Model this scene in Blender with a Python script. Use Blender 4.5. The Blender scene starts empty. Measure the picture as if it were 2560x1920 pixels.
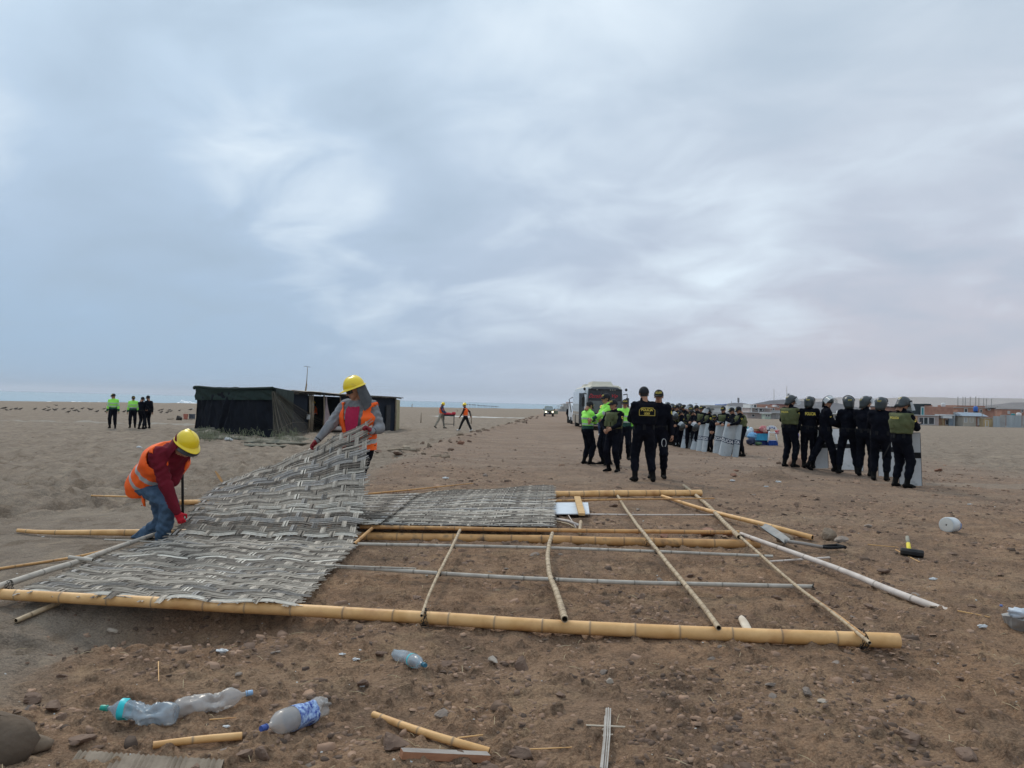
import bpy, math, random
import numpy as np
from math import radians as R
from mathutils import Matrix, Vector
random.seed(7); rng = np.random.default_rng(11)
scene = bpy.context.scene
col = scene.collection
# ------------------------------------------------------------------ camera
FPX = 1923.0
EYE = np.array([0.0, 0.0, 1.6])
PITCH, ROLL = math.atan(47.4/FPX), math.atan(.0245)
_r = np.array([1., 0, 0]); _f = np.array([0, math.cos(PITCH), math.sin(PITCH)]); _u = np.array([0, -math.sin(PITCH), math.cos(PITCH)])
CR = _r*math.cos(ROLL)+_u*math.sin(ROLL); CU = _u*math.cos(ROLL)-_r*math.sin(ROLL); CF = _f
cd = bpy.data.cameras.new('camera'); cam = bpy.data.objects.new('camera', cd); col.objects.link(cam)
cd.sensor_width = 36; cd.sensor_fit = 'HORIZONTAL'; cd.lens = 36*FPX/2560; cd.clip_start = .05; cd.clip_end = 30000
M = Matrix.Identity(4)
for i in range(3):
    M[i][0] = CR[i]; M[i][1] = CU[i]; M[i][2] = -CF[i]; M[i][3] = EYE[i]
cam.matrix_world = M
scene.camera = cam
# ------------------------------------------------------------------ world: overcast sky
SUN_EL, SUN_AZ = R(44), R(-28)
w = bpy.data.worlds.new('World'); scene.world = w; w.use_nodes = True
nt = w.node_tree; N = nt.nodes; L = nt.links; N.clear()
def nd(t, nt=nt, **k):
    n = nt.nodes.new(t)
    for a, b in k.items():
        if a in ('operation', 'blend_type', 'data_type', 'sky_type', 'sun_disc', 'sun_elevation', 'sun_rotation', 'noise_dimensions', 'feature', 'clamp', 'interpolation_type', 'air_density', 'dust_density', 'use_clamp'): setattr(n, a, b)
        else: n.inputs[a].default_value = b
    return n
def wmath(op, a, b=None, c=None):
    n = N.new('ShaderNodeMath'); n.operation = op
    for i, v in enumerate((a, b, c)):
        if v is None: continue
        if isinstance(v, (int, float)): n.inputs[i].default_value = v
        else: L.new(v, n.inputs[i])
    return n.outputs[0]
def wmix(f, a, b, bt='MIX'):
    n = N.new('ShaderNodeMix'); n.data_type = 'RGBA'; n.blend_type = bt
    for i, v in ((0, f), (6, a), (7, b)):
        if isinstance(v, (int, float)): n.inputs[i].default_value = v
        elif isinstance(v, tuple): n.inputs[i].default_value = (*v, 1)
        else: L.new(v, n.inputs[i])
    return n.outputs[2]
def wss(x, a, b):
    n = N.new('ShaderNodeMapRange'); n.interpolation_type = 'SMOOTHSTEP'
    L.new(x, n.inputs[0]); n.inputs[1].default_value = a; n.inputs[2].default_value = b
    return n.outputs[0]
tc = N.new('ShaderNodeTexCoord'); sx = N.new('ShaderNodeSeparateXYZ'); L.new(tc.outputs['Generated'], sx.inputs[0])
dx, dy, dz = sx.outputs
zc = wmath('MAXIMUM', dz, 0.0)
inv = wmath('DIVIDE', 1.0, wmath('ADD', zc, 0.26))
cx = N.new('ShaderNodeCombineXYZ')
# cloud layer as a plane far overhead, streets running away to the right
L.new(wmath('MULTIPLY', wmath('ADD', wmath('MULTIPLY', dx, .95), wmath('MULTIPLY', dy, -.30)), inv), cx.inputs[0])
L.new(wmath('MULTIPLY', wmath('ADD', wmath('MULTIPLY', dy, 1.12), wmath('MULTIPLY', dx, .50)), inv), cx.inputs[1])
n1 = nd('ShaderNodeTexNoise', Scale=1.35, Detail=7.0, Roughness=.47, Distortion=.4); L.new(cx.outputs[0], n1.inputs['Vector'])
mp = N.new('ShaderNodeMapping'); mp.inputs['Location'].default_value = (7.3, 2.1, 3.3); mp.inputs['Scale'].default_value = (.45, .8, 1); L.new(cx.outputs[0], mp.inputs[0])
n2 = nd('ShaderNodeTexNoise', Scale=.9, Detail=2.0, Roughness=.4); L.new(mp.outputs[0], n2.inputs['Vector'])
mp3 = N.new('ShaderNodeMapping'); mp3.inputs['Location'].default_value = (1.3, 5.1, 0); L.new(cx.outputs[0], mp3.inputs[0])
n3 = nd('ShaderNodeTexNoise', Scale=3.4, Detail=8.0, Roughness=.52, Distortion=.55); L.new(mp3.outputs[0], n3.inputs['Vector'])
side = wss(dx, -.45, .55)
hor = wmix(side, (.34, .495, .68), (.61, .59, .655))
mid = wmix(side, (.44, .57, .735), (.545, .595, .70))
top = wmix(side, (.59, .735, .885), (.625, .72, .82))
base = wmix(wss(zc, 0.0, .22), hor, mid)
base = wmix(wss(zc, .12, .50), base, top)
cl = wmath('ADD', wmath('MULTIPLY', wmath('SUBTRACT', n1.outputs[0], .5), 1.5), wmath('MULTIPLY', wmath('SUBTRACT', n2.outputs[0], .5), 1.3))
cl = wmath('ADD', cl, wmath('MULTIPLY', wmath('SUBTRACT', n3.outputs[0], .5), 1.0))
def lobe(px, py, rad, gain):
    d = CF*FPX+CR*(px-1280)+CU*(960-py); d = d/np.linalg.norm(d)
    dp = N.new('ShaderNodeVectorMath'); dp.operation = 'DOT_PRODUCT'; L.new(tc.outputs['Generated'], dp.inputs[0]); dp.inputs[1].default_value = tuple(d)
    v = wss(dp.outputs['Value'], math.cos(rad), 1.0)
    return wmath('MULTIPLY', v, gain)
warp = wmath('ADD', -.35, wmath('MULTIPLY', wmath('ADD', n3.outputs[0], n1.outputs[0]), 1.35))
lb = None
for px, py, rad, g in ((600, 410, .11, .42), (760, 450, .13, .5), (900, 500, .10, .3), (1420, 180, .26, .4), (1700, 540, .15, .3), (1850, 620, .15, .22), (1300, 60, .2, .2), (950, 380, .13, -.3), (1080, 430, .1, -.2), (60, 420, .2, -.18), (480, 620, .2, -.2), (1950, 190, .14, -.28), (1560, 640, .13, -.25), (200, 110, .10, -.25), (330, 230, .10, -.22)):
    q = lobe(px, py, rad, g); lb = q if lb is None else wmath('ADD', lb, q)
cl = wmath('ADD', wmath('MULTIPLY', cl, 1.6), wmath('MULTIPLY', lb, wmath('MULTIPLY', warp, .8)))
fade = wss(zc, .0, .14)
cl = wmath('MULTIPLY', cl, wmath('ADD', wmath('MULTIPLY', fade, .85), .15))
brt = wmath('MAXIMUM', cl, 0.0); drk = wmath('MAXIMUM', wmath('MULTIPLY', cl, -1.0), 0.0)
c = wmix(wmath('MINIMUM', wmath('MULTIPLY', brt, 1.0), 1.0), base, (.78, .89, .99))
c = wmix(wmath('MINIMUM', wmath('MULTIPLY', drk, .85), 1.0), c, (.365, .475, .60))
# the overcast deck is brightest overhead, beyond the top of the frame
gain = wmath('ADD', 1.0, wmath('MULTIPLY', wss(zc, .45, 1.0), .45))
cg = N.new('ShaderNodeVectorMath'); cg.operation = 'SCALE'; L.new(c, cg.inputs[0]); L.new(gain, cg.inputs['Scale'])
sky = N.new('ShaderNodeTexSky'); sky.sky_type = 'NISHITA'; sky.sun_disc = False; sky.sun_elevation = SUN_EL; sky.sun_rotation = SUN_AZ
b1 = N.new('ShaderNodeBackground'); b1.inputs[1].default_value = .05; L.new(sky.outputs[0], b1.inputs[0])
b2 = N.new('ShaderNodeBackground'); b2.inputs[1].default_value = 1.04; L.new(cg.outputs[0], b2.inputs[0])
mx = N.new('ShaderNodeMixShader'); mx.inputs[0].default_value = .94; L.new(b1.outputs[0], mx.inputs[1]); L.new(b2.outputs[0], mx.inputs[2])
wo = N.new('ShaderNodeOutputWorld'); L.new(mx.outputs[0], wo.inputs[0])
# ------------------------------------------------------------------ sun behind the cloud
sd = bpy.data.lights.new('sun', 'SUN'); sd.energy = 1.5; sd.angle = R(14); sd.color = (1, .92, .80)
so = bpy.data.objects.new('sun', sd); col.objects.link(so)
sdir = Vector((math.sin(SUN_AZ)*math.cos(SUN_EL), math.cos(SUN_AZ)*math.cos(SUN_EL), math.sin(SUN_EL)))
so.rotation_euler = sdir.to_track_quat('Z', 'Y').to_euler(); so.location = (0, 0, 60)
scene.view_settings.view_transform = 'Standard'; scene.view_settings.look = 'None'; scene.view_settings.gamma = 1; scene.view_settings.exposure = 0.0
scene.view_settings.use_curve_mapping = False
scene.render.engine = 'CYCLES'
scene.cycles.max_bounces = 5; scene.cycles.transparent_max_bounces = 12; scene.cycles.volume_bounces = 0
# ------------------------------------------------------------------ noise and terrain
def _h(ix, iy, s): 
    v = np.sin(ix*127.1+iy*311.7+s*74.7)*43758.5453
    return v-np.floor(v)
def vn(x, y, s=0):
    x = np.asarray(x, float); y = np.asarray(y, float)
    ix = np.floor(x); iy = np.floor(y); fx = x-ix; fy = y-iy
    fx = fx*fx*fx*(fx*(fx*6-15)+10); fy = fy*fy*fy*(fy*(fy*6-15)+10)
    a = _h(ix, iy, s); b = _h(ix+1, iy, s); c_ = _h(ix, iy+1, s); d = _h(ix+1, iy+1, s)
    return (a+(b-a)*fx)*(1-fy)+(c_+(d-c_)*fx)*fy
def fbm(x, y, o=4, s=0, g=.5):
    t = 0; a = 1; n = 0
    for i in range(o):
        t = t+a*vn(x*2**i*1.0+i*3.7, y*2**i+i*1.9, s+i); n += a; a *= g
    return t/n-.5
def sst(x, a, b):
    t = np.clip((x-a)/(b-a), 0, 1); return t*t*(3-2*t)
def xleft(y): return np.interp(y, [0, 3.5, 4.0, 5.4, 9, 20, 28, 41, 58, 100, 146, 400, 900], [-9, -3.6, -2.55, -2.65, -2.7, -2.9, -3.1, -2.1, -.6, 2, 4.6, 20, 60])
def xright(y): return np.interp(y, [0, 8, 14, 45, 146, 400], [40, 30, 14.5, 13.5, 16, 40])
SHX = [-6000, -300, -128, -103, -45, 0, 30, 60, 100, 200, 500]; SHY = [-5000, -30, 192, 250, 312, 357, 430, 520, 800, 1700, 9000]
def shore(x): return np.interp(x, SHX, SHY)
DIPS = [(-2.45, 5.5, .75, .33, -.28), (-3.0, 5.2, .5, .4, -.10), (-2.2, 4.75, .6, .3, .05), (5.6, 16.6, .5, .3, .26), (7.2, 19.5, 1.6, .5, .10), (-.15, .2, .1, .1, 0), (3.45, 8.75, .55, .25, .06), (3.3, 5.9, .35, .3, .06), (2.9, 4.6, .5, .3, .03)]
def Hm(x, y):
    x = np.asarray(x, float); y = np.asarray(y, float); r = np.hypot(x, y)
    road = np.interp(r, [0, 9, 14, 20, 30, 57, 142, 400, 9000], [0, 0, .1, .06, -.03, -.1, -.7, -1.2, -1.2])
    sl = np.interp(r, [0, 5, 9, 20, 34, 55, 120, 190, 9000], [0, 0, -.02, -.1, -.12, -.3, -.6, -1., -1.1])
    sr = np.interp(r, [0, 15, 45, 190, 300, 9000], [0, 0.02, -.2, -1.2, -1.3, -1.3])
    ml = sst(x-xleft(y), -.7, .5); mr = sst(x-xright(y), -2, 3)
    h = sl*(1-ml)+(road*(1-mr)+sr*mr)*ml
    d = y-shore(x)
    return h-2.2*sst(d, -2, 30), ml*(1-mr)
def H(x, y):
    h, dirt = Hm(x, y); x = np.asarray(x, float); y = np.asarray(y, float)
    r = np.hypot(x, y); nr = np.exp(-r/30.); s1 = (1-dirt)*(1-.92*sst(x, -6.6, -5.8)*(1-sst(x, -1.3, -.7))*sst(y, 5.2, 5.7)*(1-sst(y, 10.2, 11)))
    h = h+fbm(x/9, y/9, 3, 5)*.20*(1-np.exp(-r/14.))
    h = h+fbm(x/1.5, y/1.5, 3, 9)*(.05+.09*s1)*(.25+.75*np.exp(-r/60.))
    # trodden sand: soft hollows with sharper rims
    q = vn(x/.42+vn(x/1.3, y/1.3, 4)*2, y/.42, 21); h = h+s1*np.exp(-r/45.)*(np.abs(q-.5)*-.42+.10)
    q = vn(x/.19, y/.19, 31); h = h+s1*nr*(np.abs(q-.5)*-.15+.03)
    # broken dirt: low ridges, clods and ruts along the track
    h = h+dirt*nr*(fbm(x/.45, y/.45, 4, 41, .6)*.13)
    cl = fbm(x/.09, y/.09, 3, 51, .65); h = h+dirt*nr*np.maximum(cl-.03, 0)*.16
    cr = sst(fbm(x/.5, y/.5, 2, 88), .08, .22); pl = fbm(x/.055+fbm(x/.2, y/.2, 2, 3)*3, y/.055, 2, 57, .6); h = h+dirt*nr*cr*np.abs(pl)*.05
    rut = np.exp(-((x-(4.4-.012*y)))**2/.12)+np.exp(-((x-(2.3-.01*y)))**2/.1)
    h = h-dirt*rut*.05*sst(y, 11, 16)
    rut2 = np.sin((x*.55+y*.9)*2.6+vn(x/2, y/2, 3)*3); h = h+s1*.018*rut2*np.exp(-r/40.)
    q = vn(x/1.1+vn(x/3, y/3, 14)*2, y/.7, 91); h = h+s1*np.exp(-r/90.)*(1-np.exp(-r/9.))*(np.abs(q-.5)*-.46+.10)
    h = h+s1*np.exp(-r/30.)*fbm(x/.33, y/.2, 3, 97, .6)*.10
    xt = np.interp(y, [8, 10.3, 18, 29, 45], [-8.6, -6.9, -5.4, -3.4, -.6]); tw_ = (1-.85*dirt)*sst(y, 8, 9.5)*(1-sst(y, 50, 70))
    for o_ in (-.75, .75):
        u_ = (x-xt-o_)/.19; e_ = np.exp(-u_**4); h = h-tw_*(.055*e_-.04*np.exp(-(np.abs(u_)-1.35)**2*6)-.022*e_*np.sin(y*15+np.abs(u_)*3))
    bm = np.exp(-((x-xleft(y)-.4)/.55)**2)*sst(y, 18, 30)*(1-sst(y, 120, 140)); h = h+bm*(.10+.25*np.maximum(fbm(x/.8, y/.8, 3, 71), 0))
    for a, b, sx_, sy_, g in DIPS: h = h+g*np.exp(-((x-a)/sx_)**2-((y-b)/sy_)**2)
    return h
def ray(px, py):
    d = CF*FPX+CR*(px-1280)+CU*(960-py); return d/d[1]           # per metre of y
def atY(px, py, Y): return EYE+ray(px, py)*Y
def at(px, py, dz=0.0):
    """point where the view ray meets the terrain raised by dz"""
    d = ray(px, py); t = np.geomspace(2.2, 900, 1600); P = EYE+d[None, :]*t[:, None]
    g = P[:, 2]-(H(P[:, 0], P[:, 1])+dz); k = np.argmax(g < 0)
    if not (g < 0).any(): k = len(t)-1
    a, b = t[max(k-1, 0)], t[k]
    for _ in range(18):
        m = (a+b)/2; p = EYE+d*m
        if p[2] < H(p[0], p[1])+dz: b = m
        else: a = m
    return EYE+d*b
def atz(px, py, z):
    d = ray(px, py); return EYE+d*((z-EYE[2])/d[2])
def gz(x, y): return float(H(x, y))
# ------------------------------------------------------------------ materials
_mats = {}
def pm(name, c1, c2=None, scale=6., rough=.8, bump=0., bscale=None, metal=0., spec=.3, detail=4., stretch=None, tone=None, alpha=None, coat=0., trans=0., dirt=None, emis=None):
    """procedural material: two colours mixed by noise, fine relief, optional per-vertex tone"""
    if name in _mats: return _mats[name]
    m = bpy.data.materials.new(name); m.use_nodes = True; t = m.node_tree; b = t.nodes['Principled BSDF']
    c2 = c2 or tuple(min(1, x*1.25) for x in c1)
    tcn = t.nodes.new('ShaderNodeTexCoord'); mpn = t.nodes.new('ShaderNodeMapping'); t.links.new(tcn.outputs['Object'], mpn.inputs[0])
    if stretch: mpn.inputs['Scale'].default_value = stretch
    n = t.nodes.new('ShaderNodeTexNoise'); n.inputs['Scale'].default_value = scale; n.inputs['Detail'].default_value = detail; n.inputs['Roughness'].default_value = .6
    t.links.new(mpn.outputs[0], n.inputs['Vector'])
    rp = t.nodes.new('ShaderNodeValToRGB'); rp.color_ramp.elements[0].position = .32; rp.color_ramp.elements[1].position = .68
    rp.color_ramp.elements[0].color = (*c1, 1); rp.color_ramp.elements[1].color = (*c2, 1); t.links.new(n.outputs[0], rp.inputs[0])
    out = rp.outputs[0]
    if dirt:
        n5 = t.nodes.new('ShaderNodeTexNoise'); n5.inputs['Scale'].default_value = dirt[1]; n5.inputs['Detail'].default_value = 5
        t.links.new(tcn.outputs['Object'], n5.inputs['Vector'])
        mr = t.nodes.new('ShaderNodeMapRange'); t.links.new(n5.outputs[0], mr.inputs[0]); mr.inputs[1].default_value = dirt[2]; mr.inputs[2].default_value = dirt[2]+.2
        mm = t.nodes.new('ShaderNodeMix'); mm.data_type = 'RGBA'; t.links.new(mr.outputs[0], mm.inputs[0]); t.links.new(out, mm.inputs[6]); mm.inputs[7].default_value = (*dirt[0], 1); out = mm.outputs[2]
    if tone:
        at_ = t.nodes.new('ShaderNodeAttribute'); at_.attribute_name = 'tone'
        mm = t.nodes.new('ShaderNodeMix'); mm.data_type = 'RGBA'; mm.blend_type = 'MIX'; t.links.new(at_.outputs['Fac'], mm.inputs[0])
        mu = t.nodes.new('ShaderNodeMix'); mu.data_type = 'RGBA'; mu.blend_type = 'MULTIPLY'; mu.inputs[0].default_value = 1
        t.links.new(out, mu.inputs[6]); mu.inputs[7].default_value = (*tone, 1)
        t.links.new(out, mm.inputs[6]); t.links.new(mu.outputs[2], mm.inputs[7]); out = mm.outputs[2]
    t.links.new(out, b.inputs['Base Color'])
    b.inputs['Roughness'].default_value = rough; b.inputs['Metallic'].default_value = metal; b.inputs['Specular IOR Level'].default_value = spec
    b.inputs['Coat Weight'].default_value = coat
    if trans: b.inputs['Transmission Weight'].default_value = trans
    if alpha is not None: b.inputs['Alpha'].default_value = alpha
    if emis: b.inputs['Emission Color'].default_value = (*emis[0], 1); b.inputs['Emission Strength'].default_value = emis[1]
    if bump:
        n2_ = t.nodes.new('ShaderNodeTexNoise'); n2_.inputs['Scale'].default_value = bscale or scale*4; n2_.inputs['Detail'].default_value = 5
        t.links.new(mpn.outputs[0], n2_.inputs['Vector'])
        bp = t.nodes.new('ShaderNodeBump'); bp.inputs['Strength'].default_value = .8; bp.inputs['Distance'].default_value = bump
        t.links.new(n2_.outputs[0], bp.inputs['Height']); t.links.new(bp.outputs[0], b.inputs['Normal'])
    _mats[name] = m; return m
# ------------------------------------------------------------------ objects
def tag(o, label=None, cat=None, group=None, kind=None):
    if label: o['label'] = label
    if cat: o['category'] = cat
    if group: o['group'] = group
    if kind: o['kind'] = kind
    return o
def thing(name, label, cat, loc, group=None):
    o = bpy.data.objects.new(name, None); col.objects.link(o); o.location = tuple(float(v) for v in loc); o.empty_display_size = .2
    return tag(o, label, cat, group)
def rootloc(p):
    while p.parent: p = p.parent
    return np.array(p.location)
def mesh_obj(name, V, F, mats, parent=None, mi=None, smooth=True, tone=None, local=False):
    V = np.asarray(V, float)
    me = bpy.data.meshes.new(name)
    if parent is not None and not local: V = V-rootloc(parent)
    if isinstance(F, np.ndarray) and F.ndim == 2:
        k = F.shape[1]; me.vertices.add(len(V)); me.vertices.foreach_set('co', V.astype(np.float32).ravel())
        me.loops.add(F.size); me.loops.foreach_set('vertex_index', F.astype(np.int32).ravel())
        me.polygons.add(len(F)); me.polygons.foreach_set('loop_start', np.arange(0, F.size, k, dtype=np.int32))
        me.polygons.foreach_set('loop_total', np.full(len(F), k, dtype=np.int32)); me.update(calc_edges=True)
    else:
        me.from_pydata(V.tolist(), [], [list(map(int, f)) for f in F])
    if not isinstance(mats, (list, tuple)): mats = [mats]
    for m in mats: me.materials.append(m)
    if mi is not None: me.polygons.foreach_set('material_index', np.asarray(mi, np.int32))
    if smooth: me.polygons.foreach_set('use_smooth', np.ones(len(me.polygons), bool))
    if tone is not None:
        a = me.attributes.new('tone', 'FLOAT', 'POINT'); a.data.foreach_set('value', np.asarray(tone, np.float32))
    me.validate(); me.update()
    o = bpy.data.objects.new(name, me); col.objects.link(o)
    if parent is not None: o.parent = parent
    return o
class MB:
    """collects shapes; build() links them as ONE mesh object"""
    def __init__(s): s.V = []; s.F = []; s.M = []; s.T = []; s.n = 0
    def add(s, V, F, m=0, t=0.):
        V = np.asarray(V, float); s.V.append(V); s.F += [[int(i)+s.n for i in f] for f in F]; s.M += [m]*len(F) if np.isscalar(m) else list(m)
        s.T.append(np.full(len(V), t) if np.isscalar(t) else np.asarray(t)); s.n += len(V); return s
    def box(s, c, size, rot=None, m=0, t=0., taper=None):
        c = np.asarray(c, float); h = np.asarray(size, float)/2
        V = np.array([[x, y, z] for z in (-1, 1) for y in (-1, 1) for x in (-1, 1)], float)*h
        if taper: V[4:, :2] *= taper
        if rot is not None: V = V@np.asarray(rot).T
        return s.add(V+c, [[0, 2, 3, 1], [4, 5, 7, 6], [0, 1, 5, 4], [2, 6, 7, 3], [0, 4, 6, 2], [1, 3, 7, 5]], m, t)
    def tube(s, P, r, n=8, cap=True, m=0, t=0., closed=False):
        P = np.asarray(P, float); k = len(P); r = np.full(k, r) if np.isscalar(r) else np.asarray(r, float)
        T = np.gradient(P, axis=0); T /= np.linalg.norm(T, axis=1)[:, None]+1e-12
        up = np.array([0, 0, 1.]) if abs(T[0][2]) < .9 else np.array([1., 0, 0])
        A = np.cross(T, up); A /= np.linalg.norm(A, axis=1)[:, None]+1e-12; B = np.cross(A, T)
        an = np.arange(n)/n*2*np.pi
        V = (P[:, None, :]+r[:, None, None]*(np.cos(an)[None, :, None]*A[:, None, :]+np.sin(an)[None, :, None]*B[:, None, :])).reshape(-1, 3)
        F = [[i*n+j, (i+1)*n+j, (i+1)*n+(j+1) % n, i*n+(j+1) % n] for i in range(k-1) for j in range(n)]
        if cap: F += [list(range(n)), [(k-1)*n+j for j in range(n)][::-1]]
        tt = t if np.isscalar(t) else np.repeat(np.asarray(t), n)
        return s.add(V, F, m, tt)
    def grid(s, G, m=0, t=0., wrap=False, flip=False):
        G = np.asarray(G, float); a, b = G.shape[:2]; F = []
        for i in range(a-1):
            for j in range(b if wrap else b-1):
                q = [i*b+j, i*b+(j+1) % b, (i+1)*b+(j+1) % b, (i+1)*b+j]; F.append(q[::-1] if flip else q)
        return s.add(G.reshape(-1, 3), F, m, t if np.isscalar(t) else np.asarray(t).ravel())
    def prism(s, pts, z0, z1, m=0, t=0., M_=None):
        n = len(pts); V = np.array([[p[0], p[1], z0] for p in pts]+[[p[0], p[1], z1] for p in pts], float)
        if M_ is not None: V = V@np.asarray(M_)[:3, :3].T+np.asarray(M_)[:3, 3]
        return s.add(V, [list(range(n))[::-1], [n+i for i in range(n)]]+[[i, (i+1) % n, n+(i+1) % n, n+i] for i in range(n)], m, t)
    def ell(s, c, r, nu=12, nv=8, rot=None, m=0, t=0., noise=0., seed=0):
        u = np.arange(nu)/nu*2*np.pi; v = np.linspace(0.02, np.pi-.02, nv)
        G = np.stack([np.sin(v)[:, None]*np.cos(u), np.sin(v)[:, None]*np.sin(u), np.cos(v)[:, None]*np.ones(nu)], -1)
        if noise:
            q = G.reshape(-1, 3); k = 1+noise*(np.sin(q[:, 0]*5+seed)+np.sin(q[:, 1]*6+seed*2)+np.sin(q[:, 2]*7+seed*3)+np.sin(q[:, 0]*9+q[:, 1]*8+seed))/2
            G = (q*k[:, None]).reshape(G.shape)
        G = G*np.asarray(r, float)
        if rot is not None: G = G@np.asarray(rot).T
        return s.grid(G+np.asarray(c, float), m, t, wrap=True, flip=True)
    def build(s, name, mats, parent=None, smooth=False, local=False):
        V = np.concatenate(s.V); return mesh_obj(name, V, s.F, mats, parent, s.M, smooth, np.concatenate(s.T), local)
def rotz(a): return np.array([[math.cos(a), -math.sin(a), 0], [math.sin(a), math.cos(a), 0], [0, 0, 1]])
def rotx(a): return np.array([[1, 0, 0], [0, math.cos(a), -math.sin(a)], [0, math.sin(a), math.cos(a)]])
def roty(a): return np.array([[math.cos(a), 0, math.sin(a)], [0, 1, 0], [-math.sin(a), 0, math.cos(a)]])
def nrm(v): v = np.asarray(v, float); return v/(np.linalg.norm(v)+1e-12)
def catmull(P, k):
    P = np.asarray(P, float); n = len(P); Q = np.vstack([2*P[0]-P[1], P, 2*P[-1]-P[-2]]); out = []
    for i in range(n-1):
        a, b, c_, d = Q[i], Q[i+1], Q[i+2], Q[i+3]
        for t in np.linspace(0, 1, k, endpoint=(i == n-2)):
            out.append(.5*((2*b)+(-a+c_)*t+(2*a-5*b+4*c_-d)*t*t+(-a+3*b-3*c_+d)*t**3))
    return np.array(out)
_txt = {}
def text_geo(s, bold=0.0):
    """flat lettering, unit height, centred: (verts xy, faces)"""
    if (s, bold) in _txt: return _txt[(s, bold)]
    cu = bpy.data.curves.new('t', 'FONT'); cu.body = s; cu.size = 1.4; cu.offset = bold; cu.resolution_u = 3; cu.align_x = 'CENTER'; cu.align_y = 'CENTER'
    o = bpy.data.objects.new('t', cu); me = o.to_mesh()
    V = np.array([v.co[:] for v in me.vertices])[:, :2]; F = [list(p.vertices) for p in me.polygons]
    o.to_mesh_clear(); bpy.data.objects.remove(o); bpy.data.curves.remove(cu)
    V = V-(V.max(0)+V.min(0))/2; V /= max(V[:, 1].max()-V[:, 1].min(), 1e-6)
    _txt[(s, bold)] = (V, F); return V, F
# ================================================================== GROUND
def ground():
    # rows spaced to the pixel near the lens, columns dense in front; heights come from the world-space terrain function
    ys = [2.0]
    while ys[-1] < 9000: ys.append(ys[-1]+min(max(.014, ys[-1]**2/1230*.85), ys[-1]*.035))
    rr = np.array([.4, 1., 1.5]+ys)
    fr = np.linspace(R(-44), R(44), 900); sd_ = np.linspace(R(44), R(316), 120)[1:-1]
    th = np.concatenate([fr, sd_]); nr_, nt_ = len(rr), len(th)
    X = rr[:, None]*np.sin(th)[None, :]; Y = rr[:, None]*np.cos(th)[None, :]
    Z = H(X, Y); V = np.stack([X, Y, Z], -1).reshape(-1, 3)
    i = np.arange(nr_-1)[:, None]*nt_; j = np.arange(nt_)[None, :]; j2 = (j+1) % nt_
    F = np.stack([i+j, i+nt_+j, i+nt_+j2, i+j2], -1).reshape(-1, 4)
    F = F[:, ::-1]
    _, dirt = Hm(X, Y)
    edge = fbm(X/1.2, Y/1.2, 3, 61)*.9
    dm = sst(X-xleft(Y)+edge, -.35, .45)*(1-sst(X-xright(Y)+edge*3, -3, 3))
    o = mesh_obj('ground', V, F, ground_mat(), tone=dm.ravel()); tag(o, kind='structure')
    return o
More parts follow.
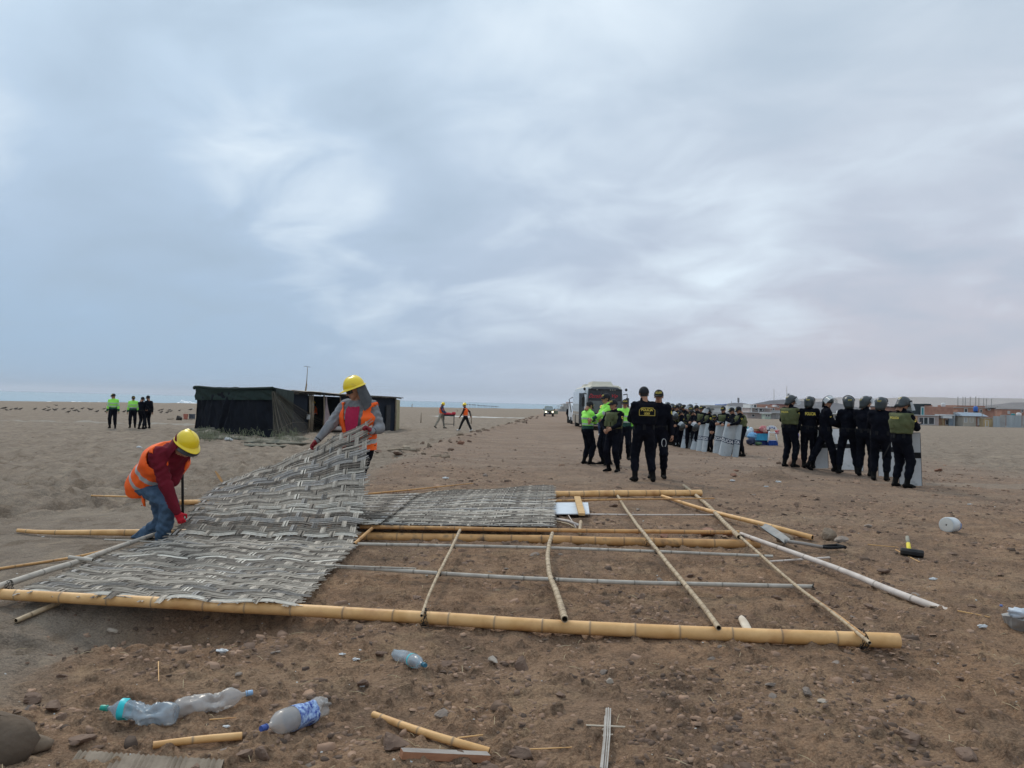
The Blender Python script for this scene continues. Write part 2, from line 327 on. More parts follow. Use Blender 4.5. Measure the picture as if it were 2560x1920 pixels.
def ground_mat():
    m = bpy.data.materials.new('dirt_and_sand'); m.use_nodes = True; t = m.node_tree; b = t.nodes['Principled BSDF']; l = t.links.new
    tcn = t.nodes.new('ShaderNodeTexCoord'); P = tcn.outputs['Object']
    def noise(sc, det=5, ro=.6, vec=P, dist=0):
        n = t.nodes.new('ShaderNodeTexNoise'); n.inputs['Scale'].default_value = sc; n.inputs['Detail'].default_value = det; n.inputs['Roughness'].default_value = ro; n.inputs['Distortion'].default_value = dist; l(vec, n.inputs['Vector']); return n.outputs[0]
    def ramp(f, *st):
        r = t.nodes.new('ShaderNodeValToRGB'); e = r.color_ramp.elements; e[0].position, e[0].color = st[0][0], (*st[0][1], 1); e[1].position, e[1].color = st[-1][0], (*st[-1][1], 1)
        for p_, c_ in st[1:-1]: x = e.new(p_); x.color = (*c_, 1)
        l(f, r.inputs[0]); return r.outputs[0]
    def mix(f, a, c_, bt='MIX'):
        n = t.nodes.new('ShaderNodeMix'); n.data_type = 'RGBA'; n.blend_type = bt
        for i, v in ((0, f), (6, a), (7, c_)):
            if isinstance(v, (int, float)): n.inputs[i].default_value = v
            elif isinstance(v, tuple): n.inputs[i].default_value = (*v, 1)
            else: l(v, n.inputs[i])
        return n.outputs[2]
    def mr(x, a, c_, d=0., e=1.):
        n = t.nodes.new('ShaderNodeMapRange'); l(x, n.inputs[0]); n.inputs[1].default_value = a; n.inputs[2].default_value = c_; n.inputs[3].default_value = d; n.inputs[4].default_value = e; return n.outputs[0]
    def ma(op, a, c_):
        n = t.nodes.new('ShaderNodeMath'); n.operation = op
        for i, v in enumerate((a, c_)):
            if isinstance(v, (int, float)): n.inputs[i].default_value = v
            else: l(v, n.inputs[i])
        return n.outputs[0]
    at_ = t.nodes.new('ShaderNodeAttribute'); at_.attribute_name = 'tone'
    stretch = t.nodes.new('ShaderNodeMapping'); stretch.inputs['Scale'].default_value = (.35, 1, 1); stretch.inputs['Rotation'].default_value = (0, 0, .3); l(P, stretch.inputs[0])
    big = noise(.35, 5, .6); med = noise(1.7, 6, .65, dist=.5); fine = noise(14, 6, .7); grit = noise(70, 4, .7); streak = noise(.9, 5, .6, stretch.outputs[0])
    dirt = ramp(med, (.30, (.115, .060, .036)), (.46, (.26, .143, .080)), (.58, (.385, .220, .122)), (.72, (.50, .305, .175)))
    dirt = mix(mr(big, .35, .65, 0, .55), dirt, (.235, .152, .105))
    dirt = mix(mr(noise(1.3, 5, .65), .53, .66, 0, .5), dirt, (.115, .068, .044)); dirt = mix(mr(noise(1.9, 5, .6, dist=.8), .54, .68, 0, .5), dirt, (.46, .305, .175))
    dirt = mix(mr(streak, .52, .72, 0, .5), dirt, (.42, .29, .185))
    dirt = mix(mr(fine, .53, .66, 0, .9), dirt, (.085, .048, .032))
    dirt = mix(mr(fine, .44, .26, 0, .45), dirt, (.56, .36, .20))
    sand = ramp(med, (.25, (.19, .150, .117)), (.5, (.268, .217, .171)), (.78, (.345, .285, .225)))
    sand = mix(mr(streak, .5, .75, 0, .45), sand, (.36, .31, .245))
    sand = mix(mr(fine, .6, .78, 0, .5), sand, (.12, .10, .085))
    st2 = t.nodes.new('ShaderNodeMapping'); st2.inputs['Scale'].default_value = (1.0, .55, 1); l(P, st2.inputs[0])
    sand = mix(mr(noise(3.1, 4, .62, st2.outputs[0], .6), .53, .64, 0, .62), sand, (.135, .098, .068)); sand = mix(mr(noise(3.1, 4, .62, st2.outputs[0], .6), .45, .36, 0, .5), sand, (.42, .335, .245))  # patches paint the shaded and lit sides of sand hummocks into the colour
    sepd = t.nodes.new('ShaderNodeSeparateXYZ'); l(P, sepd.inputs[0])
    dirt = mix(mr(sepd.outputs[1], 7, 20, 0, .62), dirt, mix(mr(streak, .35, .65), (.225, .172, .142), (.345, .272, .222)))
    c_ = mix(at_.outputs['Fac'], sand, dirt)
    c_ = mix(mr(grit, .35, .65, 0, 1), mix(.38, c_, (.075, .05, .035)), mix(.24, c_, (.50, .38, .26)))
    # shell and paper specks
    vo = t.nodes.new('ShaderNodeTexVoronoi'); vo.inputs['Scale'].default_value = 11; vo.feature = 'F1'; l(P, vo.inputs['Vector'])
    sp = ma('MULTIPLY', mr(vo.outputs['Distance'], .07, .05), mr(noise(2.3, 2), .52, .6))
    c_ = mix(ma('MULTIPLY', sp, .7), c_, (.5, .46, .4))
    # pale crusts, far track and tide-damp strip
    sep = t.nodes.new('ShaderNodeSeparateXYZ'); l(P, sep.inputs[0]); X, Y = sep.outputs[0], sep.outputs[1]
    def patch(cx_, cy_, sx_, sy_, rot=0.):
        ca, sa = math.cos(rot), math.sin(rot)
        u = ma('ADD', ma('MULTIPLY', ma('SUBTRACT', X, cx_), ca), ma('MULTIPLY', ma('SUBTRACT', Y, cy_), sa)); v = ma('SUBTRACT', ma('MULTIPLY', ma('SUBTRACT', Y, cy_), ca), ma('MULTIPLY', ma('SUBTRACT', X, cx_), sa))
        d = ma('ADD', ma('POWER', ma('DIVIDE', u, sx_), 2.), ma('POWER', ma('DIVIDE', v, sy_), 2.)); d = ma('ADD', d, ma('MULTIPLY', ma('SUBTRACT', med, .5), 1.2)); return mr(d, 1.1, .7)
    c_ = mix(ma('MULTIPLY', patch(-21, 49, 14, 1.1, -.12), .6), c_, (.36, .335, .29))
    c_ = mix(ma('MULTIPLY', patch(-4.2, 112, 7.5, 5.5), .85), c_, (.62, .60, .56))
    c_ = mix(ma('MULTIPLY', patch(7.1, 9.2, .9, .55, .2), .5), c_, (.40, .40, .39))
    c_ = mix(ma('MULTIPLY', patch(11, 17, 3.2, .5, .1), .35), c_, (.34, .29, .23))
    l(c_, b.inputs['Base Color']); b.inputs['Roughness'].default_value = .95; b.inputs['Specular IOR Level'].default_value = .12
    pv = t.nodes.new('ShaderNodeTexVoronoi'); pv.inputs['Scale'].default_value = 26; pv.feature = 'F1'; l(P, pv.inputs['Vector'])
    h = ma('ADD', ma('MULTIPLY', fine, .06), ma('MULTIPLY', grit, .018)); h = ma('ADD', h, ma('MULTIPLY', mr(pv.outputs['Distance'], 0, .5, 1, 0), ma('MULTIPLY', at_.outputs['Fac'], ma('MULTIPLY', mr(med, .4, .6), .012))))
    h = ma('ADD', h, ma('MULTIPLY', noise(4, 5, .6), .20))
    bp = t.nodes.new('ShaderNodeBump'); bp.inputs['Strength'].default_value = .9; bp.inputs['Distance'].default_value = 1.0; l(h, bp.inputs['Height']); l(bp.outputs[0], b.inputs['Normal'])
    return m
ground()
# ------------------------------------------------------------------ sea with breakers
SEA = -1.75
def sea_mat():
    m = pm('sea_water', (.10, .20, .25), (.14, .25, .30), scale=.05, rough=.25, spec=.5, bump=.12, bscale=.6, stretch=(.25, 1, 1)); return m
xs = np.array([-6000, -2500, -1200, -700, -400, -300, -200, -128, -103, -75, -45, -20, 0, 30, 60, 100, 200, 500])
G = []
for k in np.concatenate([[0], np.geomspace(4, 9000, 60)]):
    G.append([[x-.8*k, float(shore(x))+4+k*.75, SEA+(.06*math.sin(k*.35+x*.02) if 0 < k < 400 else 0)] for x in xs])
MB().grid(np.array(G)).build('sea', sea_mat(), smooth=True)['kind'] = 'structure'
foam = pm('sea_foam', (.72, .76, .78), (.85, .87, .88), rough=.7, bump=.05, bscale=3)
def breaker(x0, x1, off, hgt, wid, label, seed):
    b = MB(); n = 60; X = np.linspace(x0, x1, n); g = []
    for i, x in enumerate(X):
        e = math.sin(math.pi*i/(n-1))**.4; k = e*(.25+1.1*float(vn(x*2.2, seed, 3))); yy = float(shore(x))+off+2.5*float(vn(x*.12, seed, 8))
        ring = [(0, -wid*.6, -.1), (0, -wid*.35, hgt*.55*k), (0, 0, hgt*k), (0, wid*.5, hgt*.7*k), (0, wid, -.1)]
        g.append([[x-.8*off+a, yy+c_, SEA+d] for a, c_, d in ring])
    o = b.grid(np.array(g), flip=True).build('breaking_wave', foam, smooth=True); tag(o, label, 'wave', 'waves breaking along the shore')
breaker(-124, -111, 24, .4, 4, 'long low line of white surf near the shore behind the four police on the left', 1)
breaker(-97, -91.5, 42, 1.3, 3, 'tall white breaking wave just left of the dark tent', 2)
breaker(-52, -30, 30, .8, 6, 'small white wave beyond the flat roof at the right end of the hut', 3)
for seg, (a, b_) in enumerate(((-260, -92), (-60, 8))):
    X = np.linspace(a, b_, 120); g = []
    for x in X:
        y0 = float(shore(x))+13+1.5*float(vn(x*.2, 0, 9)); g.append([[x, y0, SEA+.03], [x-1, y0+1.5+1.5*float(vn(x*.5, 2, 4)), SEA+.16], [x-2, y0+4, SEA+.03]])
    o = MB().grid(np.array(g), flip=True).build('surf', foam, smooth=True); tag(o, 'thin white wash of foam along the waterline', 'surf', kind='stuff')
# ------------------------------------------------------------------ hills
def hill(name, pts, Y, dep, mat, zb, seed, rough):
    """pts: skyline pixels; a ridge with a front and a back slope"""
    P = np.array([atY(px, py, Y) for px, py in pts]); xs_ = np.linspace(P[0, 0], P[-1, 0], 240); zr = np.interp(xs_, P[:, 0], P[:, 2])
    zr = zr+(fbm(xs_/(Y*.02), xs_*0+seed, 4, seed))*rough; g = []
    s = np.concatenate([np.linspace(-1, 0, 26), np.linspace(0, 1, 10)[1:]])
    for q in s:
        k = (1-abs(q))**1.25 if q < 0 else 1-q; gul = fbm(xs_/(Y*.035), np.full_like(xs_, q*5), 4, seed+2)*rough*1.6*(1-k)*min(1, 4*(1-abs(q)))
        g.append(np.stack([xs_, np.full_like(xs_, Y+q*dep), zb+(zr-zb)*k+gul], -1))
    o = MB().grid(np.array(g)).build(name, mat, smooth=True); o['kind'] = 'structure'
hm1 = pm('near_hill_rock', (.085, .080, .085), (.125, .115, .115), scale=.02, rough=1, bump=2, bscale=.06)
hm2 = pm('far_hill_sand', (.24, .20, .18), (.33, .275, .235), scale=.004, rough=1, bump=3, bscale=.02)
hill('hills', [(1600, 1024), (1700, 1021), (1790, 1016), (1812, 1010), (1835, 1006), (1852, 1006), (1866, 1009), (1880, 1015), (1895, 1012), (1925, 1002), (1960, 999), (1985, 1002), (2030, 1005), (2070, 1003), (2085, 1008), (2110, 1022), (2150, 1032), (2240, 1036)], 1150, 260, hm1, -3, 3, 2.2)
hill('hills', [(1930, 1018), (1975, 1000), (2020, 996), (2060, 997), (2085, 994), (2120, 993), (2150, 996), (2200, 996), (2270, 992), (2330, 994), (2400, 995), (2480, 996), (2560, 997), (2800, 1004), (3200, 1015), (3900, 1060)], 3300, 900, hm2, -10, 5, 6)
hill('hills', [(2430, 1036), (2480, 1013), (2530, 1006), (2560, 1006), (2650, 1010), (2800, 1030), (3000, 1048)], 1500, 350, pm('mid_hill_rock', (.14, .125, .12), (.19, .165, .15), scale=.02, rough=1, bump=2, bscale=.06), -3, 8, 2)
# ------------------------------------------------------------------ loose chips on the dirt
def chips():
    kinds = []
    for k in range(10):
        n = random.choice((5, 6, 7)); an = np.sort(rng.random(n)*.5+np.arange(n))/n*2*np.pi; rad = .55+.6*rng.random(n); asp = .55+.4*rng.random()
        p = np.stack([np.cos(an)*rad, np.sin(an)*rad*asp], -1); th = .10+.20*rng.random()
        V = np.concatenate([np.c_[p*1.0, -th*np.ones(n)], np.c_[p*(.72+.2*rng.random()), th*(.6+.7*rng.random(n))]])
        F = [[n, n+i, n+i+1] for i in range(1, n-1)]+[[i, (i+1) % n, n+(i+1) % n] for i in range(n)]+[[i, n+(i+1) % n, n+i] for i in range(n)]
        kinds.append((V, np.array(F)))
    def scatter(name, mat, N0, ymin, ymax, smin, smax, pw, dens, tonef, label, cat, sand=False, flat=1.0):
        u = rng.random(N0); y = ymin*(ymax/ymin)**(u**1.0); x = (rng.random(N0)*2-1)*(y*.74+.6)
        _, d = Hm(x, y); cl = dens(x, y); keep = (rng.random(N0) < cl*((1-d) if sand else d)); x, y = x[keep], y[keep]; n = len(x)
        s = smin+(smax-smin)*rng.random(n)**pw; s *= np.clip(y/6, .8, 1.9)**.6
        z = H(x, y); kk = rng.integers(0, len(kinds), n); Vs = []; Fs = []; T = []; off = 0
        for k, (V, F) in enumerate(kinds):
            I = np.where(kk == k)[0]
            if not len(I): continue
            yaw = rng.random(len(I))*6.28; tx = (rng.random(len(I))-.5)*.55; ty = (rng.random(len(I))-.5)*.55
            W = V[None]*s[I][:, None, None]*np.array([1, 1, flat]); c_, s_ = np.cos(tx)[:, None], np.sin(tx)[:, None]
            W = np.stack([W[..., 0], W[..., 1]*c_-W[..., 2]*s_, W[..., 1]*s_+W[..., 2]*c_], -1); c_, s_ = np.cos(ty)[:, None], np.sin(ty)[:, None]
            W = np.stack([W[..., 0]*c_+W[..., 2]*s_, W[..., 1], -W[..., 0]*s_+W[..., 2]*c_], -1); c_, s_ = np.cos(yaw)[:, None], np.sin(yaw)[:, None]
            W = np.stack([W[..., 0]*c_-W[..., 1]*s_, W[..., 0]*s_+W[..., 1]*c_, W[..., 2]], -1)
            W += np.stack([x[I], y[I], z[I]+s[I]*.03], -1)[:, None]; nv = len(V)
            Vs.append(W.reshape(-1, 3)); Fs.append((F[None]+(np.arange(len(I))*nv)[:, None, None]+off).reshape(-1, 3)); T.append(np.repeat(tonef(len(I)), nv)); off += len(I)*nv
        o = mesh_obj(name, np.concatenate(Vs), np.concatenate(Fs), mat, smooth=False, tone=np.concatenate(T)); tag(o, label, cat, kind='stuff')
    stone = pm('chip_stone', (.27, .165, .11), (.42, .27, .18), scale=9, rough=.9, bump=.004, bscale=60, tone=(.22, .235, .26))
    PC = [at(*q_) for q_ in ((1240, 1668), (1250, 1690), (1500, 1690), (1130, 1665), (1960, 1728), (1790, 1706), (2080, 1735), (880, 1582), (1400, 1600), (1700, 1560), (560, 1640), (820, 1740), (1830, 1400), (1250, 1460), (1560, 1500), (160, 1790), (2400, 1640), (1300, 1800))]
    cl1 = lambda x, y: np.clip(sum(np.exp(-((x-c_[0])/.22)**2-((y-c_[1])/.20)**2) for c_ in PC)*.9+sst(fbm(x/.9, y/.9, 3, 88), .0, .15)*1.1+.09, 0, 1)
    scatter('stone_chips', stone, 52000, 2.6, 30, .006, .036, 2.4, cl1, lambda n: rng.random(n), 'loose angular stone chips strewn over the brown dirt', 'gravel')
    scatter('stone_chips', stone, 2600, 2.8, 40, .02, .07, 2.0, cl1, lambda n: rng.random(n), 'palm-sized slate fragments strewn over the brown dirt', 'gravel')
    scatter('sand_debris', stone, 5000, 4, 60, .006, .035, 2.2, lambda x, y: np.clip(sst(fbm(x/2, y/2, 3, 18), .05, .25), 0, 1), lambda n: rng.random(n), 'sparse small stones lying on the grey sand', 'gravel', sand=True)
    paper = pm('shell_white', (.45, .43, .39), (.62, .60, .56), rough=.8)
    scatter('litter_flecks', paper, 1500, 2.8, 45, .003, .013, 2.5, lambda x, y: .5+0*x, lambda n: rng.random(n)*0, 'tiny white shell and paper flecks on the dirt', 'litter')
    scatter('litter_flecks', paper, 500, 6, 70, .006, .03, 2.5, lambda x, y: .5+0*x, lambda n: rng.random(n)*0, 'tiny white litter flecks on the grey sand', 'litter', sand=True)
    straw = pm('straw', (.42, .32, .18), (.58, .47, .30), rough=.8); b = MB()
    for i in range(330):
        y = 3*(18/3)**random.random(); x = (random.random()*2-1)*y*.7
        if Hm(x, y)[1] < .3 and random.random() < .8: continue
        a = random.random()*3.14; ln = random.uniform(.02, .11)*min(1.6, max(1, y/6)); p = np.array([x, y, gz(x, y)+.006]); q = p+np.array([math.cos(a)*ln, math.sin(a)*ln, random.uniform(-.003, .015)])
        b.tube([p, (p+q)/2+np.array([0, 0, .006]), q], [.0012, .0018, .001], 4)
    tag(b.build('straw_litter', straw), 'scattered bits of dry reed straw on the dirt', 'straw', kind='stuff')
chips()
# ================================================================== BAMBOO
b_yel = pm('bamboo_yellow', (.60, .325, .115), (.78, .465, .20), scale=5, rough=.5, spec=.35, stretch=(1, 1, 1), tone=(.50, .56, .75), dirt=((.42, .19, .07), 4, .56), bump=.0015, bscale=60)
b_yel2 = pm('bamboo_ochre', (.44, .225, .085), (.60, .335, .13), scale=7, rough=.55, spec=.3, tone=(.5, .55, .7), dirt=((.20, .12, .065), 9, .56), bump=.0015, bscale=60)
b_gry = pm('bamboo_weathered_grey', (.36, .315, .26), (.52, .465, .39), scale=9, rough=.65, tone=(.42, .42, .42), dirt=((.10, .095, .09), 8, .62), bump=.0015, bscale=70)
b_pink = pm('bamboo_bleached', (.50, .42, .36), (.66, .57, .50), scale=8, rough=.65, tone=(.5, .48, .45), dirt=((.24, .18, .14), 9, .62), bump=.0015, bscale=60)
b_tan = pm('bamboo_tan', (.36, .26, .155), (.52, .40, .26), scale=14, rough=.6, tone=(.42, .38, .36), dirt=((.19, .12, .075), 16, .56), bump=.002, bscale=60)
m_hol = pm('bamboo_hollow', (.05, .035, .02), (.09, .06, .035), rough=.9)
def bamboo(P, r0, r1, mat, sp, name='bamboo_pole', label='', cat='pole', group=None, cut=None, n=12, parent=None, seed=0, hollow=True, bulge=.07, stub=False):
    rs = random.Random(seed*13+len(label)); P = catmull(P, 30) if len(P) > 2 else np.linspace(P[0], P[1], 60)
    s = np.r_[0, np.cumsum(np.linalg.norm(np.diff(P, axis=0), axis=1))]; Ln = s[-1]
    nodes = []; q = sp*rs.uniform(.3, .9)
    while q < Ln-.03: nodes.append(q); q += sp*rs.uniform(.82, 1.15)
    st = [(0., 0, 1)]; 
    for q in nodes:
        w_ = max(.006, r0*.16); st += [(q-w_*2.2, .0, 1), (q-w_, .35, 1+bulge*.45), (q-w_*.3, 1., 1+bulge), (q+w_*.35, .95, 1+bulge*.75), (q+w_*1.2, .25, 1.0), (q+w_*2.6, 0, .985)]
    ext = [x/40*Ln for x in range(1, 40)]; st += [(e, 0, .992) for e in ext if all(abs(e-q) > r0*.6 for q in nodes)]; st += [(Ln, 0, 1)]
    st.sort(key=lambda v: v[0]); st = [v for v in st if 0 <= v[0] <= Ln]
    S = np.array([v[0] for v in st]); C = np.stack([np.interp(S, s, P[:, i]) for i in range(3)], -1)
    wob = np.stack([fbm(S*1.3/max(sp, .1)/4+seed, S*0+i, 2, 3) for i in range(3)], -1)*r0*.5; C = C+wob*np.sin(np.clip(S/Ln, 0, 1)*np.pi)[:, None]
    Rr = np.interp(S, [0, Ln], [r0, r1])*np.array([v[2] for v in st]); T = np.array([v[1] for v in st])
    b = MB(); b.tube(C, Rr, n, cap=not hollow, t=T)
    if hollow:
        for e, i0 in ((0, 0), (1, len(C)-1)):
            d = nrm(C[1]-C[0]) if e == 0 else nrm(C[-2]-C[-1]); c_ = C[i0]
            A = nrm(np.cross(d, [0, 0, 1])); B = np.cross(A, d); an = np.arange(n)/n*6.2832
            g = [[c_+dd*d+rr*Rr[i0]*(math.cos(a)*A+math.sin(a)*B) for a in an] for dd, rr in ((0, 1.), (-.002, .92), (0, .76), (.07, .72), (.075, .01))]
            b.grid(np.array(g)[:3], 0, 0.2, wrap=True, flip=(e == 0)); b.grid(np.array(g)[2:], 1, 0, wrap=True, flip=(e == 0))
    o = b.build(name, [mat, m_hol], parent, smooth=True)
    if parent is None: tag(o, label, cat, group)
    return o
frame_g = 'bamboo poles of the dismantled wall frame'
def L2(a, b, za, zb, rel=False):
    f = (lambda p, z: atz(p[0], p[1], z)) if not rel else (lambda p, z: at(p[0], p[1], z))
    return [f(a, za), f(b, zb)]
P_front = [atz(-26, 1484, .075), atz(740, 1526, .05), atz(1500, 1572, .045), atz(2247, 1602, .058)]
bamboo(P_front, .040, .050, b_yel, .36, label='longest thick yellow bamboo pole lying across the front of the frame', group=frame_g, n=20, seed=1)
thick = bamboo([atz(890, 1341, .05), atz(1898, 1361, .06)], .050, .050, b_yel2, .33, label='thick ochre bamboo pole in the middle of the frame under the thin yellow one', group=frame_g, n=18, seed=2)
bamboo([atz(900, 1317, .16), atz(1400, 1326, .155), atz(1847, 1331, .15)], .022, .024, b_yel2, .30, label='thin yellow bamboo pole along the near edge of the far mat', group=frame_g, n=12, seed=3)
bamboo([atz(895, 1360, .12), atz(1420, 1371, .12), atz(1932, 1391, .12)], .0165, .0155, b_gry, .34, label='thin grey bamboo pole just in front of the thick ochre one', group=frame_g, n=10, seed=4)
bamboo([atz(815, 1415, .09), atz(1400, 1450, .10), atz(2032, 1467, .10)], .0185, .019, b_gry, .34, label='grey bamboo pole crossing the frame between the front pole and the middle', group=frame_g, n=12, seed=5)
bamboo([atz(800, 1413, .11), atz(1040, 1421, .12)], .009, .006, b_gry, .22, name='reed', label='thin grey reed lying on the left part of the grey crossing pole', cat='reed', n=8, seed=6, hollow=False)
bamboo([at(1350, 1236, .06), at(1753, 1232, .06)], .052, .052, b_yel, .28, label='thick yellow pole at the far side of the frame beyond the far mat', group=frame_g, n=14, seed=7)
bamboo([atz(1370, 1252, .17), atz(1600, 1248, .18), atz(1786, 1246, .18)], .017, .010, b_yel2, .35, label='thin yellow rod over the white panel, far side of the frame', group=frame_g, n=8, seed=8)
bamboo([atz(1370, 1285, .10), atz(1600, 1287, .10), atz(1832, 1287, .10)], .014, .009, b_pink, .35, label='thin pinkish rod below the white panel', group=frame_g, n=8, seed=9)
def crs(pix, z, r0, r1, mat, sp, label, seed, n=10):
    return bamboo([atz(x, y, zz) for (x, y), zz in zip(pix, z)], r0, r1, mat, sp, name='bamboo_cane', label=label, cat='cane', group='thin canes laid across the frame', n=n, seed=seed, bulge=.16)
crs([(1054, 1539), (1076, 1478), (1098, 1432), (1129, 1370), (1150, 1325)], [.115, .10, .135, .17, .20], .011, .016, b_tan, .13, 'leftmost thin forked cane crossing from the front pole to the middle poles', 10)
crs([(1412, 1548), (1391, 1480), (1374, 1434), (1370, 1395), (1372, 1365), (1381, 1333)], [.13, .11, .12, .15, .16, .19], .025, .019, b_tan, .13, 'bowed knobbly cane ending in an open cut at the front pole', 11, 12)
crs([(1797, 1570), (1754, 1512), (1705, 1452), (1646, 1379), (1610, 1334), (1575, 1288), (1536, 1227)], [.125, .10, .125, .15, .19, .14, .12], .019, .021, b_tan, .15, 'long straight cane crossing the whole frame right of the bowed one', 12, 12)
crs([(1848, 1343), (1817, 1312), (1787, 1281), (1750, 1247), (1709, 1214)], [.19, .12, .12, .13, .13], .027, .029, b_tan, .17, 'stouter cane at the far right corner of the frame', 13, 12)
crs([(2174, 1607), (2097, 1544), (2019, 1486), (1958, 1437), (1912, 1397), (1850, 1342)], [.125, .09, .12, .12, .12, .19], .012, .016, b_tan, .2, 'thin split cane running from the middle poles to the right end of the front pole', 14)
crs([(2164, 1590), (2085, 1530), (2016, 1482)], [.13, .09, .10], .007, .008, b_yel2, .3, 'thin yellow strip bound alongside the split cane', 15, 8)
bamboo([at(1655, 1240, .04), atz(1776, 1277, .13), at(1900, 1309, .05), at(2031, 1344, .05)], .024, .034, b_yel, .55, label='long pale yellow pole sloping away beyond the frame toward the dirt clod', cat='pole', n=12, seed=16, bulge=.03)
bamboo([atz(1852, 1335, .14), atz(2091, 1421, .09), atz(2230, 1478, .06), atz(2384, 1535, .03)], .024, .031, b_pink, .5, label='long bleached pinkish pole sloping to the right edge', cat='pole', n=14, seed=17, bulge=.03)
bamboo([at(1922, 1404, .02), at(2073, 1394, .03)], .010, .012, b_pink, .5, name='reed', label='short pale stick under the bleached pole', cat='stick', n=8, seed=18)
bamboo([atz(-30, 1475, .13), atz(100, 1433, .13), atz(203, 1402, .12), atz(300, 1366, .10), atz(395, 1333, .08)], .026, .022, b_gry, .38, label='pale grey bamboo pole along the left edge of the lifted mat', group=frame_g, n=14, seed=19)
bamboo([at(-30, 1426, .02), at(175, 1395, .03), at(275, 1373, .03)], .012, .014, b_yel2, .3, label='thin yellow cane at the far left under the grey pole', cat='cane', n=8, seed=20)
bamboo([atz(172, 1393, .16), atz(232, 1400, .14)], .017, .018, b_gry, .3, name='bamboo_stub', label='short grey bamboo stub crossing the left grey pole', cat='stub', n=10, seed=21)
bamboo([at(44, 1326, .03), at(138, 1331, .045), at(470, 1333, .045)], .02, .046, b_yel, .36, label='thick pale bamboo pole with a slanted tip behind the bending worker', cat='pole', n=16, seed=22)
bamboo([at(262, 1349, .05), at(400, 1356, .09)], .009, .009, b_gry, .3, name='reed', label='thin grey reed at the feet of the bending worker', cat='reed', n=8, seed=23)
bamboo([at(430, 1256, .04), at(560, 1255, .04)], .036, .036, b_yel, .3, label='thick yellow pole beyond the lifted mat, behind the black bar', cat='pole', n=14, seed=24)
bamboo([at(228, 1239, .02), at(375, 1243, .02)], .012, .012, b_yel, .6, label='thin yellow pole on the sand behind the bending worker', cat='pole', n=8, seed=25)
bamboo([at(905, 1236, .03), at(1050, 1222, .04), at(1183, 1208, .04)], .016, .007, b_yel2, .5, name='reed', label='long thin yellow reed lying beyond the far mat', cat='reed', n=8, seed=26)
bamboo([atz(886, 1360, .08), atz(930, 1321, .17)], .018, .018, b_yel2, .3, name='bamboo_stub', label='short yellow cane joining the lifted mat to the middle poles', cat='stub', n=10, seed=27)
bamboo([atz(718, 1516, .08), atz(762, 1462, .05)], .020, .020, b_yel2, .3, name='bamboo_stub', label='short ochre cane end under the front right corner of the lifted mat', cat='stub', n=10, seed=28)
bamboo([at(40, 1552, .02), at(145, 1508, .02)], .018, .02, b_tan, .3, name='bamboo_stub', label='dark sandy cane half buried under the left end of the front pole', cat='stub', n=10, seed=29)
bamboo([at(934, 1786, .018), at(1070, 1836, .02), at(1222, 1880, .021)], .0165, .0205, b_yel, .17, name='bamboo_offcut', label='cut length of mud-specked yellow bamboo with an open hollow end, front centre', cat='offcut', n=18, seed=30, bulge=.10)
bamboo([at(383, 1863, .017), at(604, 1840, .019)], .0165, .0185, b_yel, .35, name='bamboo_offcut', label='short split ochre bamboo offcut below the crushed bottles', cat='offcut', n=14, seed=31, bulge=.05)
for a, b_, r, lab, sd_ in (((1144, 1845), (1207, 1837), .0045, 'very short pale reed right of the cut bamboo', 32), ((1307, 1874), (1478, 1866), .0035, 'long thin pale reed between the dark stone and the reed cross', 33), ((524, 1799), (590, 1794), .0035, 'thin straw-yellow splinter under the clear crushed bottle', 34), ((396, 1654), (397, 1703), .0035, 'upright-lying pale splinter above the crushed bottles', 35),
                         ((2239, 1374), (2299, 1405), .006, 'short yellow reed below the sledgehammer', 36), ((2170, 1361), (2246, 1368), .006, 'thin dry reed left of the sledgehammer', 37), ((2394, 1527), (2475, 1543), .006, 'dry branching twig at the foot of the bleached pole', 38), ((1089, 1436), (1110, 1408), .006, 'pale splinter beside the leftmost cane', 39)):
    bamboo([at(*a, .008), at(*b_, .012)], r, r*.7, b_yel, .5, name='reed_splinter', label=lab, cat='splinter', n=6, seed=sd_, hollow=False)
def lashing(p, rad, name_label, seed, nturn=5, size=.03):
    rs = random.Random(seed); b = MB()
    for k in range(nturn):
        a0 = rs.random()*6; q = []
        ax = nrm([rs.uniform(-.5, .5), rs.uniform(-.3, .3), rs.uniform(-.2, .2)]+np.array([1, 0, 0])); A = nrm(np.cross(ax, [0, 0, 1])); B = np.cross(ax, A)
        for t in np.linspace(0, 6.28, 15): q.append(np.array(p)+(A*math.cos(t+a0)+B*math.sin(t+a0))*rad*rs.uniform(.98, 1.16)+ax*rs.uniform(-size, size)*.5)
        b.tube(q, .0028, 5)
    for k in range(2): b.tube([np.array(p)+np.array([rs.uniform(-.03, .03), -rad, -rad*.3]), np.array(p)+np.array([rs.uniform(-.05, .05), -rad*1.5, -rad*.9]), np.array(p)+np.array([rs.uniform(-.07, .07), -rad*1.8, -rad*1.1+.01])], .002, 4)
    tag(b.build('rope_lashing', pm('tarred_cord', (.03, .024, .02), (.06, .05, .04), rough=.9)), name_label, 'rope')
lashing(atz(1062, 1542, .06), .056, 'dark cord tied round the front pole at the leftmost cane', 1)
lashing(atz(2152, 1597, .06), .060, 'dark cord tied round the front pole near its right end', 2)
lashing(atz(1853, 1352, .08), .062, 'dark red cord at the right end of the middle poles', 3, 7)
lashing(atz(1780, 1574, .06), .056, 'single thin cord round the front pole under the long cane', 4, 1)
lashing(atz(1098, 1433, .11), .022, 'dark cord where the leftmost cane meets the grey pole', 5, 4)
lashing(atz(25, 1462, .13), .032, 'thin wire round the grey pole at its left end', 6, 2)
